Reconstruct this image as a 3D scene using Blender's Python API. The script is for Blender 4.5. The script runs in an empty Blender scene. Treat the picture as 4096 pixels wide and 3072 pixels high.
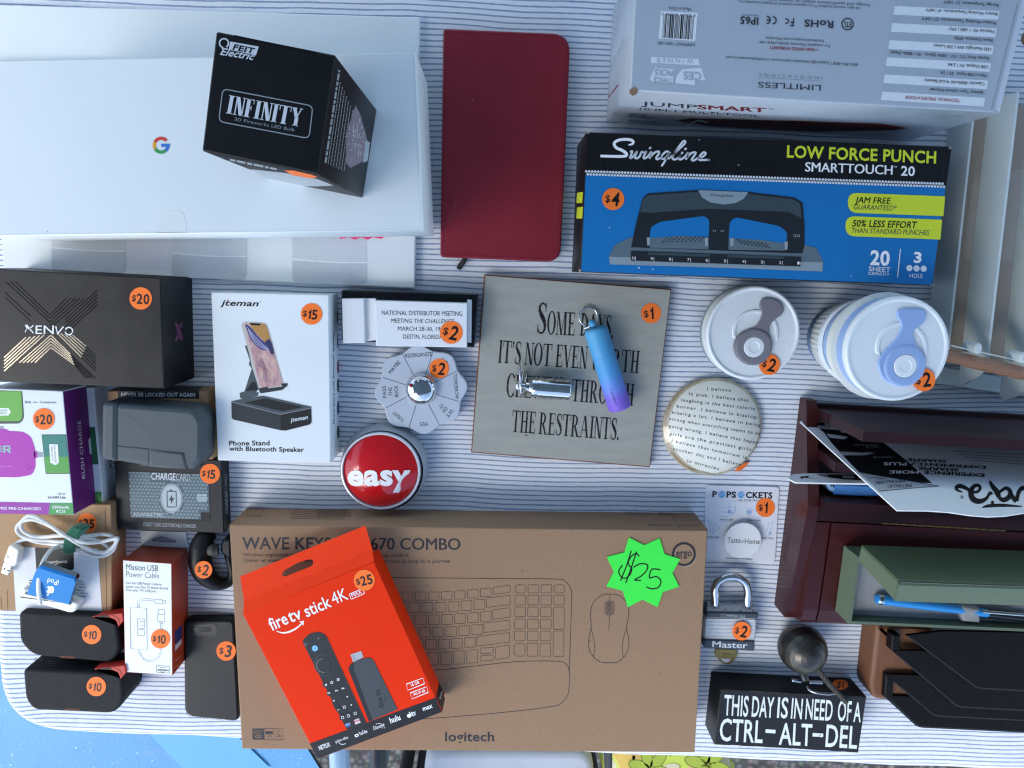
import bpy, math, random
from mathutils import Vector, Matrix
random.seed(7)
SC = bpy.context.scene
R = math.radians

# ------------------------------------------------------------------ camera, sky, sun, exposure
HC, FPX = 0.78, 2900.0                      # camera height above the table, focal length in photo pixels (4096 wide)
_dn = Vector((1985 - 2048, 1536 - 1070, -FPX)).normalized()
UPC = -_dn
EXC = (Vector((1, 0, 0)) - UPC * UPC.x).normalized()
EYC = UPC.cross(EXC)
cam_data = bpy.data.cameras.new('camera')
cam = bpy.data.objects.new('camera', cam_data)
SC.collection.objects.link(cam)
cam.matrix_world = Matrix((EXC, EYC, UPC)).to_4x4()
cam.location = (0, 0, HC)
cam_data.sensor_width = 36.0
cam_data.lens = 36.0 * FPX / 4096.0
cam_data.clip_start, cam_data.clip_end = 0.01, 400.0
cam_data.dof.use_dof = False
cam_data.dof.focus_distance = 0.76
cam_data.dof.aperture_fstop = 20.0
SC.camera = cam

SUN_EL, SUN_AZ = 46.0, 240.0                # soft light from the front left (compass degrees, 180 = picture bottom)
world = bpy.data.worlds.new('World')
SC.world = world
world.use_nodes = True
wn = world.node_tree
wn.nodes.clear()
sky = wn.nodes.new('ShaderNodeTexSky')
sky.sky_type = 'NISHITA'
sky.sun_disc = False
sky.sun_elevation, sky.sun_rotation = R(SUN_EL), R(SUN_AZ)
sky.air_density, sky.dust_density, sky.ozone_density = 1.0, 0.8, 0.0
bg = wn.nodes.new('ShaderNodeBackground')
bg.inputs['Strength'].default_value = 0.15
out = wn.nodes.new('ShaderNodeOutputWorld')
wn.links.new(sky.outputs[0], bg.inputs[0])
wn.links.new(bg.outputs[0], out.inputs[0])
sun_data = bpy.data.lights.new('sun', 'SUN')
sun_data.energy, sun_data.angle, sun_data.color = 0.8, R(30), (1.0, 1.0, 0.93)
sun = bpy.data.objects.new('sun', sun_data)
SC.collection.objects.link(sun)
_az, _el = R(SUN_AZ), R(SUN_EL)
_to = Vector((math.sin(_az) * math.cos(_el), math.cos(_az) * math.cos(_el), math.sin(_el)))
sun.rotation_euler = _to.to_track_quat('Z', 'Y').to_euler()
SC.view_settings.view_transform = 'Standard'
SC.view_settings.look = 'None'
SC.view_settings.gamma = 1.0
SC.view_settings.use_curve_mapping = False
SC.view_settings.exposure = 1.36
SC.cycles.use_denoising = True
SC.cycles.denoising_prefilter = 'NONE'
SC.cycles.denoising_input_passes = 'RGB_ALBEDO_NORMAL'
SC.cycles.filter_width = 1.25

# ------------------------------------------------------------------ geometry helpers
def P(px, py, z=0.0):
    """the point at height z that the photo shows at pixel (px, py)"""
    v = Vector((px - 2048, 1536 - py, -FPX))
    d = Vector((v.dot(EXC), v.dot(EYC), v.dot(UPC)))
    return Vector((0, 0, HC)) + d * ((z - HC) / d.z)

def sz(px, z): return px * (HC - z) / FPX

class Crop:
    def __init__(s, x, y, k): s.x, s.y, s.k = x, y, k
    def __call__(s, p): return (s.x + p[0] * s.k, s.y + p[1] * s.k)
A1, A2, A3, A4 = Crop(0, 0, .8137), Crop(1600, 0, .6934), Crop(2350, 0, .7893), Crop(2250, 480, .8345)
B1, B2, B3, B4, B5 = Crop(0, 1050, .4069), Crop(0, 1500, .4295), Crop(0, 2000, .646), Crop(800, 1120, .5907), Crop(1300, 1120, .5907)
D1, D2, D3, D4 = Crop(1850, 1050, .5245), Crop(2600, 1100, .6763), Crop(2750, 1900, .7066), Crop(3050, 1550, .5725)
D5, D6, D7, D8 = Crop(3100, 2400, .4503), Crop(880, 1980, .658), Crop(1500, 2000, .646), Crop(3650, 0, 1.0253)
G = Crop(0, 0, 1.0)

class Plane:
    def __init__(s, p, n):
        s.p, s.n = Vector(p), Vector(n).normalized()
        if s.n.dot(Vector((0, 0, HC)) - s.p) < 0: s.n = -s.n
    def at(s, px, py, lift=0.0):
        v = Vector((px - 2048, 1536 - py, -FPX))
        d = Vector((v.dot(EXC), v.dot(EYC), v.dot(UPC)))
        o = Vector((0, 0, HC))
        q = s.p + s.n * lift
        return o + d * ((q - o).dot(s.n) / d.dot(s.n))
def FZ(z): return Plane((0, 0, z), (0, 0, 1))
def through(a, b, c): return Plane(a, (b - a).cross(c - a))
def wall_below(K, a, b, z):
    pa, pb = P(*K(a), z), P(*K(b), z)
    return Plane(pa, (pb - pa).cross(Vector((0, 0, 1))))
class Sphere:
    def __init__(s, c, r): s.c, s.r = Vector(c), r
    def at(s, px, py, lift=0.0):
        v = Vector((px - 2048, 1536 - py, -FPX))
        d = Vector((v.dot(EXC), v.dot(EYC), v.dot(UPC))).normalized()
        o = Vector((0, 0, HC)) - s.c
        r = s.r + lift
        b = o.dot(d); q = b * b - o.dot(o) + r * r
        t = -b - math.sqrt(max(q, 0))
        return s.c + o + d * t

LAY = 0.00013
_txt = bpy.data.curves.new('lettering', 'FONT')
_txt.resolution_u = 3
_txo = bpy.data.objects.new('lettering', _txt)
_cache = {}
def sans(s, bold, shear, space):
    if 'M' in s: bold = 0
    key = (s, bold, shear, space)
    if key not in _cache:
        _txt.body, _txt.offset, _txt.shear, _txt.space_character = s, bold, shear, space * (1 + max(0, bold) * 1.9)
        m = _txo.to_mesh()
        vs = [(v.co.x, v.co.y / .682) for v in m.vertices]
        vs = [(x / .682, y) for x, y in vs]
        fs = [tuple(p.vertices) for p in m.polygons]
        _txo.to_mesh_clear()
        _cache[key] = (vs, fs)
    return _cache[key]

# a small roman capitals alphabet with thick stems, thin hairlines and serifs (cap height 1)
def _ring(cx, cy, rx, ry, T, t, a0, a1, n=18):
    o = [(cx + rx * math.cos(R(a0 + (a1 - a0) * i / n)), cy + ry * math.sin(R(a0 + (a1 - a0) * i / n))) for i in range(n + 1)]
    i_ = [(cx + (rx - T) * math.cos(R(a0 + (a1 - a0) * i / n)), cy + (ry - t) * math.sin(R(a0 + (a1 - a0) * i / n))) for i in range(n + 1)]
    return [[o[k], o[k + 1], i_[k + 1], i_[k]] for k in range(n)]
def _q(x0, y0, x1, y1): return [(x0, y0), (x1, y0), (x1, y1), (x0, y1)]
def _serif(x, w, y, up, k=.09): return _q(x - k, y, x + w + k, y + .04) if up else _q(x - k, y - .04, x + w + k, y)
def _stem(x, w): return [_q(x, 0, x + w, 1), _serif(x, w, 0, True), _serif(x, w, 1, False)]
def _dg(x0, x1, w, y0=0, y1=1): return [(x0, y0), (x0 + w, y0), (x1 + w, y1), (x1, y1)]
def roman(ch, T, t):
    if ch == 'I': return _stem(.09, T), T + .18
    if ch == 'T': return [_q(.28, 0, .28 + T, 1), _serif(.28, T, 0, True), _q(0, .95, .56 + T, 1), _q(0, .72, .05, 1), _q(.51 + T, .72, .56 + T, 1)], .56 + T
    if ch == 'H': return _stem(.09, T) + _stem(.50, T) + [_q(.2, .49, .52, .49 + t)], .59 + T
    if ch in 'EF':
        g = _stem(.09, T) + [_q(.1, .95, .58, 1), _q(.54, .75, .58, 1), _q(.1, .5, .46, .5 + t), _q(.43, .38, .46, .66)]
        if ch == 'E': g += [_q(.1, 0, .6, .05), _q(.56, 0, .6, .28)]
        else: g += []
        return g, .64
    if ch == 'N': return [_q(.09, 0, .09 + t, 1), _serif(.09, t, 0, True), _q(.58, 0, .58 + t, 1), _serif(.58, t, 1, False), _dg(.58 + t - T, .07, T), _q(0, .96, .15, 1)], .68
    if ch == 'M': return [_q(.09, 0, .09 + t, 1), _serif(.09, t, 0, True), _dg(.40, .08, T * .9), _dg(.42, .70, t), _q(.70, 0, .70 + T, 1), _serif(.70, T, 0, True), _serif(.72, T * .8, 1, False), _q(0, .96, .14, 1)], .80 + T
    if ch == 'A': return [_dg(.06, .33, t), _dg(.58, .30, T * 1.05), _q(.17, .32, .55, .32 + t), _serif(.06, t, 0, True), _serif(.56, T, 0, True, .06)], .68 + T
    if ch == 'V': return [_dg(.30, .02, T), _dg(.34, .60, t), _serif(.04, T, 1, False, .06), _serif(.60, t, 1, False, .07)], .70
    if ch == 'W': return [_dg(.24, .02, T), _dg(.28, .46, t), _dg(.60, .40, T), _dg(.64, .86, t), _serif(.04, T, 1, False, .06), _serif(.42, T, 1, False, .05), _serif(.86, t, 1, False, .07)], .98
    if ch == 'Y': return [_q(.27, 0, .27 + T, .48), _serif(.27, T, 0, True), _dg(.27, .02, T, .44, 1), _dg(.36, .58, t, .46, 1), _serif(.04, T, 1, False, .06), _serif(.58, t, 1, False, .07)], .68
    if ch == 'O': return _ring(.36, .5, .36, .52, T, t, 0, 360, 28), .72
    if ch == 'C': return _ring(.36, .5, .36, .52, T, t, 42, 318, 24) + [_q(.60, .68, .635, .98), _q(.60, .04, .635, .26)], .66
    if ch == 'G': return _ring(.36, .5, .36, .52, T, t, 42, 318, 24) + [_q(.60, .68, .635, .98), _q(.54, .05, .54 + T, .42), _serif(.54, T, .44, False, .07)], .70 + T * .4
    if ch == 'U': return [_q(.09, .3, .09 + T, 1), _serif(.09, T, 1, False), _q(.58, .3, .58 + t, 1), _serif(.58, t, 1, False)] + _ring(.36, .32, .27, .34, T, t, 180, 360), .70
    if ch == 'D': return _stem(.09, T) + _ring(.22, .5, .48, .5, T, .05, -90, 90), .72
    if ch in 'RP':
        g = _stem(.09, T) + _ring(.26, .73, .32, .27, T, .045, -90, 90) + [_q(.15, .46, .30, .50), _q(.15, .96, .30, 1)]
        if ch == 'R': g += [_dg(.55, .26, T, 0, .5), _q(.52, 0, .80, .04)]
        return g, .78 if ch == 'R' else .62
    if ch == 'S':
        sp = [(.48, .78, .03), (.45, .90, .05), (.36, .97, .06), (.26, .98, .06), (.14, .92, .09), (.10, .80, .14), (.15, .68, .17), (.27, .57, .19), (.38, .46, .19), (.47, .34, .17), (.49, .20, .14), (.43, .08, .09), (.32, .02, .06), (.20, .03, .06), (.11, .11, .05), (.07, .25, .03)]
        k = T / .16; g = []
        for a, b in zip(sp, sp[1:]):
            d = Vector((b[0] - a[0], b[1] - a[1])).normalized(); n = Vector((-d.y, d.x))
            g.append([(a[0] + n.x * a[2] * k / 2, a[1] + n.y * a[2] / 2), (a[0] - n.x * a[2] * k / 2, a[1] - n.y * a[2] / 2), (b[0] - n.x * b[2] * k / 2, b[1] - n.y * b[2] / 2), (b[0] + n.x * b[2] * k / 2, b[1] + n.y * b[2] / 2)])
        return g + [_q(.465, .70, .50, .99), _q(.055, .02, .09, .30)], .56
    if ch == '.': return _ring(.1, .07, .08, .08, .079, .079, 0, 360, 12), .2
    if ch == ',': return _ring(.1, .07, .08, .08, .079, .079, 0, 360, 12) + [[(.12, .06), (.18, .06), (.08, -.16), (.05, -.14)]], .22
    if ch == "'": return _ring(.1, .93, .07, .07, .069, .069, 0, 360, 12) + [[(.10, .92), (.17, .92), (.08, .68), (.05, .70)]], .2
    return [], .3
def serif(s, T, t):
    key = (s, T, t, 'serif')
    if key not in _cache:
        vs, fs, x = [], [], 0
        for ch in s:
            g, w = roman(ch, T, t)
            for q in g:
                fs.append(tuple(range(len(vs), len(vs) + len(q))))
                vs += [(x + a, b) for a, b in q]
            x += w + .04
        _cache[key] = (vs, fs)
    return _cache[key]

def smooth_path(pts, n=6, closed=False):
    pts = [Vector(p) for p in pts]
    o = []
    N = len(pts)
    for i in range(N if closed else N - 1):
        if closed: p0, p1, p2, p3 = pts[(i - 1) % N], pts[i], pts[(i + 1) % N], pts[(i + 2) % N]
        else: p0, p1, p2, p3 = pts[max(i - 1, 0)], pts[i], pts[i + 1], pts[min(i + 2, N - 1)]
        for k in range(n):
            t = k / n
            o.append(.5 * ((2 * p1) + (p2 - p0) * t + (2 * p0 - 5 * p1 + 4 * p2 - p3) * t * t + (3 * p1 - p0 - 3 * p2 + p3) * t ** 3))
    if not closed: o.append(pts[-1])
    return o
def round_poly(pts, r, n=5):
    """polygon with rounded corners; r one radius or one per corner"""
    o = []; N = len(pts)
    for i in range(N):
        a, b, c = Vector(pts[i - 1][:2]), Vector(pts[i][:2]), Vector(pts[(i + 1) % N][:2])
        q = r[min(i, len(r) - 1)] if isinstance(r, (list, tuple)) else r
        d1, d2 = (a - b), (c - b)
        q = min(q, d1.length * .48, d2.length * .48)
        if q <= 1e-9: o.append(tuple(b)); continue
        s, e = b + d1.normalized() * q, b + d2.normalized() * q
        for k in range(n + 1):
            t = k / n
            o.append(tuple(s * (1 - t) ** 2 + b * 2 * t * (1 - t) + e * t * t))
    return o
def inset(pts, d):
    o = []; N = len(pts)
    for i in range(N):
        a, b, c = Vector(pts[i - 1]), Vector(pts[i]), Vector(pts[(i + 1) % N])
        u, v = (b - a), (c - b)
        if u.length < 1e-9 or v.length < 1e-9: o.append(tuple(b)); continue
        u.normalize(); v.normalize()
        n1, n2 = Vector((-u.y, u.x)), Vector((-v.y, v.x))
        k = n1 + n2
        den = max(.25, 1 + n1.dot(n2))
        o.append(tuple(b + k * (d / den)))
    return o
def area(pts): return sum(pts[i - 1][0] * pts[i][1] - pts[i][0] * pts[i - 1][1] for i in range(len(pts))) / 2

class M:
    """collects shapes, then links them as ONE mesh object"""
    def __init__(s, K=G): s.v, s.f, s.mi, s.sm, s.mats, s.K = [], [], [], [], [], K
    def m(s, mat):
        if mat not in s.mats: s.mats.append(mat)
        return s.mats.index(mat)
    def add(s, pts, faces, mat, smooth=False):
        b = len(s.v); k = s.m(mat)
        s.v += [Vector(p) for p in pts]
        for f in faces:
            s.f.append(tuple(b + i for i in f)); s.mi.append(k); s.sm.append(smooth)
        return s
    # ---- flat marks on a surface, in photo pixels of crop K
    def poly(s, F, pts, mat, l=1):
        return s.add([F.at(*s.K(p), l * LAY) for p in pts], [tuple(range(len(pts)))], mat)
    def rpoly(s, F, pts, r, mat, l=1): return s.poly(F, round_poly(pts, r), mat, l)
    def text(s, F, body, p0, p1, cap, mat, l=2, bold=0.0, shear=0.0, roman_=None, space=1.0):
        vs, fs = serif(body, *roman_) if roman_ else sans(body, bold, shear, space)
        if not vs: return s
        if not roman_ and 'M' in body and bold > .004:      # thicken by overprinting
            vs2, fs2 = [], []
            for k, dx in enumerate((-1, 0, 1)): fs2 += [tuple(i + len(vs2) for i in f) for f in fs]; vs2 += [(x + dx * bold * 1.3, y) for x, y in vs]
            n0 = len(vs); vs, fs = vs2, fs2
        else: n0 = 0
        x0, x1 = min(v[0] for v in vs), max(v[0] for v in vs)
        a, b = Vector(p0), Vector(p1)
        d = b - a; n = Vector((d.y, -d.x)).normalized()
        pts = [a + d * ((x - x0) / (x1 - x0)) + n * (y * cap) for x, y in vs]
        return s.add([F.at(*s.K(p), (l + (.12 * (i // n0) if n0 else 0)) * LAY) for i, p in enumerate(pts)], fs, mat)
    def stroke(s, F, pts, w, mat, l=2, closed=False, smooth=0):
        if smooth: pts = smooth_path(pts, smooth, closed)
        pts = [Vector(p[:2]) for p in pts]; N = len(pts)
        ws = w if isinstance(w, (list, tuple)) else None
        L, Rr = [], []
        for i in range(N):
            if closed: a, b = pts[i - 1], pts[(i + 1) % N]
            else: a, b = pts[max(i - 1, 0)], pts[min(i + 1, N - 1)]
            d = (b - a)
            d = d.normalized() if d.length > 1e-9 else Vector((1, 0))
            n = Vector((-d.y, d.x))
            k = 1.0
            if 0 < i < N - 1 or closed:
                u = (pts[i] - a)
                if u.length > 1e-9: k = 1 / max(.5, abs(u.normalized().dot(d)))
            if ws:
                t = i / (N - 1) * (len(ws) - 1); j = min(int(t), len(ws) - 2); wd = ws[j] + (ws[j + 1] - ws[j]) * (t - j)
            else: wd = w
            L.append(pts[i] + n * wd / 2 * k); Rr.append(pts[i] - n * wd / 2 * k)
        vs = [F.at(*s.K(p), l * LAY) for p in L + Rr]
        fs = [(i, (i + 1) % N, N + (i + 1) % N, N + i) for i in range(N if closed else N - 1)]
        return s.add(vs, fs, mat)
    def disc(s, F, c, r, mat, l=1, ry=None, n=28, rot=0):
        ry = ry or r; cr, sr = math.cos(R(rot)), math.sin(R(rot))
        return s.poly(F, [(c[0] + r * math.cos(t) * cr - ry * math.sin(t) * sr, c[1] + r * math.cos(t) * sr + ry * math.sin(t) * cr) for t in [2 * math.pi * i / n for i in range(n)]], mat, l)
    def arc(s, F, c, r, w, a0, a1, mat, l=2, n=24):
        return s.stroke(F, [(c[0] + r * math.cos(R(a0 + (a1 - a0) * i / n)), c[1] - r * math.sin(R(a0 + (a1 - a0) * i / n))) for i in range(n + 1)], w, mat, l)
    def greek(s, F, p0, p1, w, mat, l=1):
        a, b = Vector(p0), Vector(p1); t = 0; L = (b - a).length; u = (b - a).normalized()
        while t < L:
            e = min(L, t + w * random.uniform(1.2, 5))
            s.stroke(F, [a + u * t, a + u * e], w * .8, mat, l); t = e + w * .6
        return s
    # ---- solids
    def slab(s, pts, z, depth, mat, r=0.0008, steps=1, corner=0, side=None, smooth=None, draft=0.0, under=False):
        """a solid whose top outline is pts (photo pixels of crop K at height z)"""
        q = [P(*s.K(p), z) for p in pts]
        q = [(p.x, p.y) for p in q]
        if corner: q = round_poly(q, corner, 6 if (not isinstance(corner, (list, tuple)) and corner > .004) or isinstance(corner, (list, tuple)) else 3)
        if area(q) < 0: q.reverse()
        N = len(q); smooth = steps > 1 if smooth is None else smooth
        rings = []
        low = inset(q, -draft) if draft else q
        rings.append([(x, y, z - depth) for x, y in low])
        if under: rings.insert(0, [(x, y, z - depth) for x, y in inset(low, r)]); rings[1] = [(x, y, z - depth + r) for x, y in low]
        for k in range(steps + 1):
            a = math.pi / 2 * k / steps
            rings.append([(x, y, z - r * (1 - math.sin(a))) for x, y in inset(q, r * (1 - math.cos(a)))])
        vs = [p for rg in rings for p in rg]
        fs = []
        for k in range(len(rings) - 1):
            for i in range(N): fs.append((k * N + i, k * N + (i + 1) % N, (k + 1) * N + (i + 1) % N, (k + 1) * N + i))
        if side and side is not mat:
            s.add(vs, fs, side, smooth); s.add(rings[-1], [tuple(range(N))], mat)
        else:
            s.add(vs, fs, mat, smooth); s.add(rings[-1], [tuple(range(N))], mat)
        s.add(rings[0], [tuple(range(N - 1, -1, -1))], side or mat)
        return s
    def hexa(s, lo, hi, mat):
        """a solid between two point loops"""
        N = len(lo)
        return s.add(list(lo) + list(hi), [tuple(range(N - 1, -1, -1)), tuple(range(N, 2 * N))] + [(i, (i + 1) % N, N + (i + 1) % N, N + i) for i in range(N)], mat)
    def board(s, pts3, thick, mat):
        """a flat board from a 3-D outline, thickness behind it"""
        n = (pts3[1] - pts3[0]).cross(pts3[2] - pts3[0]).normalized()
        if n.dot(Vector((0, 0, HC)) - pts3[0]) < 0: n = -n
        return s.hexa([p - n * thick for p in pts3], pts3, mat)
    def lathe(s, c, prof, mat, n=48, axis=None, cap=True, mats=None):
        c = Vector(c); ax = Vector(axis or (0, 0, 1)).normalized()
        u = ax.orthogonal().normalized(); w = ax.cross(u)
        vs = []
        for r, h in prof:
            for i in range(n):
                t = 2 * math.pi * i / n
                vs.append(c + ax * h + (u * math.cos(t) + w * math.sin(t)) * max(r, 1e-5))
        for k in range(len(prof) - 1):
            mt = mats[k] if mats else mat
            s.add(vs[k * n:(k + 2) * n], [(i, (i + 1) % n, n + (i + 1) % n, n + i) for i in range(n)], mt, True)
        return s
    def tube(s, pts, r, mat, n=8, smooth=5, closed=False):
        """pts: (x, y, z) in photo pixels of crop K at height z"""
        return s.tube3([P(*s.K(p), p[2]) for p in pts], r, mat, n, smooth, closed)
    def tube3(s, pts, r, mat, n=8, smooth=5, closed=False):
        c = smooth_path(pts, smooth, closed) if smooth else [Vector(p) for p in pts]
        N = len(c); vs = []; u = None
        for i in range(N):
            d = ((c[(i + 1) % N] - c[i - 1]) if closed else (c[min(i + 1, N - 1)] - c[max(i - 1, 0)])).normalized()
            u = d.orthogonal().normalized() if u is None else (u - d * u.dot(d)).normalized()
            w = d.cross(u)
            if isinstance(r, (list, tuple)):
                t = i / max(1, N - 1) * (len(r) - 1); j = min(int(t), len(r) - 2); rr = r[j] + (r[j + 1] - r[j]) * (t - j)
            else: rr = r
            for k in range(n):
                a = 2 * math.pi * k / n
                vs.append(c[i] + (u * math.cos(a) + w * math.sin(a)) * rr)
        fs = [(i * n + k, i * n + (k + 1) % n, ((i + 1) % N) * n + (k + 1) % n, ((i + 1) % N) * n + k) for i in range(N if closed else N - 1) for k in range(n)]
        s.add(vs, fs, mat, True)
        if not closed: s.add(vs[:n], [tuple(range(n - 1, -1, -1))], mat); s.add(vs[-n:], [tuple(range(n))], mat)
        return s
    def ball(s, c, r, mat, squash=1.0, n=24):
        prof = [(r * math.sin(math.pi * i / 14), -r * squash * math.cos(math.pi * i / 14)) for i in range(15)]
        return s.lathe(c, prof, mat, n)
    def build(s, name, parent=None, label=None):
        me = bpy.data.meshes.new(name)
        o = bpy.data.objects.new(name, me)
        org = Vector((0, 0, 0)); q = parent
        while q is not None: org += q.location; q = q.parent
        me.from_pydata([tuple(p - org) for p in s.v], [], s.f)
        for mt in s.mats: me.materials.append(mt)
        me.polygons.foreach_set('material_index', s.mi)
        me.polygons.foreach_set('use_smooth', s.sm)
        me.update()
        SC.collection.objects.link(o)
        o.parent = parent
        if label: o['label'] = label
        return o

def thing(name, label, cat, px, py, z=0.0, group=None):
    o = bpy.data.objects.new(name, None)
    SC.collection.objects.link(o)
    o.empty_display_size = .02
    o.location = P(px, py, z)
    return tag(o, label, cat, group)
def tag(o, label, cat, group=None, kind=None):
    if label: o['label'] = label
    if cat: o['category'] = cat
    if group: o['group'] = group
    if kind: o['kind'] = kind
    return o

# ------------------------------------------------------------------ materials (base colours as sRGB hex)
def lin(h):
    h = h.lstrip('#')
    c = [int(h[i:i + 2], 16) / 255 for i in (0, 2, 4)]
    return tuple(x / 12.92 if x <= .04045 else ((x + .055) / 1.055) ** 2.4 for x in c) + (1.0,)
_mats = {}
def mat(name, col, rough=.5, metal=0.0, var=.05, scale=60.0, bump=0.0, bscale=900.0, coat=0.0, spec=.3, fine=True, stretch=None, trans=0.0, sheen=0.0):
    if name in _mats: return _mats[name]
    m = bpy.data.materials.new(name); m.use_nodes = True
    nt = m.node_tree; b = nt.nodes['Principled BSDF']; N = nt.nodes.new; Lk = nt.links.new
    tc = N('ShaderNodeTexCoord'); src = tc.outputs['Object']
    if stretch:
        mp = N('ShaderNodeMapping'); mp.inputs['Scale'].default_value = stretch; Lk(src, mp.inputs['Vector']); src = mp.outputs[0]
    c = lin(col)
    if var:
        nz = N('ShaderNodeTexNoise'); nz.inputs['Scale'].default_value = scale; nz.inputs['Detail'].default_value = 6; Lk(src, nz.inputs['Vector'])
        mr = N('ShaderNodeMapRange'); mr.inputs['From Min'].default_value = .25; mr.inputs['From Max'].default_value = .75
        mr.inputs['To Min'].default_value = 1 - var; mr.inputs['To Max'].default_value = 1 + var; Lk(nz.outputs[0], mr.inputs['Value'])
        hs = N('ShaderNodeHueSaturation'); hs.inputs['Color'].default_value = c; Lk(mr.outputs[0], hs.inputs['Value']); Lk(hs.outputs[0], b.inputs['Base Color'])
        rr = N('ShaderNodeMapRange'); rr.inputs['To Min'].default_value = max(.02, rough - .08); rr.inputs['To Max'].default_value = min(1, rough + .08); Lk(nz.outputs[0], rr.inputs['Value']); Lk(rr.outputs[0], b.inputs['Roughness'])
    else:
        b.inputs['Base Color'].default_value = c; b.inputs['Roughness'].default_value = rough
    if bump:
        n2 = N('ShaderNodeTexNoise'); n2.inputs['Scale'].default_value = bscale; n2.inputs['Detail'].default_value = 3; Lk(src, n2.inputs['Vector'])
        bp = N('ShaderNodeBump'); bp.inputs['Strength'].default_value = bump; bp.inputs['Distance'].default_value = .0006; Lk(n2.outputs[0], bp.inputs['Height']); Lk(bp.outputs[0], b.inputs['Normal'])
    b.inputs['Metallic'].default_value = metal
    b.inputs['Coat Weight'].default_value = coat
    b.inputs['Coat Roughness'].default_value = .08
    b.inputs['Specular IOR Level'].default_value = spec
    b.inputs['Transmission Weight'].default_value = trans
    b.inputs['Sheen Weight'].default_value = sheen
    _mats[name] = m
    return m
def ink(name, col, rough=.5): return mat('ink ' + name, col, rough, var=.04, scale=400)
def gradient_mat(name, origin, axis, length, stops, rough=.45):
    """printed or dyed colour that changes along an axis of the object"""
    m = bpy.data.materials.new(name); m.use_nodes = True
    nt = m.node_tree; b = nt.nodes['Principled BSDF']; N = nt.nodes.new; Lk = nt.links.new
    tc = N('ShaderNodeTexCoord'); sub = N('ShaderNodeVectorMath'); sub.operation = 'SUBTRACT'; sub.inputs[1].default_value = origin
    dt = N('ShaderNodeVectorMath'); dt.operation = 'DOT_PRODUCT'; dt.inputs[1].default_value = Vector(axis).normalized() / length
    cr = N('ShaderNodeValToRGB'); e = cr.color_ramp.elements
    e[0].position, e[0].color = stops[0][0], lin(stops[0][1]); e[1].position, e[1].color = stops[-1][0], lin(stops[-1][1])
    for p, c in stops[1:-1]: k = e.new(p); k.color = lin(c)
    Lk(tc.outputs['Object'], sub.inputs[0]); Lk(sub.outputs[0], dt.inputs[0]); Lk(dt.outputs['Value'], cr.inputs[0]); Lk(cr.outputs[0], b.inputs['Base Color'])
    b.inputs['Roughness'].default_value = rough
    return m

WHITE = mat('white card', 'e3e8e8', .45, var=.015, scale=30, bump=.06)
WHITE_SAT = mat('satin white card', 'e4eaea', .32, var=.012, scale=20)
KRAFT = mat('brown kraft card', '95775c', .75, var=.09, scale=420, bump=.25, bscale=1400)
KRAFT2 = mat('pale kraft card', 'b08d69', .75, var=.08, scale=420, bump=.25, bscale=1400)
BLACK = mat('black printed card', '101114', .45, var=.08, scale=80)
BLACK_PL = mat('black plastic', '0f1012', .45, var=.06, scale=200, bump=.12, bscale=2600)
RUBBER = mat('soft black rubber', '17191b', .72, var=.05, scale=140, bump=.1, bscale=3000)
ORANGE = mat('fluorescent orange paper', 'ff7a2c', .6, var=.02, scale=120)
INK = ink('black', '121214'); INKW = ink('white', 'f0f0f0'); INKG = ink('grey', '8a8c90'); INKD = ink('dark grey', '3a3c40'); INKR = ink('red', '9a1f2a')
CHROME = mat('polished chrome', 'd8d8d8', .07, 1.0, var=.02, scale=60)
STEEL = mat('worn steel', 'b4b6b8', .28, 1.0, var=.12, scale=180, bump=.1)
BRASS = mat('old brass', 'a8905a', .38, 1.0, var=.15, scale=200)

def sticker(parent, F, K, c, r, body, ang=5.0, label=None, on=None):
    """round orange price sticker with heavy black figures, the dollar sign smaller"""
    m = M(K); S = on or F
    m.disc(S, c, r, ORANGE, 3, n=40)
    ca, sa = math.cos(R(ang)), math.sin(R(ang))
    def q(x, y): return (c[0] + (x * ca - y * sa) * r, c[1] + (x * sa + y * ca) * r)
    n = len(body) - 1
    def one(x, y, w, h): m.poly(S, [q(x + a * w + .12 * b * h * .6, y - b * h) for a, b in ((.45, 0), (.95, 0), (.95, 1), (.62, 1), (.5, .84), (.08, .76), (.08, .62), (.45, .64))], INK, 4)
    if n == 2:
        m.text(S, '$', q(-.80, .26), q(-.42, .26), .52 * r, INK, 4, bold=.012)
        x = -.36
        for ch in body[1:]:
            w = .30 if ch == '1' else .52
            if ch == '1': one(x, .47, w, .86)
            else: m.text(S, ch, q(x, .47), q(x + w, .47), .86 * r, INK, 4, bold=.022)
            x += w + .09
    else:
        m.text(S, '$', q(-.72, .30), q(-.27, .30), .62 * r, INK, 4, bold=.012)
        w = .36 if body[1] == '1' else .72
        if body[1] == '1': one(-.14, .60, w, 1.18)
        else: m.text(S, body[1], q(-.14, .60), q(-.14 + w, .60), 1.18 * r, INK, 4, bold=.022, shear=.12)
    return m.build('price_sticker', parent, label)
CX0, CY0 = -1.35, -0.80

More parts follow.
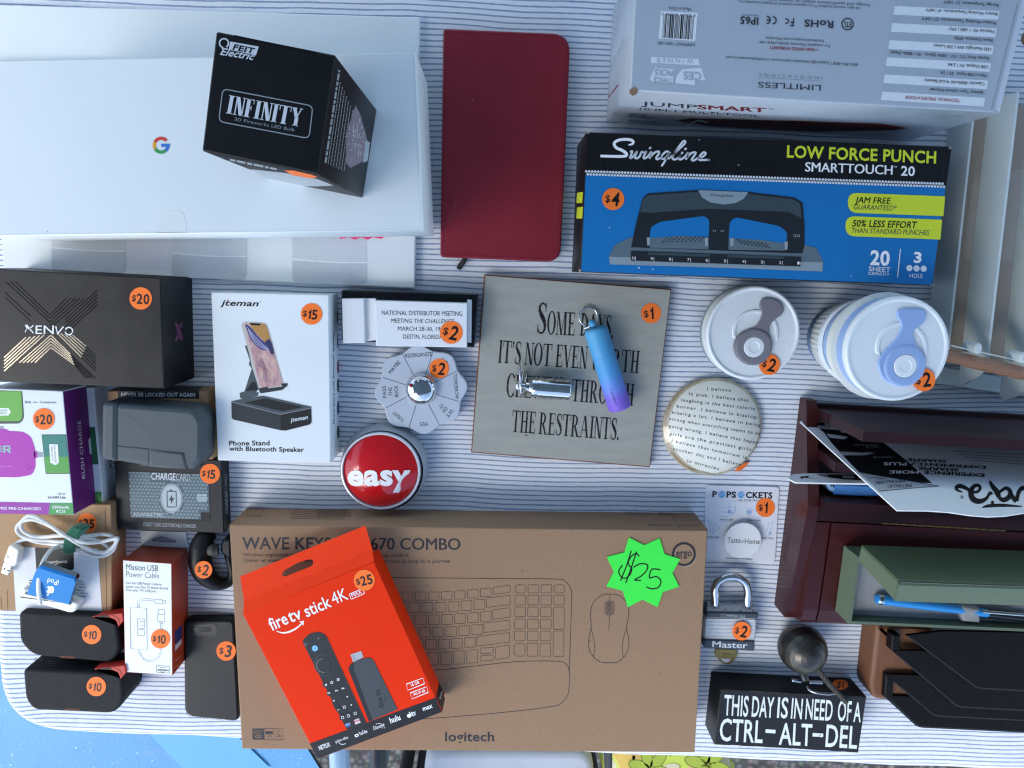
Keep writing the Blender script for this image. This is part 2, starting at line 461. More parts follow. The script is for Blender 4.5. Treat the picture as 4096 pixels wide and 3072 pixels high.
# ================================================================== the setting: ground, table, cloth
def ground_mat():
    m = bpy.data.materials.new('exposed aggregate paving'); m.use_nodes = True
    nt = m.node_tree; b = nt.nodes['Principled BSDF']; N = nt.nodes.new; Lk = nt.links.new
    tc = N('ShaderNodeTexCoord')
    vo = N('ShaderNodeTexVoronoi'); vo.inputs['Scale'].default_value = 70; Lk(tc.outputs['Object'], vo.inputs['Vector'])
    cr = N('ShaderNodeValToRGB'); e = cr.color_ramp.elements
    e[0].position, e[0].color = .0, lin('8d8880'); e[1].position, e[1].color = .62, lin('4a4744')
    k = e.new(.35); k.color = lin('6c6862')
    mx = N('ShaderNodeMixRGB'); mx.blend_type = 'MULTIPLY'; mx.inputs[0].default_value = .8
    c2 = N('ShaderNodeHueSaturation'); c2.inputs['Saturation'].default_value = .25; c2.inputs['Value'].default_value = 1.15; Lk(vo.outputs['Color'], c2.inputs['Color'])
    Lk(vo.outputs['Distance'], cr.inputs[0]); Lk(cr.outputs[0], mx.inputs[1]); Lk(c2.outputs[0], mx.inputs[2]); Lk(mx.outputs[0], b.inputs['Base Color'])
    b.inputs['Roughness'].default_value = .8
    bp = N('ShaderNodeBump'); bp.inputs['Strength'].default_value = .5; bp.inputs['Distance'].default_value = .004; bp.invert = True
    Lk(vo.outputs['Distance'], bp.inputs['Height']); Lk(bp.outputs[0], b.inputs['Normal'])
    return m
def paint_mat():
    m = bpy.data.materials.new('worn blue ground paint'); m.use_nodes = True
    nt = m.node_tree; b = nt.nodes['Principled BSDF']; N = nt.nodes.new; Lk = nt.links.new
    tc = N('ShaderNodeTexCoord')
    n1 = N('ShaderNodeTexNoise'); n1.inputs['Scale'].default_value = 5; n1.inputs['Detail'].default_value = 8; Lk(tc.outputs['Object'], n1.inputs['Vector'])
    cr = N('ShaderNodeValToRGB'); e = cr.color_ramp.elements
    e[0].position, e[0].color = .3, lin('4f8dbb'); e[1].position, e[1].color = .7, lin('5a9ac6'); Lk(n1.outputs[0], cr.inputs[0])
    n2 = N('ShaderNodeTexNoise'); n2.inputs['Scale'].default_value = 120; n2.inputs['Detail'].default_value = 2; Lk(tc.outputs['Object'], n2.inputs['Vector'])
    th = N('ShaderNodeMapRange'); th.inputs['From Min'].default_value = .715; th.inputs['From Max'].default_value = .745; Lk(n2.outputs[0], th.inputs['Value'])
    mx = N('ShaderNodeMixRGB'); mx.inputs[2].default_value = lin('e4e8ea'); Lk(th.outputs[0], mx.inputs[0])
    n3 = N('ShaderNodeTexNoise'); n3.inputs['Scale'].default_value = 16; n3.inputs['Detail'].default_value = 9; n3.inputs['Roughness'].default_value = .75; Lk(tc.outputs['Object'], n3.inputs['Vector'])
    wr = N('ShaderNodeMapRange'); wr.inputs['From Min'].default_value = .56; wr.inputs['From Max'].default_value = .74; wr.inputs['To Max'].default_value = .55; Lk(n3.outputs[0], wr.inputs['Value'])
    m2 = N('ShaderNodeMixRGB'); m2.inputs[2].default_value = lin('7c98aa'); Lk(wr.outputs[0], m2.inputs[0]); Lk(cr.outputs[0], m2.inputs[1]); Lk(m2.outputs[0], mx.inputs[1])
    Lk(mx.outputs[0], b.inputs['Base Color']); b.inputs['Roughness'].default_value = .55
    bp = N('ShaderNodeBump'); bp.inputs['Strength'].default_value = .25; bp.inputs['Distance'].default_value = .003
    Lk(n2.outputs[0], bp.inputs['Height']); Lk(bp.outputs[0], b.inputs['Normal'])
    return m
ZG = -0.72
PAVE, PAINT = ground_mat(), paint_mat()
m = M(); m.add([(-60, -60, ZG), (60, -60, ZG), (60, 60, ZG), (-60, 60, ZG)], [(0, 1, 2, 3)], PAVE)
tag(m.build('pavement'), 'dark exposed aggregate pavement below the table', 'ground', kind='structure')
m = M()
pa, pb = P(1236, 3005, ZG + .004), P(1277, 3072, ZG + .004)
d = (pb - pa).normalized()
q = [pa - d * 1.6, pa + d * 1.2, pa + d * 1.2 + Vector((-3, 0, 0)), pa - d * 1.6 + Vector((-3, 0, 0))]
m.add(q, [(0, 1, 2, 3)], PAINT)
pa2, pb2 = P(1240 - 620, 3005, ZG + .008), P(1080, 3072, ZG + .008)
tag(m.build('painted_ground'), 'light blue worn ground paint beyond the table corner', 'ground', kind='structure')
# a paler band across the blue ground
PAINT2 = mat('paler blue ground band', '66a6d0', .5, var=.05, scale=9)
m = M(); w0, w1 = P(560, 2900, ZG + .008), P(730, 3072, ZG + .008); w2, w3 = P(1080, 3072, ZG + .008), P(905, 2900, ZG + .008)
m.add([w0, w1, w2, w3], [(0, 1, 2, 3)], PAINT2)
tag(m.build('paler_stripe'), 'paler stripe across the blue ground', 'ground', kind='structure')

def cloth_mat():
    m = bpy.data.materials.new('woven striped cotton'); m.use_nodes = True
    nt = m.node_tree; b = nt.nodes['Principled BSDF']; N = nt.nodes.new; Lk = nt.links.new
    uv = N('ShaderNodeUVMap'); uv.uv_map = 'cloth'
    sx = N('ShaderNodeSeparateXYZ'); Lk(uv.outputs[0], sx.inputs[0])
    def math_(op, a, b_=None, c=None):
        n = N('ShaderNodeMath'); n.operation = op
        for i, v in enumerate((a, b_, c)):
            if v is None: continue
            if isinstance(v, (int, float)): n.inputs[i].default_value = v
            else: Lk(v, n.inputs[i])
        return n.outputs[0]
    def noise(scale, detail=2, stretch=(1, 1, 1)):
        mp = N('ShaderNodeMapping'); mp.inputs['Scale'].default_value = stretch; Lk(uv.outputs[0], mp.inputs[0])
        n = N('ShaderNodeTexNoise'); n.inputs['Scale'].default_value = scale; n.inputs['Detail'].default_value = detail; Lk(mp.outputs[0], n.inputs['Vector']); return n.outputs[0]
    w1, w2, w3 = noise(3.2), noise(10), noise(160, 3, (.25, 1, 1))
    y = math_('MULTIPLY_ADD', sx.outputs[0], .030, sx.outputs[1])
    y = math_('ADD', y, math_('MULTIPLY', w1, .022))
    y = math_('ADD', y, math_('MULTIPLY', w2, .0032))
    y = math_('ADD', y, math_('MULTIPLY', w3, .0011))
    t = math_('FRACT', math_('MULTIPLY', y, 1 / .00555))
    t = math_('ABSOLUTE', math_('SUBTRACT', t, .5))
    w4 = noise(420, 3, (.3, 1, 1))
    th = math_('MULTIPLY_ADD', w4, .14, .105)
    mr = N('ShaderNodeMapRange'); mr.interpolation_type = 'SMOOTHSTEP'; Lk(t, mr.inputs['Value']); Lk(th, mr.inputs['From Max'])
    Lk(math_('SUBTRACT', th, .075), mr.inputs['From Min']); mr.inputs['To Min'].default_value = 1; mr.inputs['To Max'].default_value = 0
    w5 = noise(900, 2, (.4, 1, 1))
    amt = math_('MULTIPLY', mr.outputs[0], math_('MULTIPLY_ADD', w5, .4, .72))
    mx = N('ShaderNodeMixRGB'); mx.inputs[1].default_value = lin('e2e5ea'); mx.inputs[2].default_value = lin('8093b0'); Lk(amt, mx.inputs[0])
    Lk(mx.outputs[0], b.inputs['Base Color']); b.inputs['Roughness'].default_value = .9
    b.inputs['Sheen Weight'].default_value = .15; b.inputs['Specular IOR Level'].default_value = .2
    w6, w7 = noise(1500, 2), noise(26, 3)
    h = math_('ADD', math_('MULTIPLY', w6, .25), math_('ADD', math_('MULTIPLY', w7, 6.0), math_('MULTIPLY', noise(8, 2, (1, .5, 1)), 9.0)))
    bp = N('ShaderNodeBump'); bp.inputs['Strength'].default_value = .5; bp.inputs['Distance'].default_value = .0009; Lk(h, bp.inputs['Height']); Lk(bp.outputs[0], b.inputs['Normal'])
    return m
CLOTH = cloth_mat()
# table outline (rounded rectangle), seen corner at the lower left
c0, c1 = P(-14, 2400, -.02), P(-14, 2900, -.02)
e0, e1 = P(452, 2904, -.02), P(4096, 3054, -.02)
ex = (e1 - e0).normalized(); ey = Vector((-ex.y, ex.x, 0))
xl = c0.x
s0 = (xl - e0.x) / ex.x
corner = e0 + ex * s0
corner = Vector((corner.x, corner.y, 0))
LX, LY, RT = 1.75, 0.98, .075
outl = [corner, corner + ex * LX, corner + ex * LX + ey * LY, corner + ey * LY]
outl = round_poly([(p.x, p.y) for p in outl], RT, 10)
tt = thing('folding_table', 'table under the blue striped cloth holding all the goods', 'table', 2000, 1500, ZG)
WOODT = mat('pale table top', 'c9c2b4', .5)
m = M(); z1 = -.004
lo = [Vector((x, y, z1 - .028)) for x, y in inset(outl, .004)]; hi = [Vector((x, y, z1)) for x, y in inset(outl, .004)]
m.hexa(lo, hi, WOODT); m.build('tabletop', tt)
for a, b in ((.12, .12), (LX - .12, .12), (.12, LY - .12), (LX - .12, LY - .12)):
    p = corner + ex * a + ey * b
    m = M(); m.tube3([(p.x, p.y, ZG), (p.x, p.y, z1 - .03)], .014, STEEL, smooth=0); m.build('leg', tt)

rings = []
for k in range(13):                      # rings from well inside out to the hem
    if k < 5: d, z = .044 * (1 - k / 4) ** 1.2 + .012, 0
    elif k < 10: a = math.pi / 2 * (k - 4) / 5; d, z = .012 * (1 - math.sin(a)), -.012 * (1 - math.cos(a))
    else: d, z = -.004 * (k - 9), -.012 - .06 * (k - 9)
    rings.append((d, z))
me = bpy.data.meshes.new('tablecloth')
cl = bpy.data.objects.new('tablecloth', me); SC.collection.objects.link(cl)
# dense outline so that the hem can ripple
def dense(pts, step=.012):
    o = []
    for i in range(len(pts)):
        a, b = Vector(pts[i]), Vector(pts[(i + 1) % len(pts)])
        n = max(1, int((b - a).length / step))
        for k in range(n): o.append(tuple(a + (b - a) * k / n))
    return o
dout = dense(outl); N = len(dout)
verts, faces, uvs = [], [], []
ctr = corner + ex * LX / 2 + ey * LY / 2
s_len = 0; prev = None; prev_ring = None
for k, (d, z) in enumerate(rings):
    ring = inset(dout, d)
    for i, (x, y) in enumerate(ring):
        wob = .004 * (math.sin(i * .35) + .6 * math.sin(i * .81 + 1)) * max(0, k - 9) / 3
        nrm = Vector((ring[i][1] - ring[i - 1][1], -(ring[i][0] - ring[i - 1][0])))
        if nrm.length > 0: nrm.normalize()
        ripple = .0007 * math.sin(i * .5 + .4 * math.sin(i * .13)) if 4 <= k <= 9 else 0
        verts.append((x + nrm.x * (wob + ripple), y + nrm.y * (wob + ripple), z))
        if k == 0: uvs.append((x, y))
        else:
            pu = uvs[(k - 1) * N + i]; pv = verts[(k - 1) * N + i]
            L = (Vector(verts[-1]) - Vector(pv)).length
            uvs.append((pu[0] + nrm.x * L, pu[1] + nrm.y * L))
    if k:
        for i in range(N):
            faces.append(((k - 1) * N + i, k * N + i, k * N + (i + 1) % N, (k - 1) * N + (i + 1) % N))
# flat middle of the cloth: one panel, with a frame of quads between it and the rounded border
mg = .16
core = []
for i in range(N):
    q = Vector((verts[i][0], verts[i][1], 0)) - corner
    a, b = min(max(q.dot(ex), mg), LX - mg), min(max(q.dot(ey), mg), LY - mg)
    core.append(corner + ex * a + ey * b)
base = len(verts)
for c in core: verts.append((c.x, c.y, 0)); uvs.append((c.x, c.y))
for i in range(N):
    k = (i + 1) % N
    faces.append((i, k, base + k, base + i) if (core[i] - core[k]).length > 1e-6 else (i, k, base + i))
pan = [corner + ex * a + ey * b for a, b in ((mg, mg), (LX - mg, mg), (LX - mg, LY - mg), (mg, LY - mg))]
b4 = len(verts)
for c in pan: verts.append((c.x, c.y, 0)); uvs.append((c.x, c.y))
faces.append((b4, b4 + 1, b4 + 2, b4 + 3))
me.from_pydata(verts, [], faces); me.update()
ul = me.uv_layers.new(name='cloth')
for lp in me.loops: ul.data[lp.index].uv = uvs[lp.vertex_index]
me.materials.append(CLOTH)
me.polygons.foreach_set('use_smooth', [k >= 4 * N and k < 12 * N for k in range(len(faces))])
tag(cl, 'white cotton tablecloth with thin hand drawn blue stripes covering the table', 'tablecloth')

# ---- things on the ground past the near table edge
DARKTUBE = mat('dark enamelled tube', '2b2e33', .35, .3)
BLUETUBE = mat('blue grey enamelled tube', '8fa6bb', .3, .2)
VINYL = mat('grey vinyl', 'a9aeb6', .3, var=.1, scale=14, bump=.3, bscale=40)
t = thing('folding_chair', 'folding chair with grey vinyl seat and tubes past the near table edge', 'chair', 2036, 3040, ZG)
zs = -.28
m = M(); m.slab([(1700, 3008), (2372, 3008), (2420, 3700), (1660, 3700)], zs, .03, VINYL, r=.012, steps=4, corner=.03); m.build('seat', t)
for xa, xb, z, mt_, nm in ((1334, 1360, -.10, BLUETUBE, 'back_tube'), (1490, 1500, -.2, DARKTUBE, 'leg'), (2426, 2440, -.24, DARKTUBE, 'leg')):
    m = M(); a, b = P(xa + 20, 2965, z), P(xb + 30, 3600, z)
    if nm == 'leg': m.tube3([a, b, Vector((b.x, b.y, ZG))], .013, mt_, smooth=0)
    else: m.tube3([a, b, Vector((b.x, b.y, ZG))], .014, mt_, smooth=0)
    m.build(nm, t)
for xa in (1640, 2400):
    m = M(); a = P(xa, 3400, zs - .03); m.tube3([a, Vector((a.x, a.y, ZG))], .012, DARKTUBE, smooth=0); m.build('leg', t)
m = M(); a, b = P(1430, 3300, zs - .02), P(2440, 3300, zs - .02); m.tube3([a, b], .011, DARKTUBE, smooth=0); m.build('crossbar', t)

def floral_mat():
    m = bpy.data.materials.new('yellow green floral cotton'); m.use_nodes = True
    nt = m.node_tree; b = nt.nodes['Principled BSDF']; N = nt.nodes.new; Lk = nt.links.new
    tc = N('ShaderNodeTexCoord'); nz = N('ShaderNodeTexNoise'); nz.inputs['Scale'].default_value = 20; nz.inputs['Detail'].default_value = 0; nz.inputs['Distortion'].default_value = .8
    Lk(tc.outputs['Object'], nz.inputs['Vector'])
    cr = N('ShaderNodeValToRGB'); cr.color_ramp.interpolation = 'CONSTANT'; e = cr.color_ramp.elements
    e[0].position, e[0].color = 0, lin('b89c4c'); e[1].position, e[1].color = .62, lin('c2b896')
    for p, c in ((.42, 'c6b56a'), (.47, '7d8f35'), (.48, 'b3bf49'), (.60, '7d8f35')): k = e.new(p); k.color = lin(c)
    Lk(nz.outputs[0], cr.inputs[0]); Lk(cr.outputs[0], b.inputs['Base Color']); b.inputs['Roughness'].default_value = .85
    return m
FLORAL = floral_mat()
t = thing('floral_bag', 'yellow and green floral cloth bag standing past the near table edge', 'bag', 2700, 3100, ZG)
m = M(); m.slab([(2460, 2950), (2850, 2950), (2975, 3110), (2940, 3330), (2460, 3330)], -.20, .52, FLORAL, r=.03, steps=5, corner=.03, draft=.02); m.build('bag_body', t)
PETAL, PETAL2 = mat('lime petal print', '98a63e', .85), mat('olive outline print', '6f7f30', .85)
m = M(); F = FZ(-.20)
for cx, cy, r in ((2830, 3060, 75), (2600, 3075, 70)):
    for k in range(6):
        a = 60 * k + 15
        c = (cx + r * .62 * math.cos(R(a)), cy + r * .62 * math.sin(R(a)))
        m.disc(F, c, r * .66, PETAL2, 1, ry=r * .34, rot=a); m.disc(F, c, r * .60, PETAL, 2, ry=r * .28, rot=a)
m.build('flower_print', t)

# ---- unseen canopy and posts added: they shade the table, near and left sides stay lit
CANV = mat('white canopy canvas', 'c2d3da', .8, var=.03, scale=4)
t = thing('canopy', 'added white canvas canopy roof, out of view, shading the table', 'canopy', 2000, 1070, ZG)
m = M(); x0, x1, y0, y1, zc, zr_ = CX0, 1.75, CY0, 1.9, 1.42, 1.95
xm, ym = (x0 + x1) / 2, (y0 + y1) / 2
rim = [Vector((x0, y0, zc)), Vector((x1, y0, zc)), Vector((x1, y1, zc)), Vector((x0, y1, zc))]; top = Vector((xm, ym, zr_))
m.add(rim + [top], [(0, 1, 4), (1, 2, 4), (2, 3, 4), (3, 0, 4)], CANV)
m.add(rim + [p_ - Vector((0, 0, .10)) for p_ in rim], [(i, (i + 1) % 4, 4 + (i + 1) % 4, 4 + i) for i in range(4)], CANV); m.build('roof', t)
for p_ in rim: m = M(); m.tube3([Vector((p_.x, p_.y, ZG)), p_ - Vector((0, 0, .02))], .016, WOODT, smooth=0); m.build('post', t)

# ================================================================== upper left: white cartons and bulb box
F = FZ(.008)
t = thing('flat_carton', 'flat white carton with printed white pucks lying under the big white box', 'carton', 850, 600)
m = M(); m.slab([(-60, 16), (1678, 69), (1658, 1154), (12, 1077)], .008, .008, WHITE, r=.001)
PUCK, PUCK2, SEAM = ink('puck grey', 'cfd3d6'), ink('puck shade', 'c3c8cc'), ink('puck seam', 'eef0f0')
m.K = A1
m.poly(F, [(618, 1160), (845, 1160), (845, 1335), (618, 1320)], ink('lilac white', 'dcdce4'), 1)
for x0, x1, ys, yb in ((253, 618, 1228, 1340), (845, 1212, 1255, 1372), (1437, 1803, 1285, 1395)):
    m.rpoly(F, [(x0, 1150), (x1, 1150), (x1, yb), (x0, yb - 8)], [0, 0, 28, 28], PUCK, 2)
    m.rpoly(F, [(x0, ys), (x1, ys + 8), (x1, yb), (x0, yb - 8)], [0, 0, 28, 28], PUCK2, 3)
    m.stroke(F, [(x0, ys - 12), ((x0 + x1) / 2, ys + 4), (x1, ys + 6)], 6, SEAM, 4, smooth=4)
m.build('carton', t)
PINK = mat('fluorescent pink paper', 'ff3f78', .6, var=.02)
m = M(A1); star = []
for k in range(44):
    a = 2 * math.pi * k / 44; r = 1.0 if k % 2 == 0 else .86
    ca, sa = math.cos(a), math.sin(a); e = 1 / (abs(ca) ** 2.6 + abs(sa) ** 2.6) ** (1 / 2.6)
    star.append((1775 + 232 * r * e * ca, 1100 + 78 * r * e * sa))
m.poly(F, star, PINK, 6); m.build('price_starburst', t, 'pink paper star pressed half under the white box')

t = thing('white_box', 'large white lidded box with a small multicoloured letter G', 'box', 850, 570, .008)
F = FZ(.1215)
m = M(A1); m.slab([(-90, 303), (2043, 257), (2083, 1135), (-90, 1164)], .1215, .106, WHITE_SAT, r=.0012, steps=2)
gr, gy, gg, gb = ink('logo red', 'd6453c'), ink('logo yellow', 'e8a53a'), ink('logo green', '3f9a55'), ink('logo blue', '3c78c8')
c = (792, 714)
for a0, a1, mt_ in ((40, 152, gr), (152, 208, gy), (208, 312, gg), (312, 360, gb)): m.arc(F, c, 34, 16, a0, a1, mt_, 2, 14)
m.poly(F, [(792, 707), (834, 707), (834, 722), (792, 722)], gb, 3)
m.rpoly(F, [(778, 1034), (905, 1034), (920, 1143), (770, 1145)], [60, 40, 0, 0], mat('clear seal', 'e6e9e6', .2, var=0), 1)
m.disc(F, (233, 1136), 2.5, INKD, 1); m.stroke(F, [(-90, 1154), (2070, 1127), (2032, 268)], 2, ink('fold crease', 'd3d9da'), 1)
for x, y, r_ in ((2055, 800, 6), (1500, 330, 3), (380, 980, 3), (600, 420, 2)): m.disc(F, (x, y), r_, ink('smudge', 'd6dcdd'), 1, ry=r_ * .5)
m.build('lid', t)
m = M(A1); m.slab([(-90, 305), (2046, 262), (2086, 1140), (-90, 1169)], .0195, .0115, WHITE_SAT, r=.0006); m.build('base', t)

t = thing('bulb_box', 'tall black light bulb box lettered INFINITY standing on the white box', 'box', 1220, 520, .1215)
F = FZ(.2835)
GREYW = ink('soft white', 'd5dade'); GREYM = ink('silver', '9aa2a6')
SILVER = mat('silver print', 'b4bcc2', .4, .3, var=.25, scale=700)
m = M(A1); q = [(1062, 153), (1650, 270), (1563, 858), (992, 742)]
m.slab(q, .2835, .162, BLACK, r=.0012, steps=2, corner=.0015)
m.poly(F, [(1132, 204), (1272, 229), (1258, 272), (1124, 244)], GREYW, 1)
m.text(F, 'FEIT', (1142, 243), (1250, 265), 27, INK, 2, bold=0.031, shear=.15)
m.text(F, 'Electric', (1080, 268), (1250, 296), 34, GREYW, 2, bold=0.019, shear=.4)
m.arc(F, (1101, 212), 22, 7, -60, 240, GREYW, 2); m.stroke(F, [(1092, 230), (1098, 248)], 9, GREYW, 2)
m.stroke(F, round_poly([(1095, 436), (1538, 521), (1519, 681), (1075, 597)], 28), 5, GREYM, 2, closed=True)
m.text(F, 'INFINITY', (1110, 556), (1474, 624), 90, GREYW, 3, roman_=(.24, .07))
m.text(F, '3D Fireworks LED Bulb', (1152, 592), (1446, 646), 15, GREYM, 3, space=1.1)
m.stroke(F, [(1150, 176), (1560, 262)], 9, mat('slot shadow gap', '050506', .9), 1)
W = wall_below(A1, (1650, 270), (1563, 858), .2835)
for k in range(8):
    a = (1600 + k * 13, 800 + k * 6); b = (1668 + k * 10, 345 + k * 24)
    m.greek(W, a, b if k == 0 else (a[0] + (b[0] - a[0]) * .92, a[1] + (b[1] - a[1]) * .92), 12 if k == 0 else 5, GREYM if k == 0 else INKG)
PINKF = ink('firework pink', '8a6f78')
m.poly(W, [(1748, 518), (1770, 560), (1806, 690), (1790, 790), (1722, 826), (1702, 800), (1700, 720), (1712, 620)], ink('bulb plum', '857782'), 1)
m.poly(W, [(1798, 690), (1818, 700), (1808, 790), (1786, 800)], SILVER, 2)
for k in range(70):
    a = random.uniform(0, 6.28); r0 = random.uniform(10, 95); r1 = r0 + random.uniform(10, 26)
    e = lambda r: (1752 + r * .52 * math.cos(a), 690 + r * 1.15 * math.sin(a))
    m.stroke(W, [e(r0), e(r1)], 2.5, random.choice([GREYW, GREYM, PINKF]), 2)
W = wall_below(A1, (992, 742), (1563, 858), .2835)
m.poly(W, [(1230, 832), (1330, 888), (1450, 915), (1560, 916), (1640, 912), (1560, 880), (1400, 850)], SILVER, 1)
m.greek(W, (1130, 785), (1360, 832), 12, GREYM)
m.build('carton', t)
m = M(A1); m.poly(W, [(1398, 838), (1440, 838), (1530, 858), (1562, 870), (1530, 877), (1440, 862)], ORANGE, 2); m.build('price_sticker', t)

# ================================================================== red notebook
t = thing('notebook', 'dark red leather notebook cover with rounded right corners and stitched edge', 'notebook', 2010, 580)
RED = mat('dark red leather', '82202e', .5, var=.06, scale=40, bump=.2, bscale=1800)
REDS = mat('red thread', '6a1522', .7); PAGE = mat('page edges', 'd9d0ba', .8)
m = M(A2); q = [(250, 166), (984, 196), (925, 1513), (232, 1484)]
m.slab(q, .017, .0035, RED, r=.0016, steps=3, corner=[.003, .019, .016, .004])
F = FZ(.017)
st = round_poly([(262, 184), (966, 212), (908, 1496), (246, 1466)], [6, 52, 46, 6])
edge = smooth_path(st[6:] + st[:6], 1) if False else st
def dashes(m, F, pts, w, mt_, L, gap, l=1, closed=True):
    pts = [Vector(p) for p in pts] + ([Vector(pts[0])] if closed else [])
    acc = 0; on = True; cur = [pts[0]]
    for a, b in zip(pts, pts[1:]):
        d = (b - a).length; u = (b - a).normalized() if d > 0 else Vector((0, 0)); t0 = 0
        while d - t0 > (L if on else gap) - acc:
            t0 += (L if on else gap) - acc; acc = 0; p = a + u * t0
            if on: cur.append(p); m.stroke(F, cur, w, mt_, l)
            on = not on; cur = [p]
        acc += d - t0
        if on: cur.append(b)
dashes(m, F, st, 4, REDS, 15, 7)
SCUFF = mat('leather scuff', '9c6a68', .7)
for k in range(16):
    x, y = 280 + k * 3 + random.uniform(-5, 5), 1285 - k * 8
    m.stroke(F, [(x, y), (x + random.uniform(-7, 7), y + random.uniform(-10, 10))], 2, SCUFF, 1)
m.disc(F, (419, 580), 2, PAGE, 1)
m.build('front_cover', t)
m = M(A2); m.slab(q, .0035, .0035, RED, r=.001, corner=[.003, .019, .016, .004]); m.build('back_cover', t)
m = M(A2); m.slab([(256, 174), (976, 203), (917, 1505), (240, 1476)], .0136, .0102, PAGE, r=.0003, corner=[.003, .018, .015, .004]); m.build('pages', t)
m = M(A2); m.tube([(380, 1470, .006), (366, 1508, .006), (350, 1525, .003), (338, 1550, .0015)], .0028, mat('dark ribbon', '2c2f2e', .8), n=5); m.build('ribbon_bookmark', t)

# ================================================================== silver multi-tool carton (print faces away from the viewer)
t = thing('tool_carton', 'big silver grey carton with upside down specification table at the top', 'carton', 3250, 200)
SILV = mat('silver grey gloss card', 'b2bac3', .22, var=.03, scale=25, coat=.3)
SILVD = ink('stripe silver', 'a9b2bc'); SPW = ink('table white', 'dfe4e8'); INK2 = ink('soft black', '3b3f47')
F = FZ(.133)
m = M(A3); q = [(256, -230), (2262, -150), (2090, 572), (215, 460)]
m.slab(q, .133, .133, SILV, r=.0014, steps=2)
def up(body, p0, p1, cap, mt_=INK2, **k): m.text(F, body, p0, p1, cap, mt_, 3, **k)
up('LIMITLESS', (1183, 432), (865, 415), 28); up('INNOVATIONS', (1190, 388), (870, 371), 15, INKG, space=1.8)
m.stroke(F, [(1185, 410), (868, 393)], 1.5, INKG, 2)
up('(855) 843-4828 | Support@LimitlessInnovations.com | LimitlessInnovations.com', (1372, 322), (702, 284), 14)
up('1-YEAR LIMITED WARRANTY', (1168, 246), (922, 233), 15, INKR, bold=.02)
up('For complete Warranty details please visit:', (1228, 227), (868, 208), 14)
up('LimitlessInnovations.com/Warranty', (1198, 202), (902, 186), 14)
m.arc(F, (1318, 122), 29, 6, 0, 360, INK2); up('ETL', (1338, 113), (1298, 110), 26, bold=.02)
up('RoHS', (1247, 107), (1100, 99), 35, bold=0.025)
m.arc(F, (1012, 107), 23, 8, 300, 60 - 360 + 540 + 60, INK2); up('F', (1048, 93), (1030, 92), 40, bold=0.019); m.arc(F, (1008, 107), 11, 6, 240, 480, INK2)
m.arc(F, (938, 103), 18, 7, -90, 90, INK2); m.arc(F, (908, 101), 18, 7, -90, 90, INK2); m.stroke(F, [(924, 102), (908, 101)], 7, INK2)
up('IP65', (867, 90), (776, 83), 36, bold=0.025); up('TESTED & APPROVED', (868, 76), (780, 71), 7)
up('All rights reserved. JumpSmart™ is a registered trademark of Limitless Innovations, Inc.', (1380, 36), (765, 2), 13)
up('Design and specifications subject to change without notice.', (1432, 20), (800, -14), 13)
m.poly(F, [(372, 55), (558, 65), (546, 208), (360, 195)], ink('label white', 'e6e9ec'), 1)
x = 380
while x < 535:
    w = random.choice([2, 2, 3, 5])
    k = (x - 380) / 155
    m.stroke(F, [(x + 8, 72 + 9 * k), (x, 192 + 8 * k)], w, INK, 2); x += w + random.choice([2, 3, 4])
up('8 50001 64596 3', (548, 74), (378, 65), 11); up('Made in China', (524, 40), (411, 34), 15); up('JUMPSMART-10IN1-003', (545, 220), (356, 211), 15)
m.poly(F, [(322, 287), (562, 298), (570, 332), (320, 318)], SPW, 1); up('WINNER', (538, 300), (348, 292), 22, SILVD, space=1.6)
m.poly(F, [(480, 350), (575, 343), (598, 405), (545, 408), (545, 432), (445, 422), (452, 385)], SPW, 1); up('CES', (578, 368), (488, 362), 40, SILVD, bold=0.025)
m.poly(F, [(342, 343), (440, 350), (432, 424), (330, 415), (315, 400)], SPW, 1); up('TWICE', (432, 398), (335, 390), 26, SILVD, bold=0.025); up('PICKS', (436, 356), (342, 350), 30, SILVD, bold=0.025)
rows = [('TECHNICAL SPECIFICATIONS', 1888, 508, 1612, 490), ('Battery Type: Lithium Polymer', 2005, 468, 1732, 451), ('Capacity: 8000mAh 4-Cell Battery', 2013, 424, 1708, 405), ('Micro USB Input:  5V / 2A', 2022, 381, 1788, 366), ('USB Output: 5V / 2.4A', 2032, 338, 1825, 324), ('Starter Port: DC 12V / 200A (Start) - 9V / 800A (Peak)', 2037, 294, 1537, 263), ('LED Flashlight: 8W | 330 Lumen', 2045, 248, 1755, 229), ('Beam Distance: 495ft', 2053, 203, 1860, 190), ('Material: PC + ABS | TPU', 2062, 158, 1833, 143), ('Product Working Temperature: 32°-104°F', 2070, 115, 1695, 91), ('Battery Working Temperature: -4°-140°F', 2078, 70, 1715, 47), ('Storage Temperature: 32°-104°F', 2085, 25, 1805, 7)]
NR = 12.0
for i, (b_, x0, y0, x1, y1) in enumerate(rows):
    t0, t1 = i / NR, (i + 1) / NR
    Lf = lambda u: (1487 + 75 * u, 507 - 520 * u); Rt = lambda u: (2008 + 88 * u, 540 - 528 * u)
    m.poly(F, [Lf(t0), Rt(t0), Rt(t1), Lf(t1)], SPW if i % 2 == 0 else SILVD, 1)
    up(b_, (x0, y0 - 5), (x1, y1 - 5), 15, INKR if i == 0 else INK2, bold=.01)
m.poly(F, [(2060, 568), (2088, 570), (2262, -140), (2236, -140)], ink('folded flap edge', 'c9d0d8', .25), 1); m.stroke(F, [(2046, 560), (2180, 20)], 3, INKG, 1)
for k in range(7): m.disc(F, (2080 + random.uniform(-14, 6), 560 + random.uniform(-10, 6)), random.uniform(3, 8), SPW, 2, ry=3, n=7)
W = wall_below(A3, (215, 460), (2090, 572), .133)
MAROON, LGREY = ink('dark maroon', '5a1c24'), ink('warm dark', '2a2428')
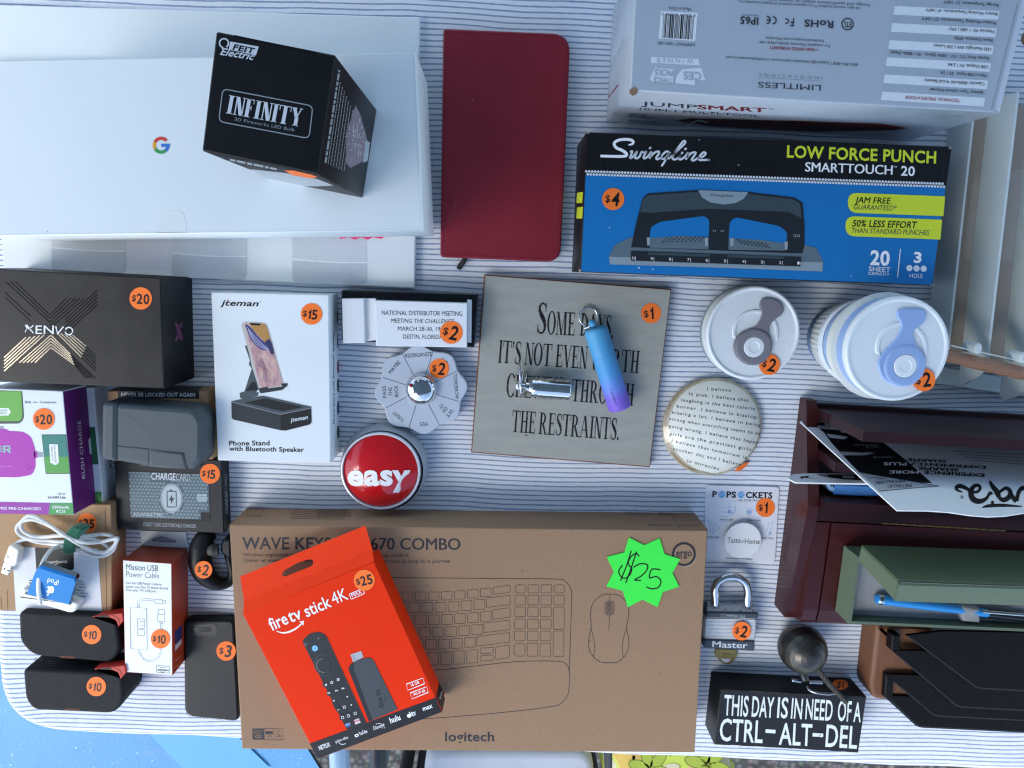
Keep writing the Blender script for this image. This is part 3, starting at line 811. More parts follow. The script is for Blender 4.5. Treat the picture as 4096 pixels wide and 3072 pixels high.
m.text(W, 'JUMP', (272, 535), (556, 553), 20, INK2, 2, bold=.0); m.text(W, 'SMART', (556, 553), (905, 570), 21, ink('maroon', '7a2230'), 2, bold=0.025)
m.text(W, '10-IN-1 MULTI-TOOL', (264, 558), (870, 594), 11, INK2, 2); m.text(W, 'TM', (918, 556), (944, 557), 6, INK2, 2)
m.poly(W, [(440, 612), (520, 600), (1050, 612), (1500, 628), (1625, 650), (1560, 661), (1150, 668), (620, 640)], MAROON, 1)
m.poly(W, [(1100, 640), (1500, 645), (1540, 655), (1150, 666)], LGREY, 2)
m.stroke(W, [(505, 637), (560, 612), (610, 622)], 8, SPW, 3, smooth=4)
for y in (590, 612): m.greek(W, (205, y), (350, y + 8), 8, INKG)
m.disc(W, (1190, 661), 26, LGREY, 2, ry=7); m.text(W, '2.0L', (1755, 608), (1835, 612), 12, INKG, 2); m.text(W, 'JUMP START', (1785, 590), (1910, 597), 8, INKG, 2); m.text(W, '800A', (215, 586), (300, 590), 12, INKG, 2)
W = wall_below(A3, (215, 460), (256, -230), .133)
m.greek(W, (105, 495), (155, 430), 12, ink('pale red', '96606a')); m.greek(W, (95, 390), (185, 200), 14, SILVD)
m.build('carton', t)
m = M(A3); m.poly(F, [(214, 452), (240, 440), (256, 455), (250, 478), (228, 486), (212, 470)], KRAFT, 4); m.build('torn_corner', t, 'torn corner showing brown card')

# ================================================================== hole punch carton
t = thing('punch_carton', 'black and blue carton picturing a three hole punch with price four dollars', 'carton', 3040, 840)
F = FZ(.078); BLUE = mat('bright blue print', '1d73b2', .35, var=.02, scale=30); LIME = ink('lime yellow', 'd2dc35')
m = M(A4); TL, TR, BR, BL = (115, 58), (1868, 128), (1775, 795), (85, 730)
m.slab([TL, TR, BR, BL], .078, .078, BLUE, r=.001, steps=2, side=BLACK)
m.poly(F, [(117, 61), (1865, 130), (1839, 320), (106, 262)], BLACK, 1)
for r_ in range(2):
    for k in range(120):
        u = (k + .5 * r_) / 120
        x, y = 114 + (1836 - 114) * u, 246 + r_ * 14 + (306 - 246) * u
        m.disc(F, (x, y), 6.3, GREYW, 2, n=9)
m.K = Crop(2360, 530, .2441)
def script(m, F, pts, w, mt_, l=3): m.stroke(F, pts, w, mt_, l, smooth=6)
script(m, F, [(630, 203), (690, 190), (708, 150), (668, 122), (560, 112), (450, 132), (396, 182), (432, 250), (525, 292), (592, 340), (590, 378), (530, 392), (440, 392), (170, 385)], [18, 38, 44, 46, 46, 46, 46, 48, 50, 50, 48, 46, 46, 40], INKW)
for s_ in ([(655, 318), (692, 312), (660, 400), (650, 425)], [(655, 425), (700, 400), (770, 315), (738, 400), (760, 424), (810, 395), (845, 312)], [(845, 312), (890, 330), (930, 305)],
           [(925, 310), (880, 400), (895, 425), (950, 390), (1005, 310)], [(1015, 312), (975, 430)], [(985, 405), (1060, 330), (1125, 312), (1130, 345), (1085, 415), (1110, 438), (1180, 400)],
           [(1300, 325), (1250, 312), (1185, 370), (1178, 428), (1235, 420), (1300, 330)], [(1310, 320), (1240, 450), (1172, 552)], [(1240, 440), (1320, 410)],
           [(1310, 420), (1430, 300), (1545, 190), (1560, 145), (1525, 148), (1430, 270), (1355, 400), (1375, 442), (1440, 420), (1500, 350)], [(1520, 318), (1462, 415), (1485, 442), (1550, 400), (1610, 325)],
           [(1620, 325), (1570, 445)], [(1585, 415), (1660, 340), (1725, 325), (1722, 360), (1668, 440), (1700, 458), (1770, 415)], [(1765, 420), (1850, 395), (1895, 345), (1860, 325), (1800, 385), (1790, 445), (1830, 452), (1925, 448)]): script(m, F, s_, 33, GREYW)
m.disc(F, (985, 254), 24, GREYW, 3, ry=17, rot=-40); m.disc(F, (1566, 270), 26, GREYW, 3, ry=18, rot=-40); m.arc(F, (1948, 450), 15, 5, 0, 360, GREYW, 3)
m.K = A4
m.text(F, 'LOW FORCE PUNCH', (1075, 178), (1790, 207), 55, LIME, 3, bold=.025)
m.text(F, 'SMARTTOUCH', (1162, 246), (1582, 262), 44, INKW, 3, bold=.02); m.text(F, 'TM', (1586, 228), (1602, 229), 8, INKW, 3); m.text(F, '20', (1622, 265), (1688, 268), 44, INKW, 3, bold=.02)
for y0, y1, xl_ in ((350, 458, 1368), (462, 570, 1356)):
    m.rpoly(F, [(xl_, y0 - 2), (1834 - (y0 - 350) * .13, y0 + 16), (1826 - (y0 - 350) * .13, y1 + 3), (xl_, y1 - 14)], [52, 0, 0, 52], LIME, 2)
m.text(F, 'JAM FREE', (1400, 397), (1576, 402), 29, INK, 3, bold=0.019, shear=.2); m.text(F, 'GUARANTEED*', (1397, 428), (1602, 435), 24, INK2, 3, shear=.2)
m.text(F, '50% LESS EFFORT', (1388, 510), (1700, 519), 31, INK, 3, bold=0.019, shear=.2); m.text(F, 'THAN STANDARD PUNCHES', (1386, 541), (1758, 552), 24, INK2, 3, shear=.2)
m.text(F, '20', (1474, 692), (1567, 697), 66, INKW, 3, bold=0.031); m.text(F, 'SHEET', (1468, 724), (1571, 729), 22, INKW, 3); m.text(F, 'CAPACITY', (1466, 742), (1566, 747), 14, INKW, 3)
m.stroke(F, [(1620, 618), (1606, 755)], 4, INKW, 3); m.text(F, '3', (1683, 682), (1720, 684), 48, INKW, 3, bold=0.037)
for x in (1663, 1697, 1731): m.disc(F, (x, 710 + (x - 1663) * .04), 15, INKW, 3)
m.text(F, 'HOLE', (1663, 755), (1726, 758), 19, INKW, 3)
PG, PD, PM, PL = ink('punch grey', '5f6f76'), ink('punch black', '1f2529'), ink('punch slate', '3b484e'), ink('punch light', '8b9aa0')
m.poly(F, [(222, 655), (247, 602), (320, 565), (700, 556), (1165, 600), (1216, 612), (1250, 680), (1246, 726), (700, 706), (228, 692)], PG, 2)
m.poly(F, [(222, 655), (700, 668), (1248, 682), (1246, 726), (700, 706), (228, 692)], PL, 3)
m.poly(F, [(330, 605), (352, 500), (384, 375), (410, 352), (660, 335), (890, 345), (1110, 372), (1150, 396), (1160, 500), (1160, 600), (1150, 640), (326, 610)], PD, 4)
m.poly(F, [(372, 440), (384, 380), (412, 360), (655, 344), (880, 352), (1105, 380), (1140, 400), (1146, 470), (1080, 440), (700, 425), (420, 445)], PM, 5)
for q in ([(418, 560), (424, 512), (470, 488), (680, 460), (704, 480), (700, 565), (420, 592)], [(796, 572), (802, 490), (828, 466), (1040, 508), (1078, 540), (1070, 604)]): m.rpoly(F, q, 14, BLUE, 5)
m.poly(F, [(420, 566), (560, 556), (700, 560), (700, 620), (418, 612)], PG, 6); m.poly(F, [(796, 566), (960, 576), (1070, 592), (1068, 626), (796, 622)], PG, 6)
for k in range(9):
    for j in range(3):
        m.disc(F, (482 + k * 22 + j * 10, 584 - j * 9 - k * .6), 5, PD, 7, ry=3, n=10); m.disc(F, (836 + k * 17 + j * 10, 580 + k * 2.4 + j * 9 - 6), 5, PD, 7, ry=3, n=10)
m.poly(F, [(650, 336), (890, 346), (868, 378), (830, 398), (770, 405), (710, 395), (670, 372)], PL, 6); m.text(F, 'Swingline', (706, 364), (818, 370), 13, INK2, 7, shear=.4)
m.poly(F, [(328, 628), (1144, 656), (1144, 702), (328, 674)], PD, 7); m.stroke(F, [(412, 640), (706, 650)], 12, PM, 8); m.stroke(F, [(790, 652), (1062, 660)], 12, PM, 8)
for k in range(10):
    x = 338 + k * 88; m.text(F, str(10 - k), (x - 4, 668 + k * 2.7), (x + (12 if k == 0 else 6), 668.4 + k * 2.7), 13, INKW, 9); m.stroke(F, [(x + 12, 655 + k * 2.7), (x + 12, 674 + k * 2.7)], 1.6, INKW, 9)
for x, y in ((412, 585), (690, 588), (812, 588), (1072, 605)): m.poly(F, [(x - 8, y - 22), (x + 8, y - 22), (x + 6, y + 16), (x - 6, y + 16)], GREYM, 8)
m.text(F, '20', (1106, 560), (1138, 562), 13, GREYM, 8); m.text(F, 'n  n', (722, 535), (772, 536), 12, GREYM, 8)
W = wall_below(A4, TL, BL, .078)
for y0, y1 in ((345, 398), (415, 472)): m.poly(W, [(98, y0), (70, y0 + 4), (66, y1), (94, y1)], LIME, 1)
for x, y in ((226, 516), (366, 708), (433, 715), (1385, 748), (844, 216), (655, 95)): m.disc(F, (x, y), random.uniform(2, 4), GREYW, 9)
CHIP = mat('bare card at worn corner', 'b9b3a8', .8)
for x, y in ((118, 61), (1862, 132), (1772, 790), (90, 726)):
    for k in range(5): m.disc(F, (x + random.uniform(-9, 9), y + random.uniform(-7, 7)), random.uniform(2, 6), CHIP, 9, ry=random.uniform(1.5, 3.5), n=7)
for k in range(26): x = random.uniform(110, 1830); m.stroke(F, [(x, 66 + (x - 115) * .04 + random.uniform(0, 150)), (x + random.uniform(-3, 3), 80 + (x - 115) * .04 + random.uniform(0, 200))], random.uniform(.8, 2), mat('rubbed print', '2a2d33', .5), 2)
m.build('carton', t)
sticker(t, F, A4, (243, 379), 53, '$4', 3)

# ================================================================== left column
t = thing('gift_box', 'long matte black box with a big striped foil X and price twenty dollars', 'box', 300, 1330)
F = FZ(.072); MATTE = mat('black card with warm reflection', '302c28', .38, var=.14, scale=45); SIDEB = mat('matte black card', '17181c', .5, var=.05)  # brownish top tone paints a warm reflection onto the black card
FOILD = mat('dark foil line', '1b1b1e', .25, .6, var=0); FOIL = mat('foil line with painted reflection', 'd8c6ac', .22, .75, var=.05)  # one foil: the bright copy has a warm ground reflection painted in
m = M(B1); TL, TR, BR, BL = (-160, 55), (1580, 150), (1614, 1242), (-160, 1165)
m.slab([TL, TR, BR, BL], .072, .072, MATTE, r=.0012, steps=2, side=SIDEB)
for k in range(5):
    d = k * 33
    m.stroke(F, [(150 - 45 * k, 190), (485, 512 + 36 * k)] if k < 3 else [(45, 290 + 48 * (k - 3)), (300, 528 + 48 * (k - 3))], 9, FOILD, 1)
    m.stroke(F, [(485, 520 + d * 1.0), (650 + k * 45, 352)], 9, FOILD, 1)
    m.stroke(F, [(640, 560 + d * 1.1), (955, 275 + d * 1.05)], 9, FOILD, 1)
    m.stroke(F, [(255 + k * 45, 735 - k * 6), (40, 935 + d)], 11, FOIL, 1)
    m.stroke(F, [(500, 715 + k * 30), (190 + k * 38, 985)], 11, FOIL, 1)
    a, b = (500, 715 + k * 30), (690 + 10 * k, 900 + k * 26)
    m.stroke(F, [a, b], 11, FOIL, 1); m.stroke(F, [b, (940 - k * 24, 1140)], 9, FOILD, 1)
    a, b = (560 + k * 38, 690 + k * 6), (800 + k * 12, 930 - k * 26)
    m.stroke(F, [a, b], 11, FOIL, 1); m.stroke(F, [b, (940, 1065 - d)], 9, FOILD, 1)
m.poly(F, [(244, 612), (268, 612), (300, 650), (282, 660), (268, 648), (246, 694), (244, 676), (262, 652)], INKW, 2)
m.stroke(F, [(328, 618), (290, 652), (330, 694)], 11, INKW, 2)
m.text(F, 'EN', (350, 702), (530, 702), 82, INKW, 3, bold=.005); m.stroke(F, [(548, 626), (566, 700), (624, 630)], 12, INKW, 3)
m.arc(F, (678, 674), 36, 12, -20, 160, INKW, 3); m.arc(F, (678, 674), 36, 12, 190, 330, INKW, 3)
SCR = mat('rub mark', '6d655d', .6)
for k in range(26):
    x, y = random.uniform(40, 1500), random.uniform(250, 1180); m.stroke(F, [(x, y), (x + random.uniform(-18, 18), y + random.uniform(-40, 40))], random.uniform(1, 2.2), SCR, 1)
W = wall_below(B1, TR, BR, .072); PLUM = ink('plum', '6a3550')
m.rpoly(W, [(1716, 592), (1748, 598), (1805, 750), (1790, 770), (1762, 760)], 14, PLUM, 1); m.rpoly(W, [(1760, 610), (1800, 580), (1788, 645), (1772, 652)], 10, PLUM, 1); m.rpoly(W, [(1735, 710), (1756, 722), (1745, 770), (1718, 780)], 10, PLUM, 1)
m.build('carton', t)
sticker(t, F, B1, (1383, 353), 110, '$20', 3)

# chargers: the white one lies under the purple one
MAG, VIO, TEAL, GREEN, GREEN2 = ink('magenta', 'b03aa8'), ink('violet', '6a1e6e'), ink('teal green', '3c8074'), ink('leaf green', '5aa04c'), ink('deep green', '2f6a48')
VIOC = mat('violet card', '661d6a', .45, var=.04)
t2 = thing('charger_carton', 'white charger carton with green windows underneath the purple sided one', 'carton', 400, 1800, group='phone charger cartons')
F = FZ(.026); m = M(B2); m.slab([(300, 108), (874, 116), (960, 1192), (300, 1192)], .026, .026, WHITE, r=.0006)
m.poly(F, [(700, 490), (884, 482), (917, 832), (720, 836)], GREEN2, 1); m.poly(F, [(740, 1092), (944, 1086), (951, 1188), (740, 1190)], GREEN, 1)
W = wall_below(B2, (874, 116), (960, 1192), .026); m.text(W, 'RUSH', (1046, 862), (1030, 640), 26, INK, 1); m.text(F, '6', (908, 1135), (922, 1135), 22, GREYW, 2)
m.build('carton', t2)
t = thing('charger_carton', 'white carton with bright purple side and magenta charger picture marked twenty dollars', 'carton', 100, 1780, .026, group='phone charger cartons')
F = FZ(.067); m = M(B2); TL, TR, BR, BL = (-120, 120), (585, 150), (686, 1303), (-120, 1292)
m.slab([TL, TR, BR, BL], .067, .041, WHITE, r=.0006, side=WHITE)
W = wall_below(B2, TR, BR, .067)
m.poly(W, [(588, 155), (803, 106), (903, 1180), (688, 1296)], VIOC, .5)
m.text(W, 'RUSH CHARGE', (794, 962), (752, 424), 30, INKW, 2, bold=-.01)
m.poly(W, [(872, 535), (822, 605), (836, 735), (884, 745)], ink('thumb notch white', 'c9ccd4'), 1.5)
DKG = ink('phone edge', '4d5450')
m.rpoly(F, [(-120, 140), (206, 150), (225, 400), (190, 452), (-120, 456)], [0, 0, 30, 30], DKG, 1); m.rpoly(F, [(-120, 150), (196, 152), (210, 395), (180, 430), (-120, 430)], [0, 0, 24, 0], ink('green wallpaper', '6fae4e'), 2)
m.rpoly(F, [(-40, 308), (82, 308), (82, 322), (98, 330), (98, 358), (84, 362), (82, 378), (-40, 378)], 8, INKW, 3); m.text(F, 'PHONE', (-30, 339), (68, 340), 18, GREEN, 4); m.text(F, 'MINING', (-36, 364), (58, 365), 18, GREEN, 4)
m.text(F, 'Built - in - Connectors', (234, 262), (525, 264), 21, INKD, 1, bold=.01)
m.rpoly(F, [(-120, 498), (60, 502), (80, 520), (220, 528), (290, 575), (330, 690), (332, 860), (300, 930), (160, 954), (-120, 948)], 34, MAG, 1)
m.poly(F, [(312, 706), (348, 710), (352, 770), (318, 776)], MAG, 1); m.poly(F, [(348, 716), (398, 718), (400, 764), (352, 766)], GREYM, 1); m.rpoly(F, [(-30, 474), (36, 474), (36, 500), (-30, 500)], 8, GREYM, 1)
MINT = ink('mint', '8fd0b8'); m.stroke(F, [(42, 725), (42, 662), (88, 662), (92, 690), (60, 692), (98, 722)], 12, MINT, 2)
for k in range(12): m.disc(F, (4 + (k % 3) * 13, 665 + (k // 3) * 16), 5, MINT, 2, n=8)
for k in range(5): m.disc(F, (10 + k * 23, 850), 3, INKW, 2, n=8)
for k in range(9): m.disc(F, (262 + random.uniform(-14, 34), 862 + random.uniform(-22, 22)), 4, VIO, 2, n=8)
m.poly(F, [(387, 554), (616, 553), (652, 921), (425, 921)], DKG, 1); m.poly(F, [(392, 562), (612, 561), (634, 760), (412, 762)], TEAL, 2); m.poly(F, [(412, 762), (634, 760), (650, 914), (428, 914)], GREEN, 2)
m.rpoly(F, [(457, 645), (538, 645), (548, 822), (530, 824), (528, 836), (496, 836), (494, 824), (470, 822)], 9, INKW, 3); m.text(F, 'FOR ANDROID', (500, 655), (512, 820), 14, GREEN2, 4); m.text(F, 'USB Type-C', (473, 662), (488, 800), 14, GREEN2, 4)
m.text(F, 'Up to', (537, 1116), (607, 1115), 22, INKD, 1); m.text(F, '26+HRS Use', (443, 1151), (610, 1151), 22, INKD, 1, bold=.02)
m.poly(F, [(-120, 1178), (466, 1190), (452, 1298), (-120, 1290)], ink('purple band', '98399c'), 1); m.poly(F, [(466, 1190), (678, 1191), (685, 1300), (452, 1298)], ink('green band', '4f9a58'), 1)
m.text(F, 'TIMES PRE-CHARGED', (-52, 1252), (380, 1258), 25, INKW, 2, bold=.02); m.text(F, '3300mAh', (485, 1243), (644, 1244), 25, INKW, 2, bold=.02); m.text(F, 'RC33', (526, 1281), (609, 1282), 25, INKW, 2, bold=.02)
m.build('carton', t)
sticker(t, F, B2, (407, 410), 101, '$20', 0)

t = thing('lock_carton', 'kraft brown carton with black band reading never be locked out again', 'carton', 640, 1700)
F = FZ(.031); m = M(B2); TL, TR, BR, BL = (995, 148), (1925, 150), (1978, 786), (1050, 800)
m.slab([TL, TR, BR, BL], .031, .031, KRAFT2, r=.0008)
BAND = mat('black paper band', '1e2024', .4, var=.06)
m.poly(F, [(1096, 150), (1853, 151), (1855, 221), (1098, 216)], BAND, 1); m.text(F, 'NEVER BE LOCKED OUT AGAIN', (1129, 199), (1816, 202), 34, GREYW, 2, bold=.025)
W = wall_below(B2, TL, TR, .031); m.poly(W, [(1096, 149), (1853, 150), (1900, 92), (1160, 92)], BAND, 1)
m.build('carton', t)
t = thing('key_lock_box', 'grey plastic key safe with rounded body lying on the kraft carton', 'lock box', 600, 1740, .031)
GREYP = mat('slate grey plastic', '50575a', .5, var=.03, scale=90, bump=.15, bscale=2500); GREYP2 = mat('grey seam', '2c3034', .6)
m = M(B2); z = .066
m.slab([(1068, 262), (1800, 318), (1884, 420), (1878, 800), (1800, 884), (1740, 884), (1390, 858), (1068, 808)], z, .035, GREYP, r=.005, steps=2, corner=[.006, .006, .008, .008, .007, .006, .006, .006])
F = FZ(z); m.build('body', t)
m = M(B2); m.slab([(944, 252), (1090, 258), (1086, 812), (936, 790)], z + .0008, .0358, GREYP, r=.004, steps=2, corner=[.006, .0045, .0045, .005])
m.stroke(F, [(1004, 385), (998, 720)], 5, GREYP2, 1); m.build('end_cap', t)
m = M(B2); m.slab([(1386, 696), (1706, 728), (1735, 884), (1392, 858)], z + .0016, .03, GREYP, r=.002, steps=2); m.build('sliding_cover', t)
m = M(B2); m.stroke(F, [(1094, 662), (1290, 680), (1384, 690)], 12, GREYP2, 1); m.stroke(F, [(1384, 692), (1380, 850)], 5, GREYP2, 1); m.build('slot', t)
m = M(B2); pk = P(*B2((1850, 780)), .05); m.lathe(pk, [(0, .003), (.007, .003), (.0085, 0), (.0085, -.012)], BLACK_PL, 20, axis=(1, -.1, .25)); m.build('shackle_socket', t)

t = thing('charger_card_box', 'flat black box with window showing a grey patterned charger card marked fifteen dollars', 'box', 680, 1980)
F = FZ(.021); m = M(B2); TL, TR, BR, BL = (1058, 800), (2062, 790), (2085, 1475), (1097, 1440)
CARDB = mat('satin black card', '1a1c20', .45, var=.05); m.slab([TL, TR, BR, BL], .021, .021, CARDB, r=.0008)
m.text(F, 'CREDIT CARD SIZE PORTABLE CHARGER', (1332, 1406), (1825, 1424), 33, GREYM, 1, bold=.01); m.text(F, 'CHARGECARD', (1302, 846), (1470, 850), 22, GREYM, 1)
W = wall_below(B2, TR, BR, .021); m.text(W, 'CHARGE', (2124, 1292), (2118, 1080), 24, GREYM, 1, bold=0.019); m.text(W, 'CARD', (2118, 1075), (2114, 922), 24, INKG, 1)
m.build('sleeve', t)
m = M(B2); PET = ink('petrol grey', '4a5d66', .35); PEL = ink('petrol pale', '93a8ae', .35)
q = [(1192, 893), (1943, 921), (1957, 1356), (1212, 1333)]
m.poly(F, q, PET, .7)
for j in range(14):
    for k in range(24):
        x, y = 1212 + k * 33 + (16 if j % 2 else 0) + j * .8, 910 + j * 31 + k * 1.1
        if x > 1930 or (x > 1860 and y > 1270) or y > 1335 or ((x - 1597) / 112) ** 2 + ((y - 1148) / 148) ** 2 < 1 or (y < 985 and 1400 < x < 1775): continue
        for r_ in (13, 6): m.stroke(F, [(x, y - r_), (x + r_, y), (x, y + r_), (x - r_, y)], 2.6, PEL, 1, closed=True)
m.text(F, 'CHARGE', (1408, 973), (1632, 980), 62, GREYW, 3, bold=0.019); m.text(F, 'CARD', (1640, 981), (1769, 984), 60, GREYW, 3, bold=-.01)
m.disc(F, (1597, 1148), 103, ink('pale ellipse', 'b4c1c4', .35), 2, ry=138); m.stroke(F, [(1597 + 94 * math.cos(a), 1148 + 128 * math.sin(a)) for a in [i * .2094 for i in range(30)]], 4, PET, 3, closed=True)
m.stroke(F, round_poly([(1555, 1084), (1640, 1084), (1642, 1230), (1557, 1230)], 8), 8, INKD, 3, closed=True); m.poly(F, [(1580, 1068), (1602, 1068), (1602, 1080), (1580, 1080)], INKD, 3)
m.poly(F, [(1604, 1110), (1572, 1168), (1594, 1168), (1590, 1206), (1622, 1146), (1600, 1146)], INKD, 4)
m.rpoly(F, [(1832, 1106), (1928, 1108), (1930, 1178), (1834, 1176)], 16, ink('chip', 'a9b9b8', .25), 2); m.stroke(F, [(1832, 1130), (1930, 1132)], 3, PET, 3); m.stroke(F, [(1832, 1155), (1930, 1156)], 3, PET, 3); m.stroke(F, [(1880, 1108), (1880, 1130)], 3, PET, 3)
m.text(F, 'AQUAVAULT INC.', (1240, 1309), (1524, 1317), 30, GREYW, 3, bold=0.019); m.poly(F, [(1872, 1278), (1954, 1282), (1957, 1354), (1872, 1348)], ink('card cut', '0f1114'), 2)
m.stroke(F, q, 9, INK, 1.5, closed=True)
m.build('charger_card', t)
sticker(t, F, B2, (1955, 920), 93, '$15', 4)

# ================================================================== phone stand carton
t = thing('phone_stand_carton', 'tall white carton picturing a phone on a speaker stand marked fifteen dollars', 'carton', 1085, 1510)
F = FZ(.042); m = M(B4); TL, TR, BR, BL = (74, 84), (872, 100), (886, 1241), (120, 1222)
m.slab([TL, TR, BR, BL], .042, .042, WHITE_SAT, r=.0009, steps=2, corner=.001)
m.text(F, 'jteman', (137, 172), (397, 178), 38, INK, 1, bold=0.022, shear=.25); m.arc(F, (408, 150), 4, 1.5, 0, 360, INK, 1); m.poly(F, [(178, 140), (190, 132), (196, 140)], ink('accent red', 'c03030'), 2)
SLATE, SLATE2, SLATE3 = ink('render slate', '30363a'), ink('render mid', '4c555a'), ink('render black', '1b1f22')
m.poly(F, [(304, 448), (320, 440), (350, 580), (398, 735), (380, 760), (300, 758), (350, 600), (330, 570), (338, 545)], SLATE2, 1)
m.poly(F, [(352, 690), (378, 695), (390, 745), (310, 752)], SLATE3, 2); m.poly(F, [(268, 765), (300, 755), (398, 762), (390, 785), (300, 805), (272, 800)], SLATE2, 3)
m.rpoly(F, [(278, 300), (300, 282), (442, 290), (458, 312), (566, 702), (552, 725), (422, 742), (394, 716)], 10, ink('phone rim', 'c9c0b8', .3), 2)
def paper(name):
    w = bpy.data.materials.new(name); w.use_nodes = True; nt = w.node_tree; b = nt.nodes['Principled BSDF']; Nn = nt.nodes.new; Lk = nt.links.new
    tc = Nn('ShaderNodeTexCoord'); mp = Nn('ShaderNodeMapping'); mp.inputs['Rotation'].default_value = (0, 0, .9); mp.inputs['Scale'].default_value = (1.6, .7, 1)
    nz = Nn('ShaderNodeTexNoise'); nz.inputs['Scale'].default_value = 55; nz.inputs['Detail'].default_value = 2; nz.inputs['Distortion'].default_value = 1.6
    cr = Nn('ShaderNodeValToRGB'); e = cr.color_ramp.elements; e[0].position, e[0].color = .28, lin('9a7888'); e[1].position, e[1].color = .74, lin('caa06a')
    for p, c in ((.40, 'b98c92'), (.47, 'c29a98'), (.55, 'cfa9a0'), (.64, 'd8b8a8')): k = e.new(p); k.color = lin(c)
    Lk(tc.outputs['Object'], mp.inputs[0]); Lk(mp.outputs[0], nz.inputs['Vector']); Lk(nz.outputs[0], cr.inputs[0]); Lk(cr.outputs[0], b.inputs['Base Color']); b.inputs['Roughness'].default_value = .3
    return w
m.rpoly(F, [(300, 292), (436, 298), (450, 314), (558, 690), (545, 712), (425, 730), (405, 712)], 10, paper('phone wallpaper print'), 3); m.poly(F, [(335, 292), (412, 296), (406, 308), (345, 305)], INK, 5)
m.poly(F, [(338, 300), (436, 298), (450, 314), (476, 402), (440, 418), (400, 380), (360, 340)], ink('wallpaper ochre', 'b98a4e'), 4)
m.poly(F, smooth_path([(306, 300), (345, 322), (395, 385), (440, 425), (468, 468), (440, 478), (400, 462), (350, 410), (322, 350)], 4, True), ink('wallpaper indigo', '45457c'), 4)
m.poly(F, smooth_path([(440, 420), (474, 404), (500, 492), (480, 500), (460, 450)], 4, True), ink('wallpaper navy', '33365e'), 4.5)
for k in range(4): m.stroke(F, [(318 + k * 6, 318 + k * 14), (370, 380 + k * 14), (420, 430 + k * 10), (462, 466 + k * 3)], 3, ink('wallpaper strand', 'c6c4dc'), 5, smooth=4)
for k in range(5): m.stroke(F, [(392 + k * 8, 500 + k * 12), (382 + k * 16, 560 + k * 8), (430 + k * 12, 610 + k * 6), (424 + k * 14, 690)], 2, ink('wallpaper vein', '7a5a70'), 4, smooth=4)
m.poly(F, [(394, 735), (455, 722), (462, 734), (556, 722), (548, 702), (592, 700), (592, 716), (556, 745), (410, 768)], SLATE, 4)
m.poly(F, [(212, 822), (300, 800), (430, 784), (752, 858), (752, 872), (560, 908), (545, 910)], SLATE2, 3); m.poly(F, [(300, 830), (440, 802), (700, 860), (560, 890)], SLATE3, 4)
m.poly(F, [(212, 822), (545, 908), (548, 1018), (224, 945), (214, 930)], SLATE, 4); m.poly(F, [(545, 908), (752, 866), (755, 965), (740, 980), (580, 1020), (548, 1018)], SLATE3, 4)
m.stroke(F, [(214, 826), (545, 910), (752, 868)], 5, INKG, 5); m.text(F, 'jteman', (612, 962), (733, 940), 26, GREYW, 6, bold=0.019, shear=.3)
m.text(F, 'Phone Stand', (197, 1121), (472, 1119), 31, INK, 1, bold=.025); m.text(F, 'with Bluetooth Speaker', (197, 1156), (704, 1164), 30, INK, 1, bold=.025)
W = wall_below(B4, TR, BR, .042); m.text(W, 'Phone Stand with Bluetooth Speaker', (912, 975), (908, 352), 10, INK2, 1, bold=0.019)
for y, c in ((250, '202228'), (415, '59616c'), (588, '8a3038'), (715, '26292c'), (865, '3d4a58'), (1030, '2f4a34')): m.disc(W, (936, y), 8, ink('icon ' + c, c), 1, ry=46); m.stroke(W, [(947, y - 40), (948, y + 30)], 2, INK2, 1)
m.build('carton', t)
sticker(t, F, B4, (755, 230), 73, '$15', 5)

# ================================================================== desk memo holder and decision spinner
t = thing('memo_holder', 'black and white desk memo block naming a distributor meeting marked two dollars', 'memo holder', 1640, 1280)
PIANO = mat('gloss black plastic', '101114', .18, var=.05, coat=.3); WPL = mat('white plastic', 'e2e4e6', .4, var=.01)
m = M(B5); m.slab([(110, 67), (1040, 95), (1011, 459), (113, 409)], .024, .024, PIANO, r=.0012, steps=2, corner=.002); m.build('base', t)
m = M(B5); m.slab([(114, 126), (264, 124), (272, 426), (121, 429)], .031, .012, WPL, r=.0008); m.build('end_block', t)
m = M(B5); m.slab([(266, 124), (344, 124), (346, 408), (274, 416)], .0265, .008, WPL, r=.0005); m.build('recess', t)
m = M(B5); m.slab([(963, 134), (993, 136), (990, 425), (960, 422)], .030, .012, WPL, r=.001); m.build('lip', t)
F = FZ(.036); m = M(B5); m.slab([(341, 138), (964, 156), (961, 457), (345, 446)], .036, .016, WPL, r=.0006)
m.text(F, 'NATIONAL DISTRIBUTOR MEETING', (385, 236), (929, 243), 30, INK, 1); m.text(F, 'MEETING THE CHALLENGE', (445, 289), (875, 294), 28, INK, 1, shear=.22)
m.text(F, 'MARCH 28-30, 19', (493, 343), (780, 346), 28, INK, 1); m.text(F, 'DESTIN, FLORIDA', (528, 397), (796, 399), 28, INK, 1); m.build('front_panel', t)
sticker(t, F, B5, (855, 355), 77, '$2', 12)

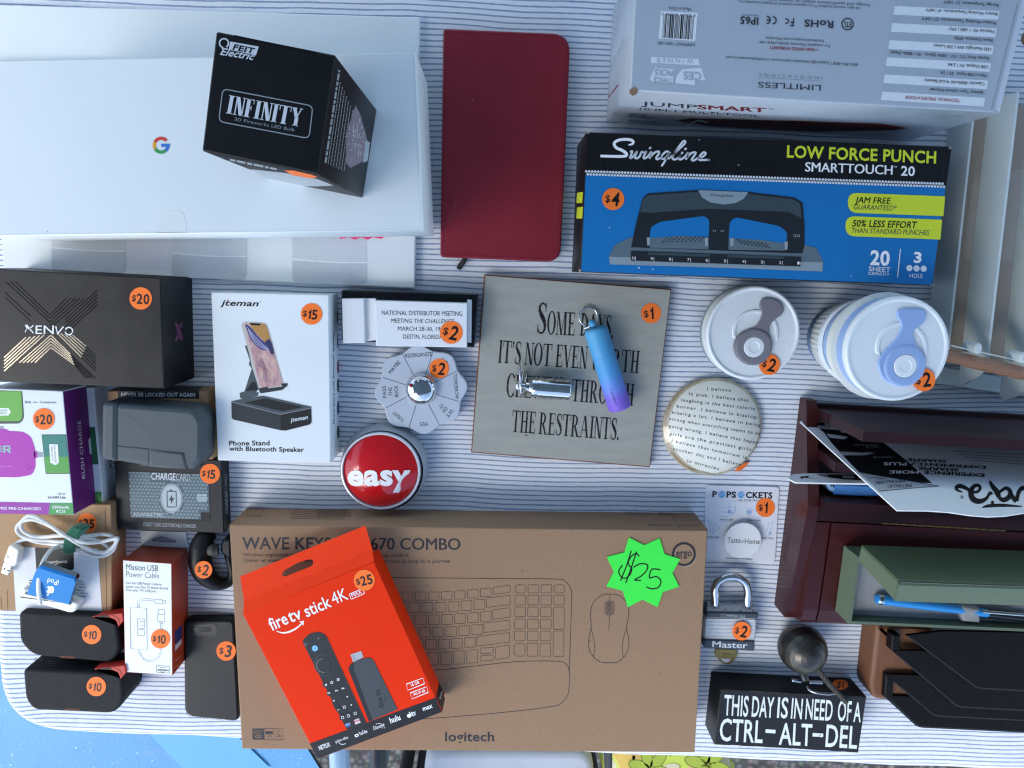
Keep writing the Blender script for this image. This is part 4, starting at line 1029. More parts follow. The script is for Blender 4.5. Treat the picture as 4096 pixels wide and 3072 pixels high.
t = thing('decision_spinner', 'grey scalloped decision spinner with chrome dome and answers in eight sectors', 'spinner', 1685, 1555)
SPG = mat('pale grey plastic', 'b9c1cb', .32, var=.02, scale=40); z = .017; F = FZ(z); c = (650, 742)
ou = []
for k in range(96):
    a = 2 * math.pi * k / 96; r = 288 + 16 * math.cos(8 * (a - R(95))); ou.append((c[0] + r * 1.04 * math.cos(a), c[1] - r * math.sin(a)))
m = M(B5); m.slab(ou, z, .013, SPG, r=.0012, steps=2, smooth=False)
def sector(body, ang, r, L, cap, dx=0):
    o = Vector((math.cos(R(ang)), -math.sin(R(ang)))); d = Vector((-o.y, o.x)); p = Vector((c[0], c[1])) + o * r
    m.text(F, body, tuple(p - d * (L / 2 - dx)), tuple(p + d * (L / 2 + dx)), cap, INK, 1)
for k in range(8):
    a = R(95 + 22.5 + 45 * k); m.stroke(F, [(c[0] + r_ * math.cos(a), c[1] - r_ * math.sin(a)) for r_ in (112, 272)], 3.2, INK, 1)
for b_, a, r_, L, cp in (('REORGANIZE', 94, 222, 182, 27), ('MAYBE', 140, 222, 104, 26), ('PASS', 184, 237, 82, 24), ('THE', 184, 196, 60, 24), ('BUCK', 184, 156, 78, 24), ('TODAY', 230, 226, 96, 24), ('YES', 275, 222, 58, 25), ('SIT', 320, 240, 62, 24), ('ON', 320, 200, 40, 24), ('IT', 320, 164, 30, 24), ('TOMORROW', 5, 226, 172, 25), ('NO', 50, 236, 46, 25)): sector(b_, a, r_, L, cp)
m.build('answer_disc', t)
pc = P(*B5((652, 737)), z); rd = sz(108 * .5907, z)
m = M(); m.lathe(pc, [(rd * 1.02, -.002), (rd * 1.02, .0015), (rd * .97, .003)] + [(rd * .97 * math.cos(R(9 * k)), .003 + .010 * math.sin(R(9 * k))) for k in range(11)], CHROME, 40); m.build('chrome_dome', t)
m = M(); m.ball(P(*B5((583, 713)), z + .0105), .0022, ink('bead red', '8c1014', .2), n=12); m.build('pointer_dot', t)
m = M(); m.lathe(P(*B5((650, 742)), 0), [(.030, 0), (.034, .004)], PIANO, 32); m.build('foot', t)
sticker(t, F, B5, (773, 600), 67, '$2', 5)

# ================================================================== easy button
t = thing('push_button', 'round red push button reading easy on a silver grey base', 'button', 1539, 1863)
SILP = mat('silver painted plastic', 'b2b6ba', .4, .0, var=.05, scale=60); RIM = mat('bright silver rim', 'dfe2e6', .3, .15, var=.02); REDP = mat('glossy red plastic', 'c2141c', .16, var=.02, coat=.6)
pc = P(1539, 1863, .004); pc.z = 0; rb = sz(179, .004)
m = M(); m.lathe(pc, [(rb * .98, 0), (rb, .003), (rb * .985, .010), (rb * .95, .019), (rb * .925, .0245)], SILP, 72); m.build('base', t)
ax = P(1523, 1884, .026); rr = sz(164, .026); ax.z = 0
m = M(); m.lathe(ax, [(rr * 1.0, .0225), (rr * 1.0, .0265), (rr * .985, .0282), (rr * .955, .0285), (rr * .935, .0270), (rr * .93, .0235)], RIM, 72); m.build('rim', t)
rd = rr * .918; hd = .0105; Rs = (rd * rd + hd * hd) / (2 * hd); sph = Sphere((ax.x, ax.y, .0262 + hd - Rs), Rs)
prof = [(rd, .021), (rd, .0262)] + [(rd * (1 - k / 14), .0262 + hd - Rs + math.sqrt(Rs * Rs - (rd * (1 - k / 14)) ** 2)) for k in range(1, 15)]
m = M(); m.lathe(ax, prof, REDP, 72); m.build('dome', t)
m = M(B5); m.text(sph, 'easy', (152, 1388), (580, 1386), 137, INKW, 5, bold=0.037); m.build('lettering', t)

# ================================================================== lower left
t = thing('cable_carton', 'kraft shipping carton with a white retail label and price twenty five dollars', 'carton', 240, 2240)
F = FZ(.031); m = M(B3); m.slab([(-60, 20), (688, 26), (692, 706), (46, 686), (-60, 684)], .031, .031, KRAFT2, r=.0012, steps=2)
m.stroke(F, [(652, 50), (660, 700)], 4, mat('card fold gap', '7b5a3e', .9), 1); m.stroke(F, [(4, 600), (12, 686)], 3, mat('card fold gap', '7b5a3e', .9), 1); m.stroke(F, [(46, 560), (48, 686)], 3, mat('card fold gap', '7b5a3e', .9), 1)
m.build('carton', t)
m = M(B3); m.poly(F, [(75, 292), (606, 300), (632, 712 - 8), (98, 690)], ink('label paper', 'dcdee2'), 1.5)
m.poly(F, [(217, 295), (455, 300), (458, 428), (416, 444), (224, 428)], INK, 2.5); m.text(F, 'amazonbasics', (262, 396), (416, 388), 19, INKW, 3.5); m.arc(F, (330, 372), 32, 3, 210, 330, INKW, 3.5)
for y, x0, x1, b_ in ((508, 478, 514, 'des'), (526, 476, 522, 'Weiß'), (544, 474, 537, '- Blanc'), (562, 472, 527, 'Bianco'), (580, 468, 542, 'co - Bianco')): m.text(F, b_, (x0, y), (x1, y + 2), 12, INKD, 2.5)
m.greek(F, (460, 594), (532, 597), 9, INKD, 2.5); m.greek(F, (455, 610), (520, 613), 9, INKD, 2.5)
for y, x0 in ((498, 183), (514, 178), (531, 165)): m.greek(F, (x0, y), (x0 + 30, y + 1), 8, INKD, 2.5)
m.text(F, 'amazon', (266, 680), (310, 681), 10, INKD, 2.5); m.build('paper_label', t)
sticker(t, F, B3, (537, 143), 62, '$25', 4)

# music player standing in its white dock
WGL = mat('glossy white plastic', 'e8e6dc', .25, var=.01)
t = thing('charging_dock', 'white charging dock with coiled white cable held by a green strap', 'dock', 190, 2400, .031)
m = M(B3); m.slab([(108, 606), (142, 543), (476, 632), (487, 652), (462, 694), (430, 702)], .043, .012, WGL, r=.0025, steps=3, corner=[.002, .003, .003, .003, .003, .003])
F = FZ(.043); m.poly(F, [(160, 566), (448, 636), (436, 650), (150, 582)], ink('dock slot', '55585a'), 1); m.build('dock_base', t)
CAB = mat('white cable', 'dcdcd8', .4, var=.02)
E4 = Crop(0, 2040, .2653); ZB = .0335
def zz(x, y, k): return ZB + .0012 + k * .0026 + (.010 if 850 < x < 1350 else 0)
pth = [(232, 560), (285, 478), (400, 440), (560, 482), (750, 512), (940, 540), (1150, 590), (1350, 672), (1560, 690), (1700, 612), (1742, 500), (1700, 402), (1560, 368), (1380, 380), (1150, 392), (900, 388), (650, 405), (480, 385), (345, 310), (320, 200), (420, 92), (560, 112), (740, 222), (940, 362), (1120, 450), (1300, 492), (1500, 482), (1650, 450), (1775, 420)]
m = M(E4); m.tube([(x, y, zz(x, y, i * .11)) for i, (x, y) in enumerate(pth)], .0020, CAB, n=9, smooth=7); m.build('cable', t)
pth = [(1778, 418), (1735, 520), (1640, 610), (1560, 640), (1400, 612), (1200, 522), (1040, 420), (850, 292), (650, 192), (480, 142), (320, 182), (252, 290), (330, 390), (520, 442), (760, 462), (960, 480), (1150, 440), (1400, 430), (1600, 530), (1640, 600)]
m = M(E4); m.tube([(x, y, zz(x, y, 3 - i * .1)) for i, (x, y) in enumerate(pth)], .0020, CAB, n=9, smooth=7); m.build('cable', t)
m = M(B3); m.tube([(372, 288, .046), (318, 308, .052), (268, 382, .066), (244, 470, .066), (238, 560, .060), (250, 640, .046)], .0021, CAB, smooth=6); m.build('cable', t)
VEL = mat('green hook and loop strap', '23664c', .95, var=.2, scale=500, bump=.8, bscale=1500, sheen=.4)
m = M(B3); m.slab([(424, 176), (452, 164), (520, 178), (512, 200), (484, 232), (468, 268), (456, 300), (452, 336), (420, 348), (374, 330), (388, 260), (402, 206)], .052, .013, VEL, r=.0025, steps=3, corner=.004); m.build('cable_tie', t)
up_ = M(B3); up_.slab([(52, 282), (78, 278), (122, 312), (106, 398), (78, 418), (20, 392), (20, 372)], .042, .008, WGL, r=.002, steps=3, corner=.002)
up_.slab([(22, 388), (68, 412), (46, 467), (6, 452)], .0395, .0045, STEEL, r=.0004); F2 = FZ(.0395)
for q in ([(24, 418), (36, 424), (32, 436), (20, 430)], [(46, 428), (56, 432), (52, 444), (42, 440)]): up_.poly(F2, q, INK, 1)
up_.stroke(FZ(.042), [(46, 345), (54, 350), (50, 358), (42, 354)], 3, INKG, 1, closed=True); up_.build('plug', t)
t = thing('music_player', 'small bright blue music player standing upside down in the white dock', 'music player', 200, 2350, .043)
BLU = mat('blue anodised aluminium', '1f7ec8', .34, .35, var=.03, scale=200); DKC = mat('dark chrome back', '4a4f55', .12, .9, var=.05)
a, b = P(*B3((166, 582)), .0445), P(*B3((426, 648)), .0445); c_, d_ = P(*B3((464, 506)), .078), P(*B3((226, 426)), .078)
PL3 = through(a, b, d_)
rp = [(166, 582), (426, 648), (466, 512), (456, 492), (240, 421), (224, 434)]
m = M(B3); m.board([PL3.at(*B3(p)) for p in rp], .0035, BLU)
m.text(PL3, 'iPod', (366, 498), (297, 484), 32, INKW, 1, bold=.0)
m.poly(PL3, smooth_path([(300, 533), (310, 536), (322, 533), (333, 543), (334, 560), (328, 574), (316, 578), (308, 574), (300, 576), (290, 572), (288, 564), (298, 556), (299, 548), (291, 541)], 3, True), INKW, 1); m.disc(PL3, (297, 585), 9, INKW, 1, ry=4.5, rot=-35)
m.build('front_shell', t)
n_ = PL3.n
m = M(B3); m.board([PL3.at(*B3(p)) - n_ * .0036 for p in rp], .0045, DKC); m.build('back_shell', t)

t = thing('adapter_carton', 'slim white and orange carton for a power cable with line drawing marked ten dollars', 'carton', 590, 2470)
F = FZ(.041); m = M(B3); TL, TR, BR, BL = (759, 371), (1063, 393), (1069, 1086), (773, 1067)
RUST = mat('orange printed card', 'b4472a', .35, var=.03, scale=40); m.slab([TL, TR, BR, BL], .041, .041, WHITE_SAT, r=.0006, side=RUST)
LINE = ink('line grey', '8d9298')
m.text(F, 'Mission USB', (780, 432), (978, 442), 36, INKD, 1, bold=-.012); m.text(F, 'Power Cable', (780, 476), (985, 487), 36, INKD, 1, bold=-.012)
for y, b_, x1 in ((520, 'Use this USB Power Cable to', 1001), (543, 'power your Fire TV device directly', 1041), (564, "from your TV's USB port.", 971)): m.text(F, b_, (781, y), (x1, y + (x1 - 781) * .045), 15, INKD, 1)
m.stroke(F, [(806, 663), (908, 671), (911, 928), (810, 921)], 3, LINE, 1, closed=True)
for q in ([(850, 735), (894, 738), (895, 796), (851, 793)], [(851, 800), (893, 803), (894, 842), (852, 838)]): m.stroke(F, round_poly(q, 5), 3, LINE, 1, closed=True)
m.stroke(F, [(865, 752), (895, 754)], 3, LINE, 1); m.stroke(F, [(865, 774), (895, 776)], 3, LINE, 1); m.disc(F, (831, 798), 3, LINE, 1, n=8); m.disc(F, (831, 832), 3, LINE, 1, n=8)
for o in (-5, 5): m.stroke(F, [(857 + o, 656), (858 + o, 640 + o), (872 + o * .6, 622 + o), (900, 616 + o), (948, 619 + o)], 2.2, LINE, 1, smooth=4); m.stroke(F, [(998 + o, 765), (1000 + o, 900), (990 + o, 960), (960, 988 + o), (930, 998 + o), (890, 985 + o), (866 + o, 950), (860 + o, 930)], 2.2, LINE, 1, smooth=4)
m.stroke(F, round_poly([(950, 615), (1005, 618), (1005, 642), (962, 640)], 5), 2.5, LINE, 1, closed=True); m.stroke(F, [(1005, 621), (1024, 622), (1024, 640), (1005, 639)], 2.5, LINE, 1)
m.stroke(F, [(980, 676), (1016, 679), (1018, 710), (981, 707)], 2.5, LINE, 1, closed=True); m.stroke(F, round_poly([(975, 706), (1020, 710), (1020, 756), (976, 752)], 4), 2.5, LINE, 1, closed=True); m.stroke(F, round_poly([(850, 655), (864, 655), (864, 665), (850, 664)], 3), 2.5, LINE, 1, closed=True); m.stroke(F, round_poly([(989, 754), (1008, 755), (1007, 766), (990, 765)], 3), 2.5, LINE, 1, closed=True)
m.stroke(F, round_poly([(968, 1025), (1050, 1030), (1052, 1072), (968, 1067)], 6), 2.5, INKD, 1, closed=True); m.text(F, 'made for', (990, 1041), (1030, 1042), 8, INKD, 1); m.text(F, 'amazon', (975, 1057), (1045, 1060), 15, INK, 1, bold=0.019); m.arc(F, (1008, 1050), 17, 2, 210, 330, INK, 1)
W = wall_below(B3, TR, BR, .041); RUSTL = ink('rust type', 'd07a5a')
for k in range(7): m.greek(W, (1074 + k * 0, 545 + k * 24 - 60), (1155, 440 + k * 26 - 60), 6, RUSTL, 1)
m.poly(W, [(1082, 815), (1128, 770), (1128, 850), (1084, 895)], ink('indigo patch', '3a3f7c'), 1); m.poly(W, [(1084, 900), (1124, 860), (1124, 890), (1085, 935)], GREYW, 1)
for y in (1000, 1040): m.greek(W, (1082, y), (1120, y - 35), 10, RUSTL, 1)
m.build('carton', t)
m = M(B3); a = (865, 279); F0 = FZ(.0012)
outer = [(864, 190), (1152, 200), (1164, 290), (880, 282)]; hole = [(942, 246), (1004, 226), (1092, 254), (1084, 262), (946, 254)]
m.poly(F0, [outer[0]] + outer[1:] + [outer[0], hole[0]] + hole[1:][::1] + [hole[0]] if False else outer, WHITE, 0); m.stroke(F0, hole, 5, INKG, 1, closed=True); m.poly(F0, hole, ink('hole cloth', '9aa6bc'), .5); m.build('hang_tab', t)
sticker(t, F, B3, (993, 860), 60, '$10', 4)

t = thing('ear_hook', 'black plastic ear hook headset lying on the cloth marked two dollars', 'headset', 860, 2240)
m = M(B3); m.tube([(1330, 205, .007), (1280, 225, .011), (1248, 290, .013), (1240, 380, .014), (1265, 455, .013), (1320, 505, .011), (1378, 520, .008), (1425, 500, .006), (1440, 450, .005), (1424, 380, .005), (1412, 320, .006)], [.006, .0105, .0125, .0125, .0115, .009, .0065, .005, .0045, .0045, .005], BLACK_PL, n=14, smooth=6); m.build('hook', t)
m = M(B3); m.slab([(1360, 270), (1390, 236), (1440, 240), (1440, 360), (1395, 356), (1362, 330)], .018, .015, BLACK_PL, r=.004, steps=3, corner=.003); m.build('earpiece', t)
m = M(B3); m.lathe(P(*B3((1352, 306)), .016), [(.0, .012), (.005, .011), (.0072, .006), (.006, 0)], mat('grey silicone', '4b4a46', .6), 18, axis=(-1, 0, .25)); m.build('ear_tip', t)
sticker(t, FZ(.0268), B3, (1260, 432), 54, '$2', 8)

t = thing('phone_case', 'black ribbed phone case lying on the cloth beside the keyboard carton', 'phone case', 860, 2680)
m = M(B3); q = [(1136, 742), (1450, 742), (1482, 1376), (1140, 1340)]
m.slab(q, .013, .013, BLACK_PL, r=.003, steps=3, corner=[.007, .007, .009, .012]); F = FZ(.013)
RIB = mat('rib highlight', '24282c', .4)
for k in range(44):
    o = k * 11
    pts = [(1152, 850 + o), (1230, 890 + o * 1.02), (1310, 960 + o * .98), (1380, 1040 + o * .9), (1440, 1130 + o * .8)]
    pts = [p for p in smooth_path(pts, 4) if p[1] < 1345 + (p[0] - 1150) * .1]
    if len(pts) > 2: m.stroke(F, pts, 3, RIB, 1)
m.build('shell', t)
m = M(B3); m.rpoly(F, [(1166, 772), (1338, 770), (1342, 838), (1180, 838)], 28, ink('camera hole', '08090a', .3), 1); m.stroke(F, round_poly([(1166, 772), (1338, 770), (1342, 838), (1180, 838)], 28), 6, RIB, 2, closed=True); m.rpoly(F, [(1200, 790), (1300, 786), (1312, 815), (1210, 822)], 10, mat('camera glass', '121518', .08), 2); m.build('camera_opening', t)
sticker(t, F, B3, (1400, 935), 60, '$3', 4)

def bank(label, face, zt, c, txt, flap, north):
    t = thing('power_bank', label, 'power bank', *B3((440, 1180)) if c[1] > 1000 else B3((420, 860)), group='black power banks')
    F = FZ(zt); m = M(B3); m.slab(face, zt, zt, RUBBER, r=.0035, steps=4, corner=[.007, .008, .010, .016, .016, .008])
    m.text(F, 'ventev', txt[0], txt[1], 18, ink('dull orange', '8a4426'), 1, space=1.05)
    if north:
        W = wall_below(B3, face[0], (face[1][0], face[1][1]), zt)
        m.text(W, 'FC', (215, 992), (262, 990), 16, INKG, 4); m.text(W, 'ventev', (500, 1030), (600, 1036), 14, INKD, 4)
        for y in (1000, 1012, 1024): m.greek(W, (300, y), (470, y + 8), 6, INKD, 4)
    m.build('body', t)
    m = M(B3)
    CORAL = mat('coral red plastic', 'c0392b', .45, var=.04)
    x, y = flap
    m.slab([(x, y - 2), (x + 40, y - 12), (x + 192, y - 26), (x + 200, y + 20), (x + 164, y + 62), (x + 150, y + 22), (x + 118, y + 6)], zt + .0010, .012, CORAL, r=.0008, steps=2, corner=.0012)
    m.poly(FZ(zt + .0010), [(x + 34, y - 6), (x + 100, y - 14), (x + 116, y - 2), (x + 46, y)], INK, 2); m.stroke(FZ(zt + .0010), [(x + 120, y - 12), (x + 160, y + 4), (x + 172, y + 36)], 4, ink('coral crease', '7c2018'), 2, smooth=3)
    m.build('port_cover', t)
    sticker(t, F, B3, c, 60, '$10', 5)
    return t
bank('black rubber power bank with coral cover, nearer the kraft cable carton', [(112, 690), (520, 694), (716, 730), (742, 935), (690, 1012), (205, 966), (124, 880)][0:1] + [(716, 716), (744, 930), (690, 1010), (200, 966), (120, 880)], .040, (567, 833), ((368, 978), (466, 982)), (566, 726), False)
bank('black rubber power bank with coral cover, nearest the rounded table corner', [(138, 1044), (752, 1078), (768, 1250), (704, 1326), (206, 1304), (154, 1236)], .043, (596, 1155), ((402, 1303), (498, 1306)), (580, 1050), True)

# ================================================================== keyboard carton and streaming stick carton
t = thing('keyboard_carton', 'large brown keyboard carton with line drawn keyboard and green price star', 'carton', 1880, 2560)
F = FZ(.054); m = M(G); TL, TR, BR, BL = D6((55, 184)), D7((2063, 186)), D7((1981, 1566)), D6((132, 1546))
m.slab([TL, TR, BR, BL], .054, .054, KRAFT, r=.0016, steps=3)
CHAR = ink('charcoal print', '2c2d30')
m.K = D6
m.text(F, 'WAVE KEYS', (134, 328), (676, 330), 70, CHAR, 1, bold=0.019); m.text(F, '| MK670 COMBO', (720, 330), (1462, 334), 70, CHAR, 1, bold=0.019)
m.text(F, 'Wireless ergonomic keyboard', (140, 373), (560, 374), 21, CHAR, 1); m.text(F, 'long comfort', (962, 376), (1148, 376), 21, CHAR, 1)
m.text(F, 'Clavier et souris ergonomique', (142, 407), (570, 408), 21, CHAR, 1); m.text(F, 'confort tout au long de la journée', (918, 411), (1397, 412), 21, CHAR, 1)
m.rpoly(F, [(196, 1420), (268, 1420), (270, 1488), (197, 1488)], 0, CHAR, 1); m.stroke(F, [(268, 1420), (382, 1420), (384, 1488), (270, 1488)], 2, CHAR, 1, closed=True); m.stroke(F, [(327, 1420), (328, 1488)], 2, CHAR, 1)
m.text(F, 'Recycled', (203, 1438), (260, 1438), 10, KRAFT, 2); m.text(F, 'Plastic', (203, 1452), (250, 1452), 10, KRAFT, 2); m.arc(F, (224, 1468), 8, 4, 0, 360, KRAFT, 2); m.arc(F, (240, 1468), 8, 4, 0, 360, KRAFT, 2)
m.text(F, '61%', (284, 1474), (314, 1474), 13, CHAR, 1); m.text(F, '64%', (340, 1474), (372, 1474), 13, CHAR, 1); m.rpoly(F, [(276, 1436), (322, 1436), (322, 1455), (276, 1455)], 2, CHAR, 1); m.stroke(F, round_poly([(346, 1432), (364, 1432), (364, 1458), (346, 1458)], 7), 2, CHAR, 1, closed=True)
m.K = D7
m.stroke(F, smooth_path([(-560, 470), (100, 480), (700, 486), (1120, 490), (1180, 506), (1210, 545), (1218, 600), (1212, 800), (1206, 960), (1203, 1060)], 4), 3.6, CHAR, 1)
m.stroke(F, smooth_path([(-300, 1080), (365, 1053), (600, 1030), (880, 1001), (1120, 998), (1180, 1014), (1203, 1062), (1204, 1140), (1190, 1215), (1150, 1260), (1090, 1280), (800, 1315), (315, 1355), (-300, 1390)], 4), 3.6, CHAR, 1)
def key(x0, y0, x1, y1, dy=0, r=4): m.stroke(F, round_poly([(x0, y0), (x1, y0 - dy), (x1, y1 - dy), (x0, y1)], r), 2.4, CHAR, 1, closed=True)
for r_, (x0, n, y0, y1, sk) in enumerate(((8, 9, 570, 621, 9), (50, 8, 635, 696, 9), (90, 8, 712, 773, 9), (116, 7, 789, 849, 9), (152, 6, 864, 924, 9), (165, 6, 942, 1023, 9))):
    for k in range(n):
        x = x0 + k * 80.6; t_ = max(0, (x - 330) / 320.0)
        dy = 20 * t_ ** 1.7
        key(x, y0 - dy, x + 66, y1 - dy, 4 * t_)
key(733, 540, 837, 585, 13, 10); key(690, 608, 837, 666, 18); key(730, 681, 836, 739, 14); key(675, 762, 835, 821, 18); key(630, 846, 833, 906, 26); key(655, 918, 732, 953, 6); key(655, 964, 732, 998, 4); key(745, 910, 832, 988, 12, 12)
for c_i, x in enumerate((868, 948, 1028, 1108)):
    for r_i, (y0, y1) in enumerate(((525, 576), (590, 650), (663, 723), (738, 798), (812, 872), (887, 967))):
        o = -r_i * 1.2
        if c_i == 3 and r_i in (3, 5): continue
        if c_i == 3 and r_i == 2: y1 = 802
        if c_i == 3 and r_i == 4: y1 = 968
        key(x + o, y0, x + 66 + o, y1, 0, 22 if (c_i in (0, 3) and r_i == 0) or (r_i == 5 and c_i == 0) else 6)
m.stroke(F, smooth_path([(1455, 583), (1400, 592), (1352, 636), (1335, 700), (1338, 790), (1324, 860), (1330, 935), (1380, 996), (1445, 1008), (1512, 998), (1562, 940), (1572, 870), (1558, 790), (1572, 700), (1558, 636), (1510, 592)], 5, True), 3.6, CHAR, 1, closed=True)
m.stroke(F, round_poly([(1424, 626), (1482, 626), (1480, 712), (1424, 712)], 26), 3, CHAR, 1, closed=True); m.stroke(F, round_poly([(1432, 634), (1474, 634), (1472, 704), (1432, 704)], 18), 3, CHAR, 1, closed=True)
for y in range(640, 700, 6): m.stroke(F, [(1438, y), (1466, y)], 3, CHAR, 1)
m.stroke(F, [(1455, 583), (1454, 624)], 3, CHAR, 1); m.stroke(F, [(1452, 712), (1448, 805)], 3, CHAR, 1)
m.stroke(F, [(1338, 795), (1352, 850), (1360, 920), (1352, 972)], 3, CHAR, 1, smooth=4); m.stroke(F, [(1558, 795), (1540, 850), (1530, 920), (1538, 972)], 3, CHAR, 1, smooth=4)
m.text(F, 'logitech', (434, 1493), (737, 1493), 56, CHAR, 1, bold=.02)
m.disc(F, (1925, 348), 68, ink('ring tan', '9b8672'), 1); m.disc(F, (1913, 335), 60, KRAFT, 1.6); m.arc(F, (1913, 335), 67, 14, 0, 360, CHAR, 2, 40); m.text(F, 'ergo', (1864, 349), (1962, 349), 44, CHAR, 3, bold=.015); m.text(F, 'series', (1864, 360), (1905, 360), 10, CHAR, 3)
for x, y in ((915, 440), (1298, 720), (1330, 870), (1762, 1076)): m.disc(F, (x, y), random.uniform(3, 5), mat('card fleck', '6b4f38', .8), 1, n=9)
W = Plane(P(*TL, .054), (P(*TR, .054) - P(*TL, .054)).cross(Vector((0, 0, 1)))); BRO = ink('brown print', '6b5240')
for k in range(5): m.greek(W, (1545 - 2145, 60 + k * 12) if False else (-360, 55 + k * 11), (-150, 55 + k * 11), 7, BRO, 1)
m.text(W, "What's in the box", (1545, 80), (1700, 82), 9, BRO, 1, bold=0.019); m.text(W, 'Contenu du coffret', (1545, 90), (1724, 92), 9, BRO, 1, bold=0.019)
m.text(W, 'Bluetooth', (1722, 160), (1830, 161), 12, BRO, 1, bold=0.019); m.text(W, 'logi bolt', (1905, 162), (2015, 163), 12, BRO, 1, bold=0.019); m.disc(W, (1704, 155), 12, BRO, 1, ry=6); m.disc(W, (1885, 157), 12, BRO, 1, ry=5); m.stroke(W, [(1848, 150), (1850, 166)], 1.5, BRO, 1)
m.rpoly(W, [(1752, 76), (1850, 80), (1856, 98), (1758, 95)], 3, BRO, 1)
for x, y in ((1880, 88), (1940, 88), (1856, 118), (1906, 118), (1964, 119)): m.stroke(W, [(x - 14, y - 8), (x + 14, y - 8), (x + 16, y + 8), (x - 12, y + 8)], 2, BRO, 1, closed=True)
m.K = D6
m.stroke(W, [(185, 80), (302, 82), (268, 134), (150, 132)], 2, BRO, 1, closed=True); m.stroke(W, [(215, 105), (225, 88), (250, 85), (268, 92), (255, 104), (240, 106)], 3, BRO, 1, smooth=3); m.greek(W, (165, 122), (260, 126), 7, BRO, 1)
for k in range(6): m.greek(W, (450 - k * 5, 86 + k * 11), (780 - k * 5, 92 + k * 11), 6, BRO, 1)
m.build('carton', t)
LIMEP = mat('fluorescent green paper', '3fe84a', .6, var=.02, scale=80)
m = M(D7); st = [(1573, 233), (1668, 280), (1763, 238), (1793, 335), (1890, 367), (1842, 452), (1884, 537), (1783, 570), (1750, 664), (1657, 617), (1565, 664), (1535, 563), (1433, 535), (1480, 445), (1435, 353), (1545, 325)]
m.slab(st, .0552, .0008, LIMEP, r=.0001); FS = FZ(.0552)
for s_ in ([(1636, 350), (1618, 332), (1588, 348), (1568, 385), (1575, 408), (1590, 425), (1580, 460), (1552, 484), (1524, 476), (1510, 440), (1532, 404)], [(1586, 314), (1560, 400), (1520, 500)], [(1619, 320), (1590, 410), (1552, 515)], [(1600, 418), (1640, 396), (1684, 400), (1684, 432), (1650, 470), (1608, 494), (1646, 498)], [(1768, 432), (1714, 430), (1700, 482), (1740, 474), (1770, 500), (1756, 540), (1715, 550), (1680, 538)]):
    m.stroke(FS, s_, 8, INK, 1, smooth=6)
m.build('price_starburst', t, 'fluorescent green paper star with handwritten price')

t = thing('streaming_stick_carton', 'orange red streaming stick carton with hang tab tilted on the keyboard carton', 'carton', 1350, 2560, .054)
F = FZ(.086); m = M(D6); TL, TR, BR, BL = (140, 727), (936, 404), (1350, 1320), (595, 1606)
FIRE = mat('orange red card', 'e6320c', .55, spec=.08, var=.02, scale=30); FBLK = mat('black print band', '16161a', .38, var=.03)
m.slab([TL, TR, BR, BL], .086, .032, FIRE, r=.0008, steps=2)
m.poly(F, [(545, 1511), (1312, 1231), (1348, 1319), (596, 1603)], FBLK, 1)
WE = wall_below(D6, TR, BR, .086); m.poly(WE, [(1314, 1228), (1335, 1132), (1368, 1238), (1352, 1316)], FBLK, 1); m.text(WE, 'firetv', (1342, 1240), (1352, 1195), 10, INKW, 2)
WH = ink('pure white', 'f2f2f2')
m.text(F, 'fire', (316, 826), (420, 778), 74, WH, 2, bold=.015); m.text(F, 'tv', (428, 776), (502, 748), 74, WH, 2, bold=.015); m.text(F, 'stick', (528, 742), (682, 676), 72, WH, 2, bold=.012); m.text(F, '4K', (692, 668), (784, 632), 74, WH, 2, bold=.0)
m.stroke(F, [(343, 828), (385, 838), (430, 828), (475, 802), (503, 772)], [3, 9, 11, 9, 6], WH, 2, smooth=5); m.stroke(F, [(484, 772), (507, 768), (503, 792)], 6, WH, 2)
m.stroke(F, round_poly([(785, 603), (867, 568), (880, 598), (798, 634)], 6), 4, WH, 2, closed=True); m.text(F, 'MAX', (804, 621), (864, 597), 22, WH, 2, bold=.02)
RB, RM, RL = ink('remote black', '1d2024', .35), ink('remote dial', '34383d', .35), ink('stick slate', '3d4348', .4)
m.poly(F, round_poly([(497, 885), (545, 842), (600, 831), (640, 846), (892, 1394), (770, 1426)], [24, 12, 12, 24, 0, 0]), RB, 2)
m.stroke(F, [(646, 860), (700, 980), (892, 1392)], 4, RM, 3)
m.disc(F, (632, 1032), 60, RM, 3, ry=70, rot=-20); m.disc(F, (634, 1034), 53, RB, 4, ry=62, rot=-20); m.disc(F, (629, 1036), 38, ink('dial centre', '25282d', .3), 5, ry=50, rot=-20); m.arc(F, (629, 1036), 42, 3, 100, 280, INKG, 6)
m.disc(F, (577, 932), 19, ink('voice blue', '3aa0d8'), 4); m.arc(F, (577, 932), 11, 3, 0, 360, WH, 5); m.arc(F, (521, 908), 8, 2, 0, 360, INKG, 5); m.disc(F, (598, 872), 4, INKG, 4)
for x, y in ((643, 1153), (667, 1203), (744, 1352), (780, 1342)): m.disc(F, (x, y), 19, RM, 3); m.disc(F, (x, y), 17, RB, 4)
m.stroke(F, [(690, 1250), (722, 1310)], 30, RM, 3); m.stroke(F, [(690, 1250), (722, 1310)], 26, RB, 4)
for q in ([(638, 1156), (646, 1148), (650, 1156), (644, 1160)], [(672, 1140), (679, 1131), (687, 1137), (684, 1145), (675, 1146)]): m.stroke(F, q, 3, WH, 5, closed=True)
for k in range(3): m.stroke(F, [(710, 1118 + k * 6), (726, 1114 + k * 6)], 3, WH, 5)
for x, y, a in ((665, 1204, -1), (705, 1190, 1), (744, 1176, 1)):
    m.poly(F, [(x - 4 * a, y - 6), (x + 5 * a, y), (x - 4 * a, y + 6)], WH, 5); m.poly(F, [(x + 5 * a, y - 7), (x + 13 * a, y - 2), (x + 6 * a, y + 5)], WH, 5)
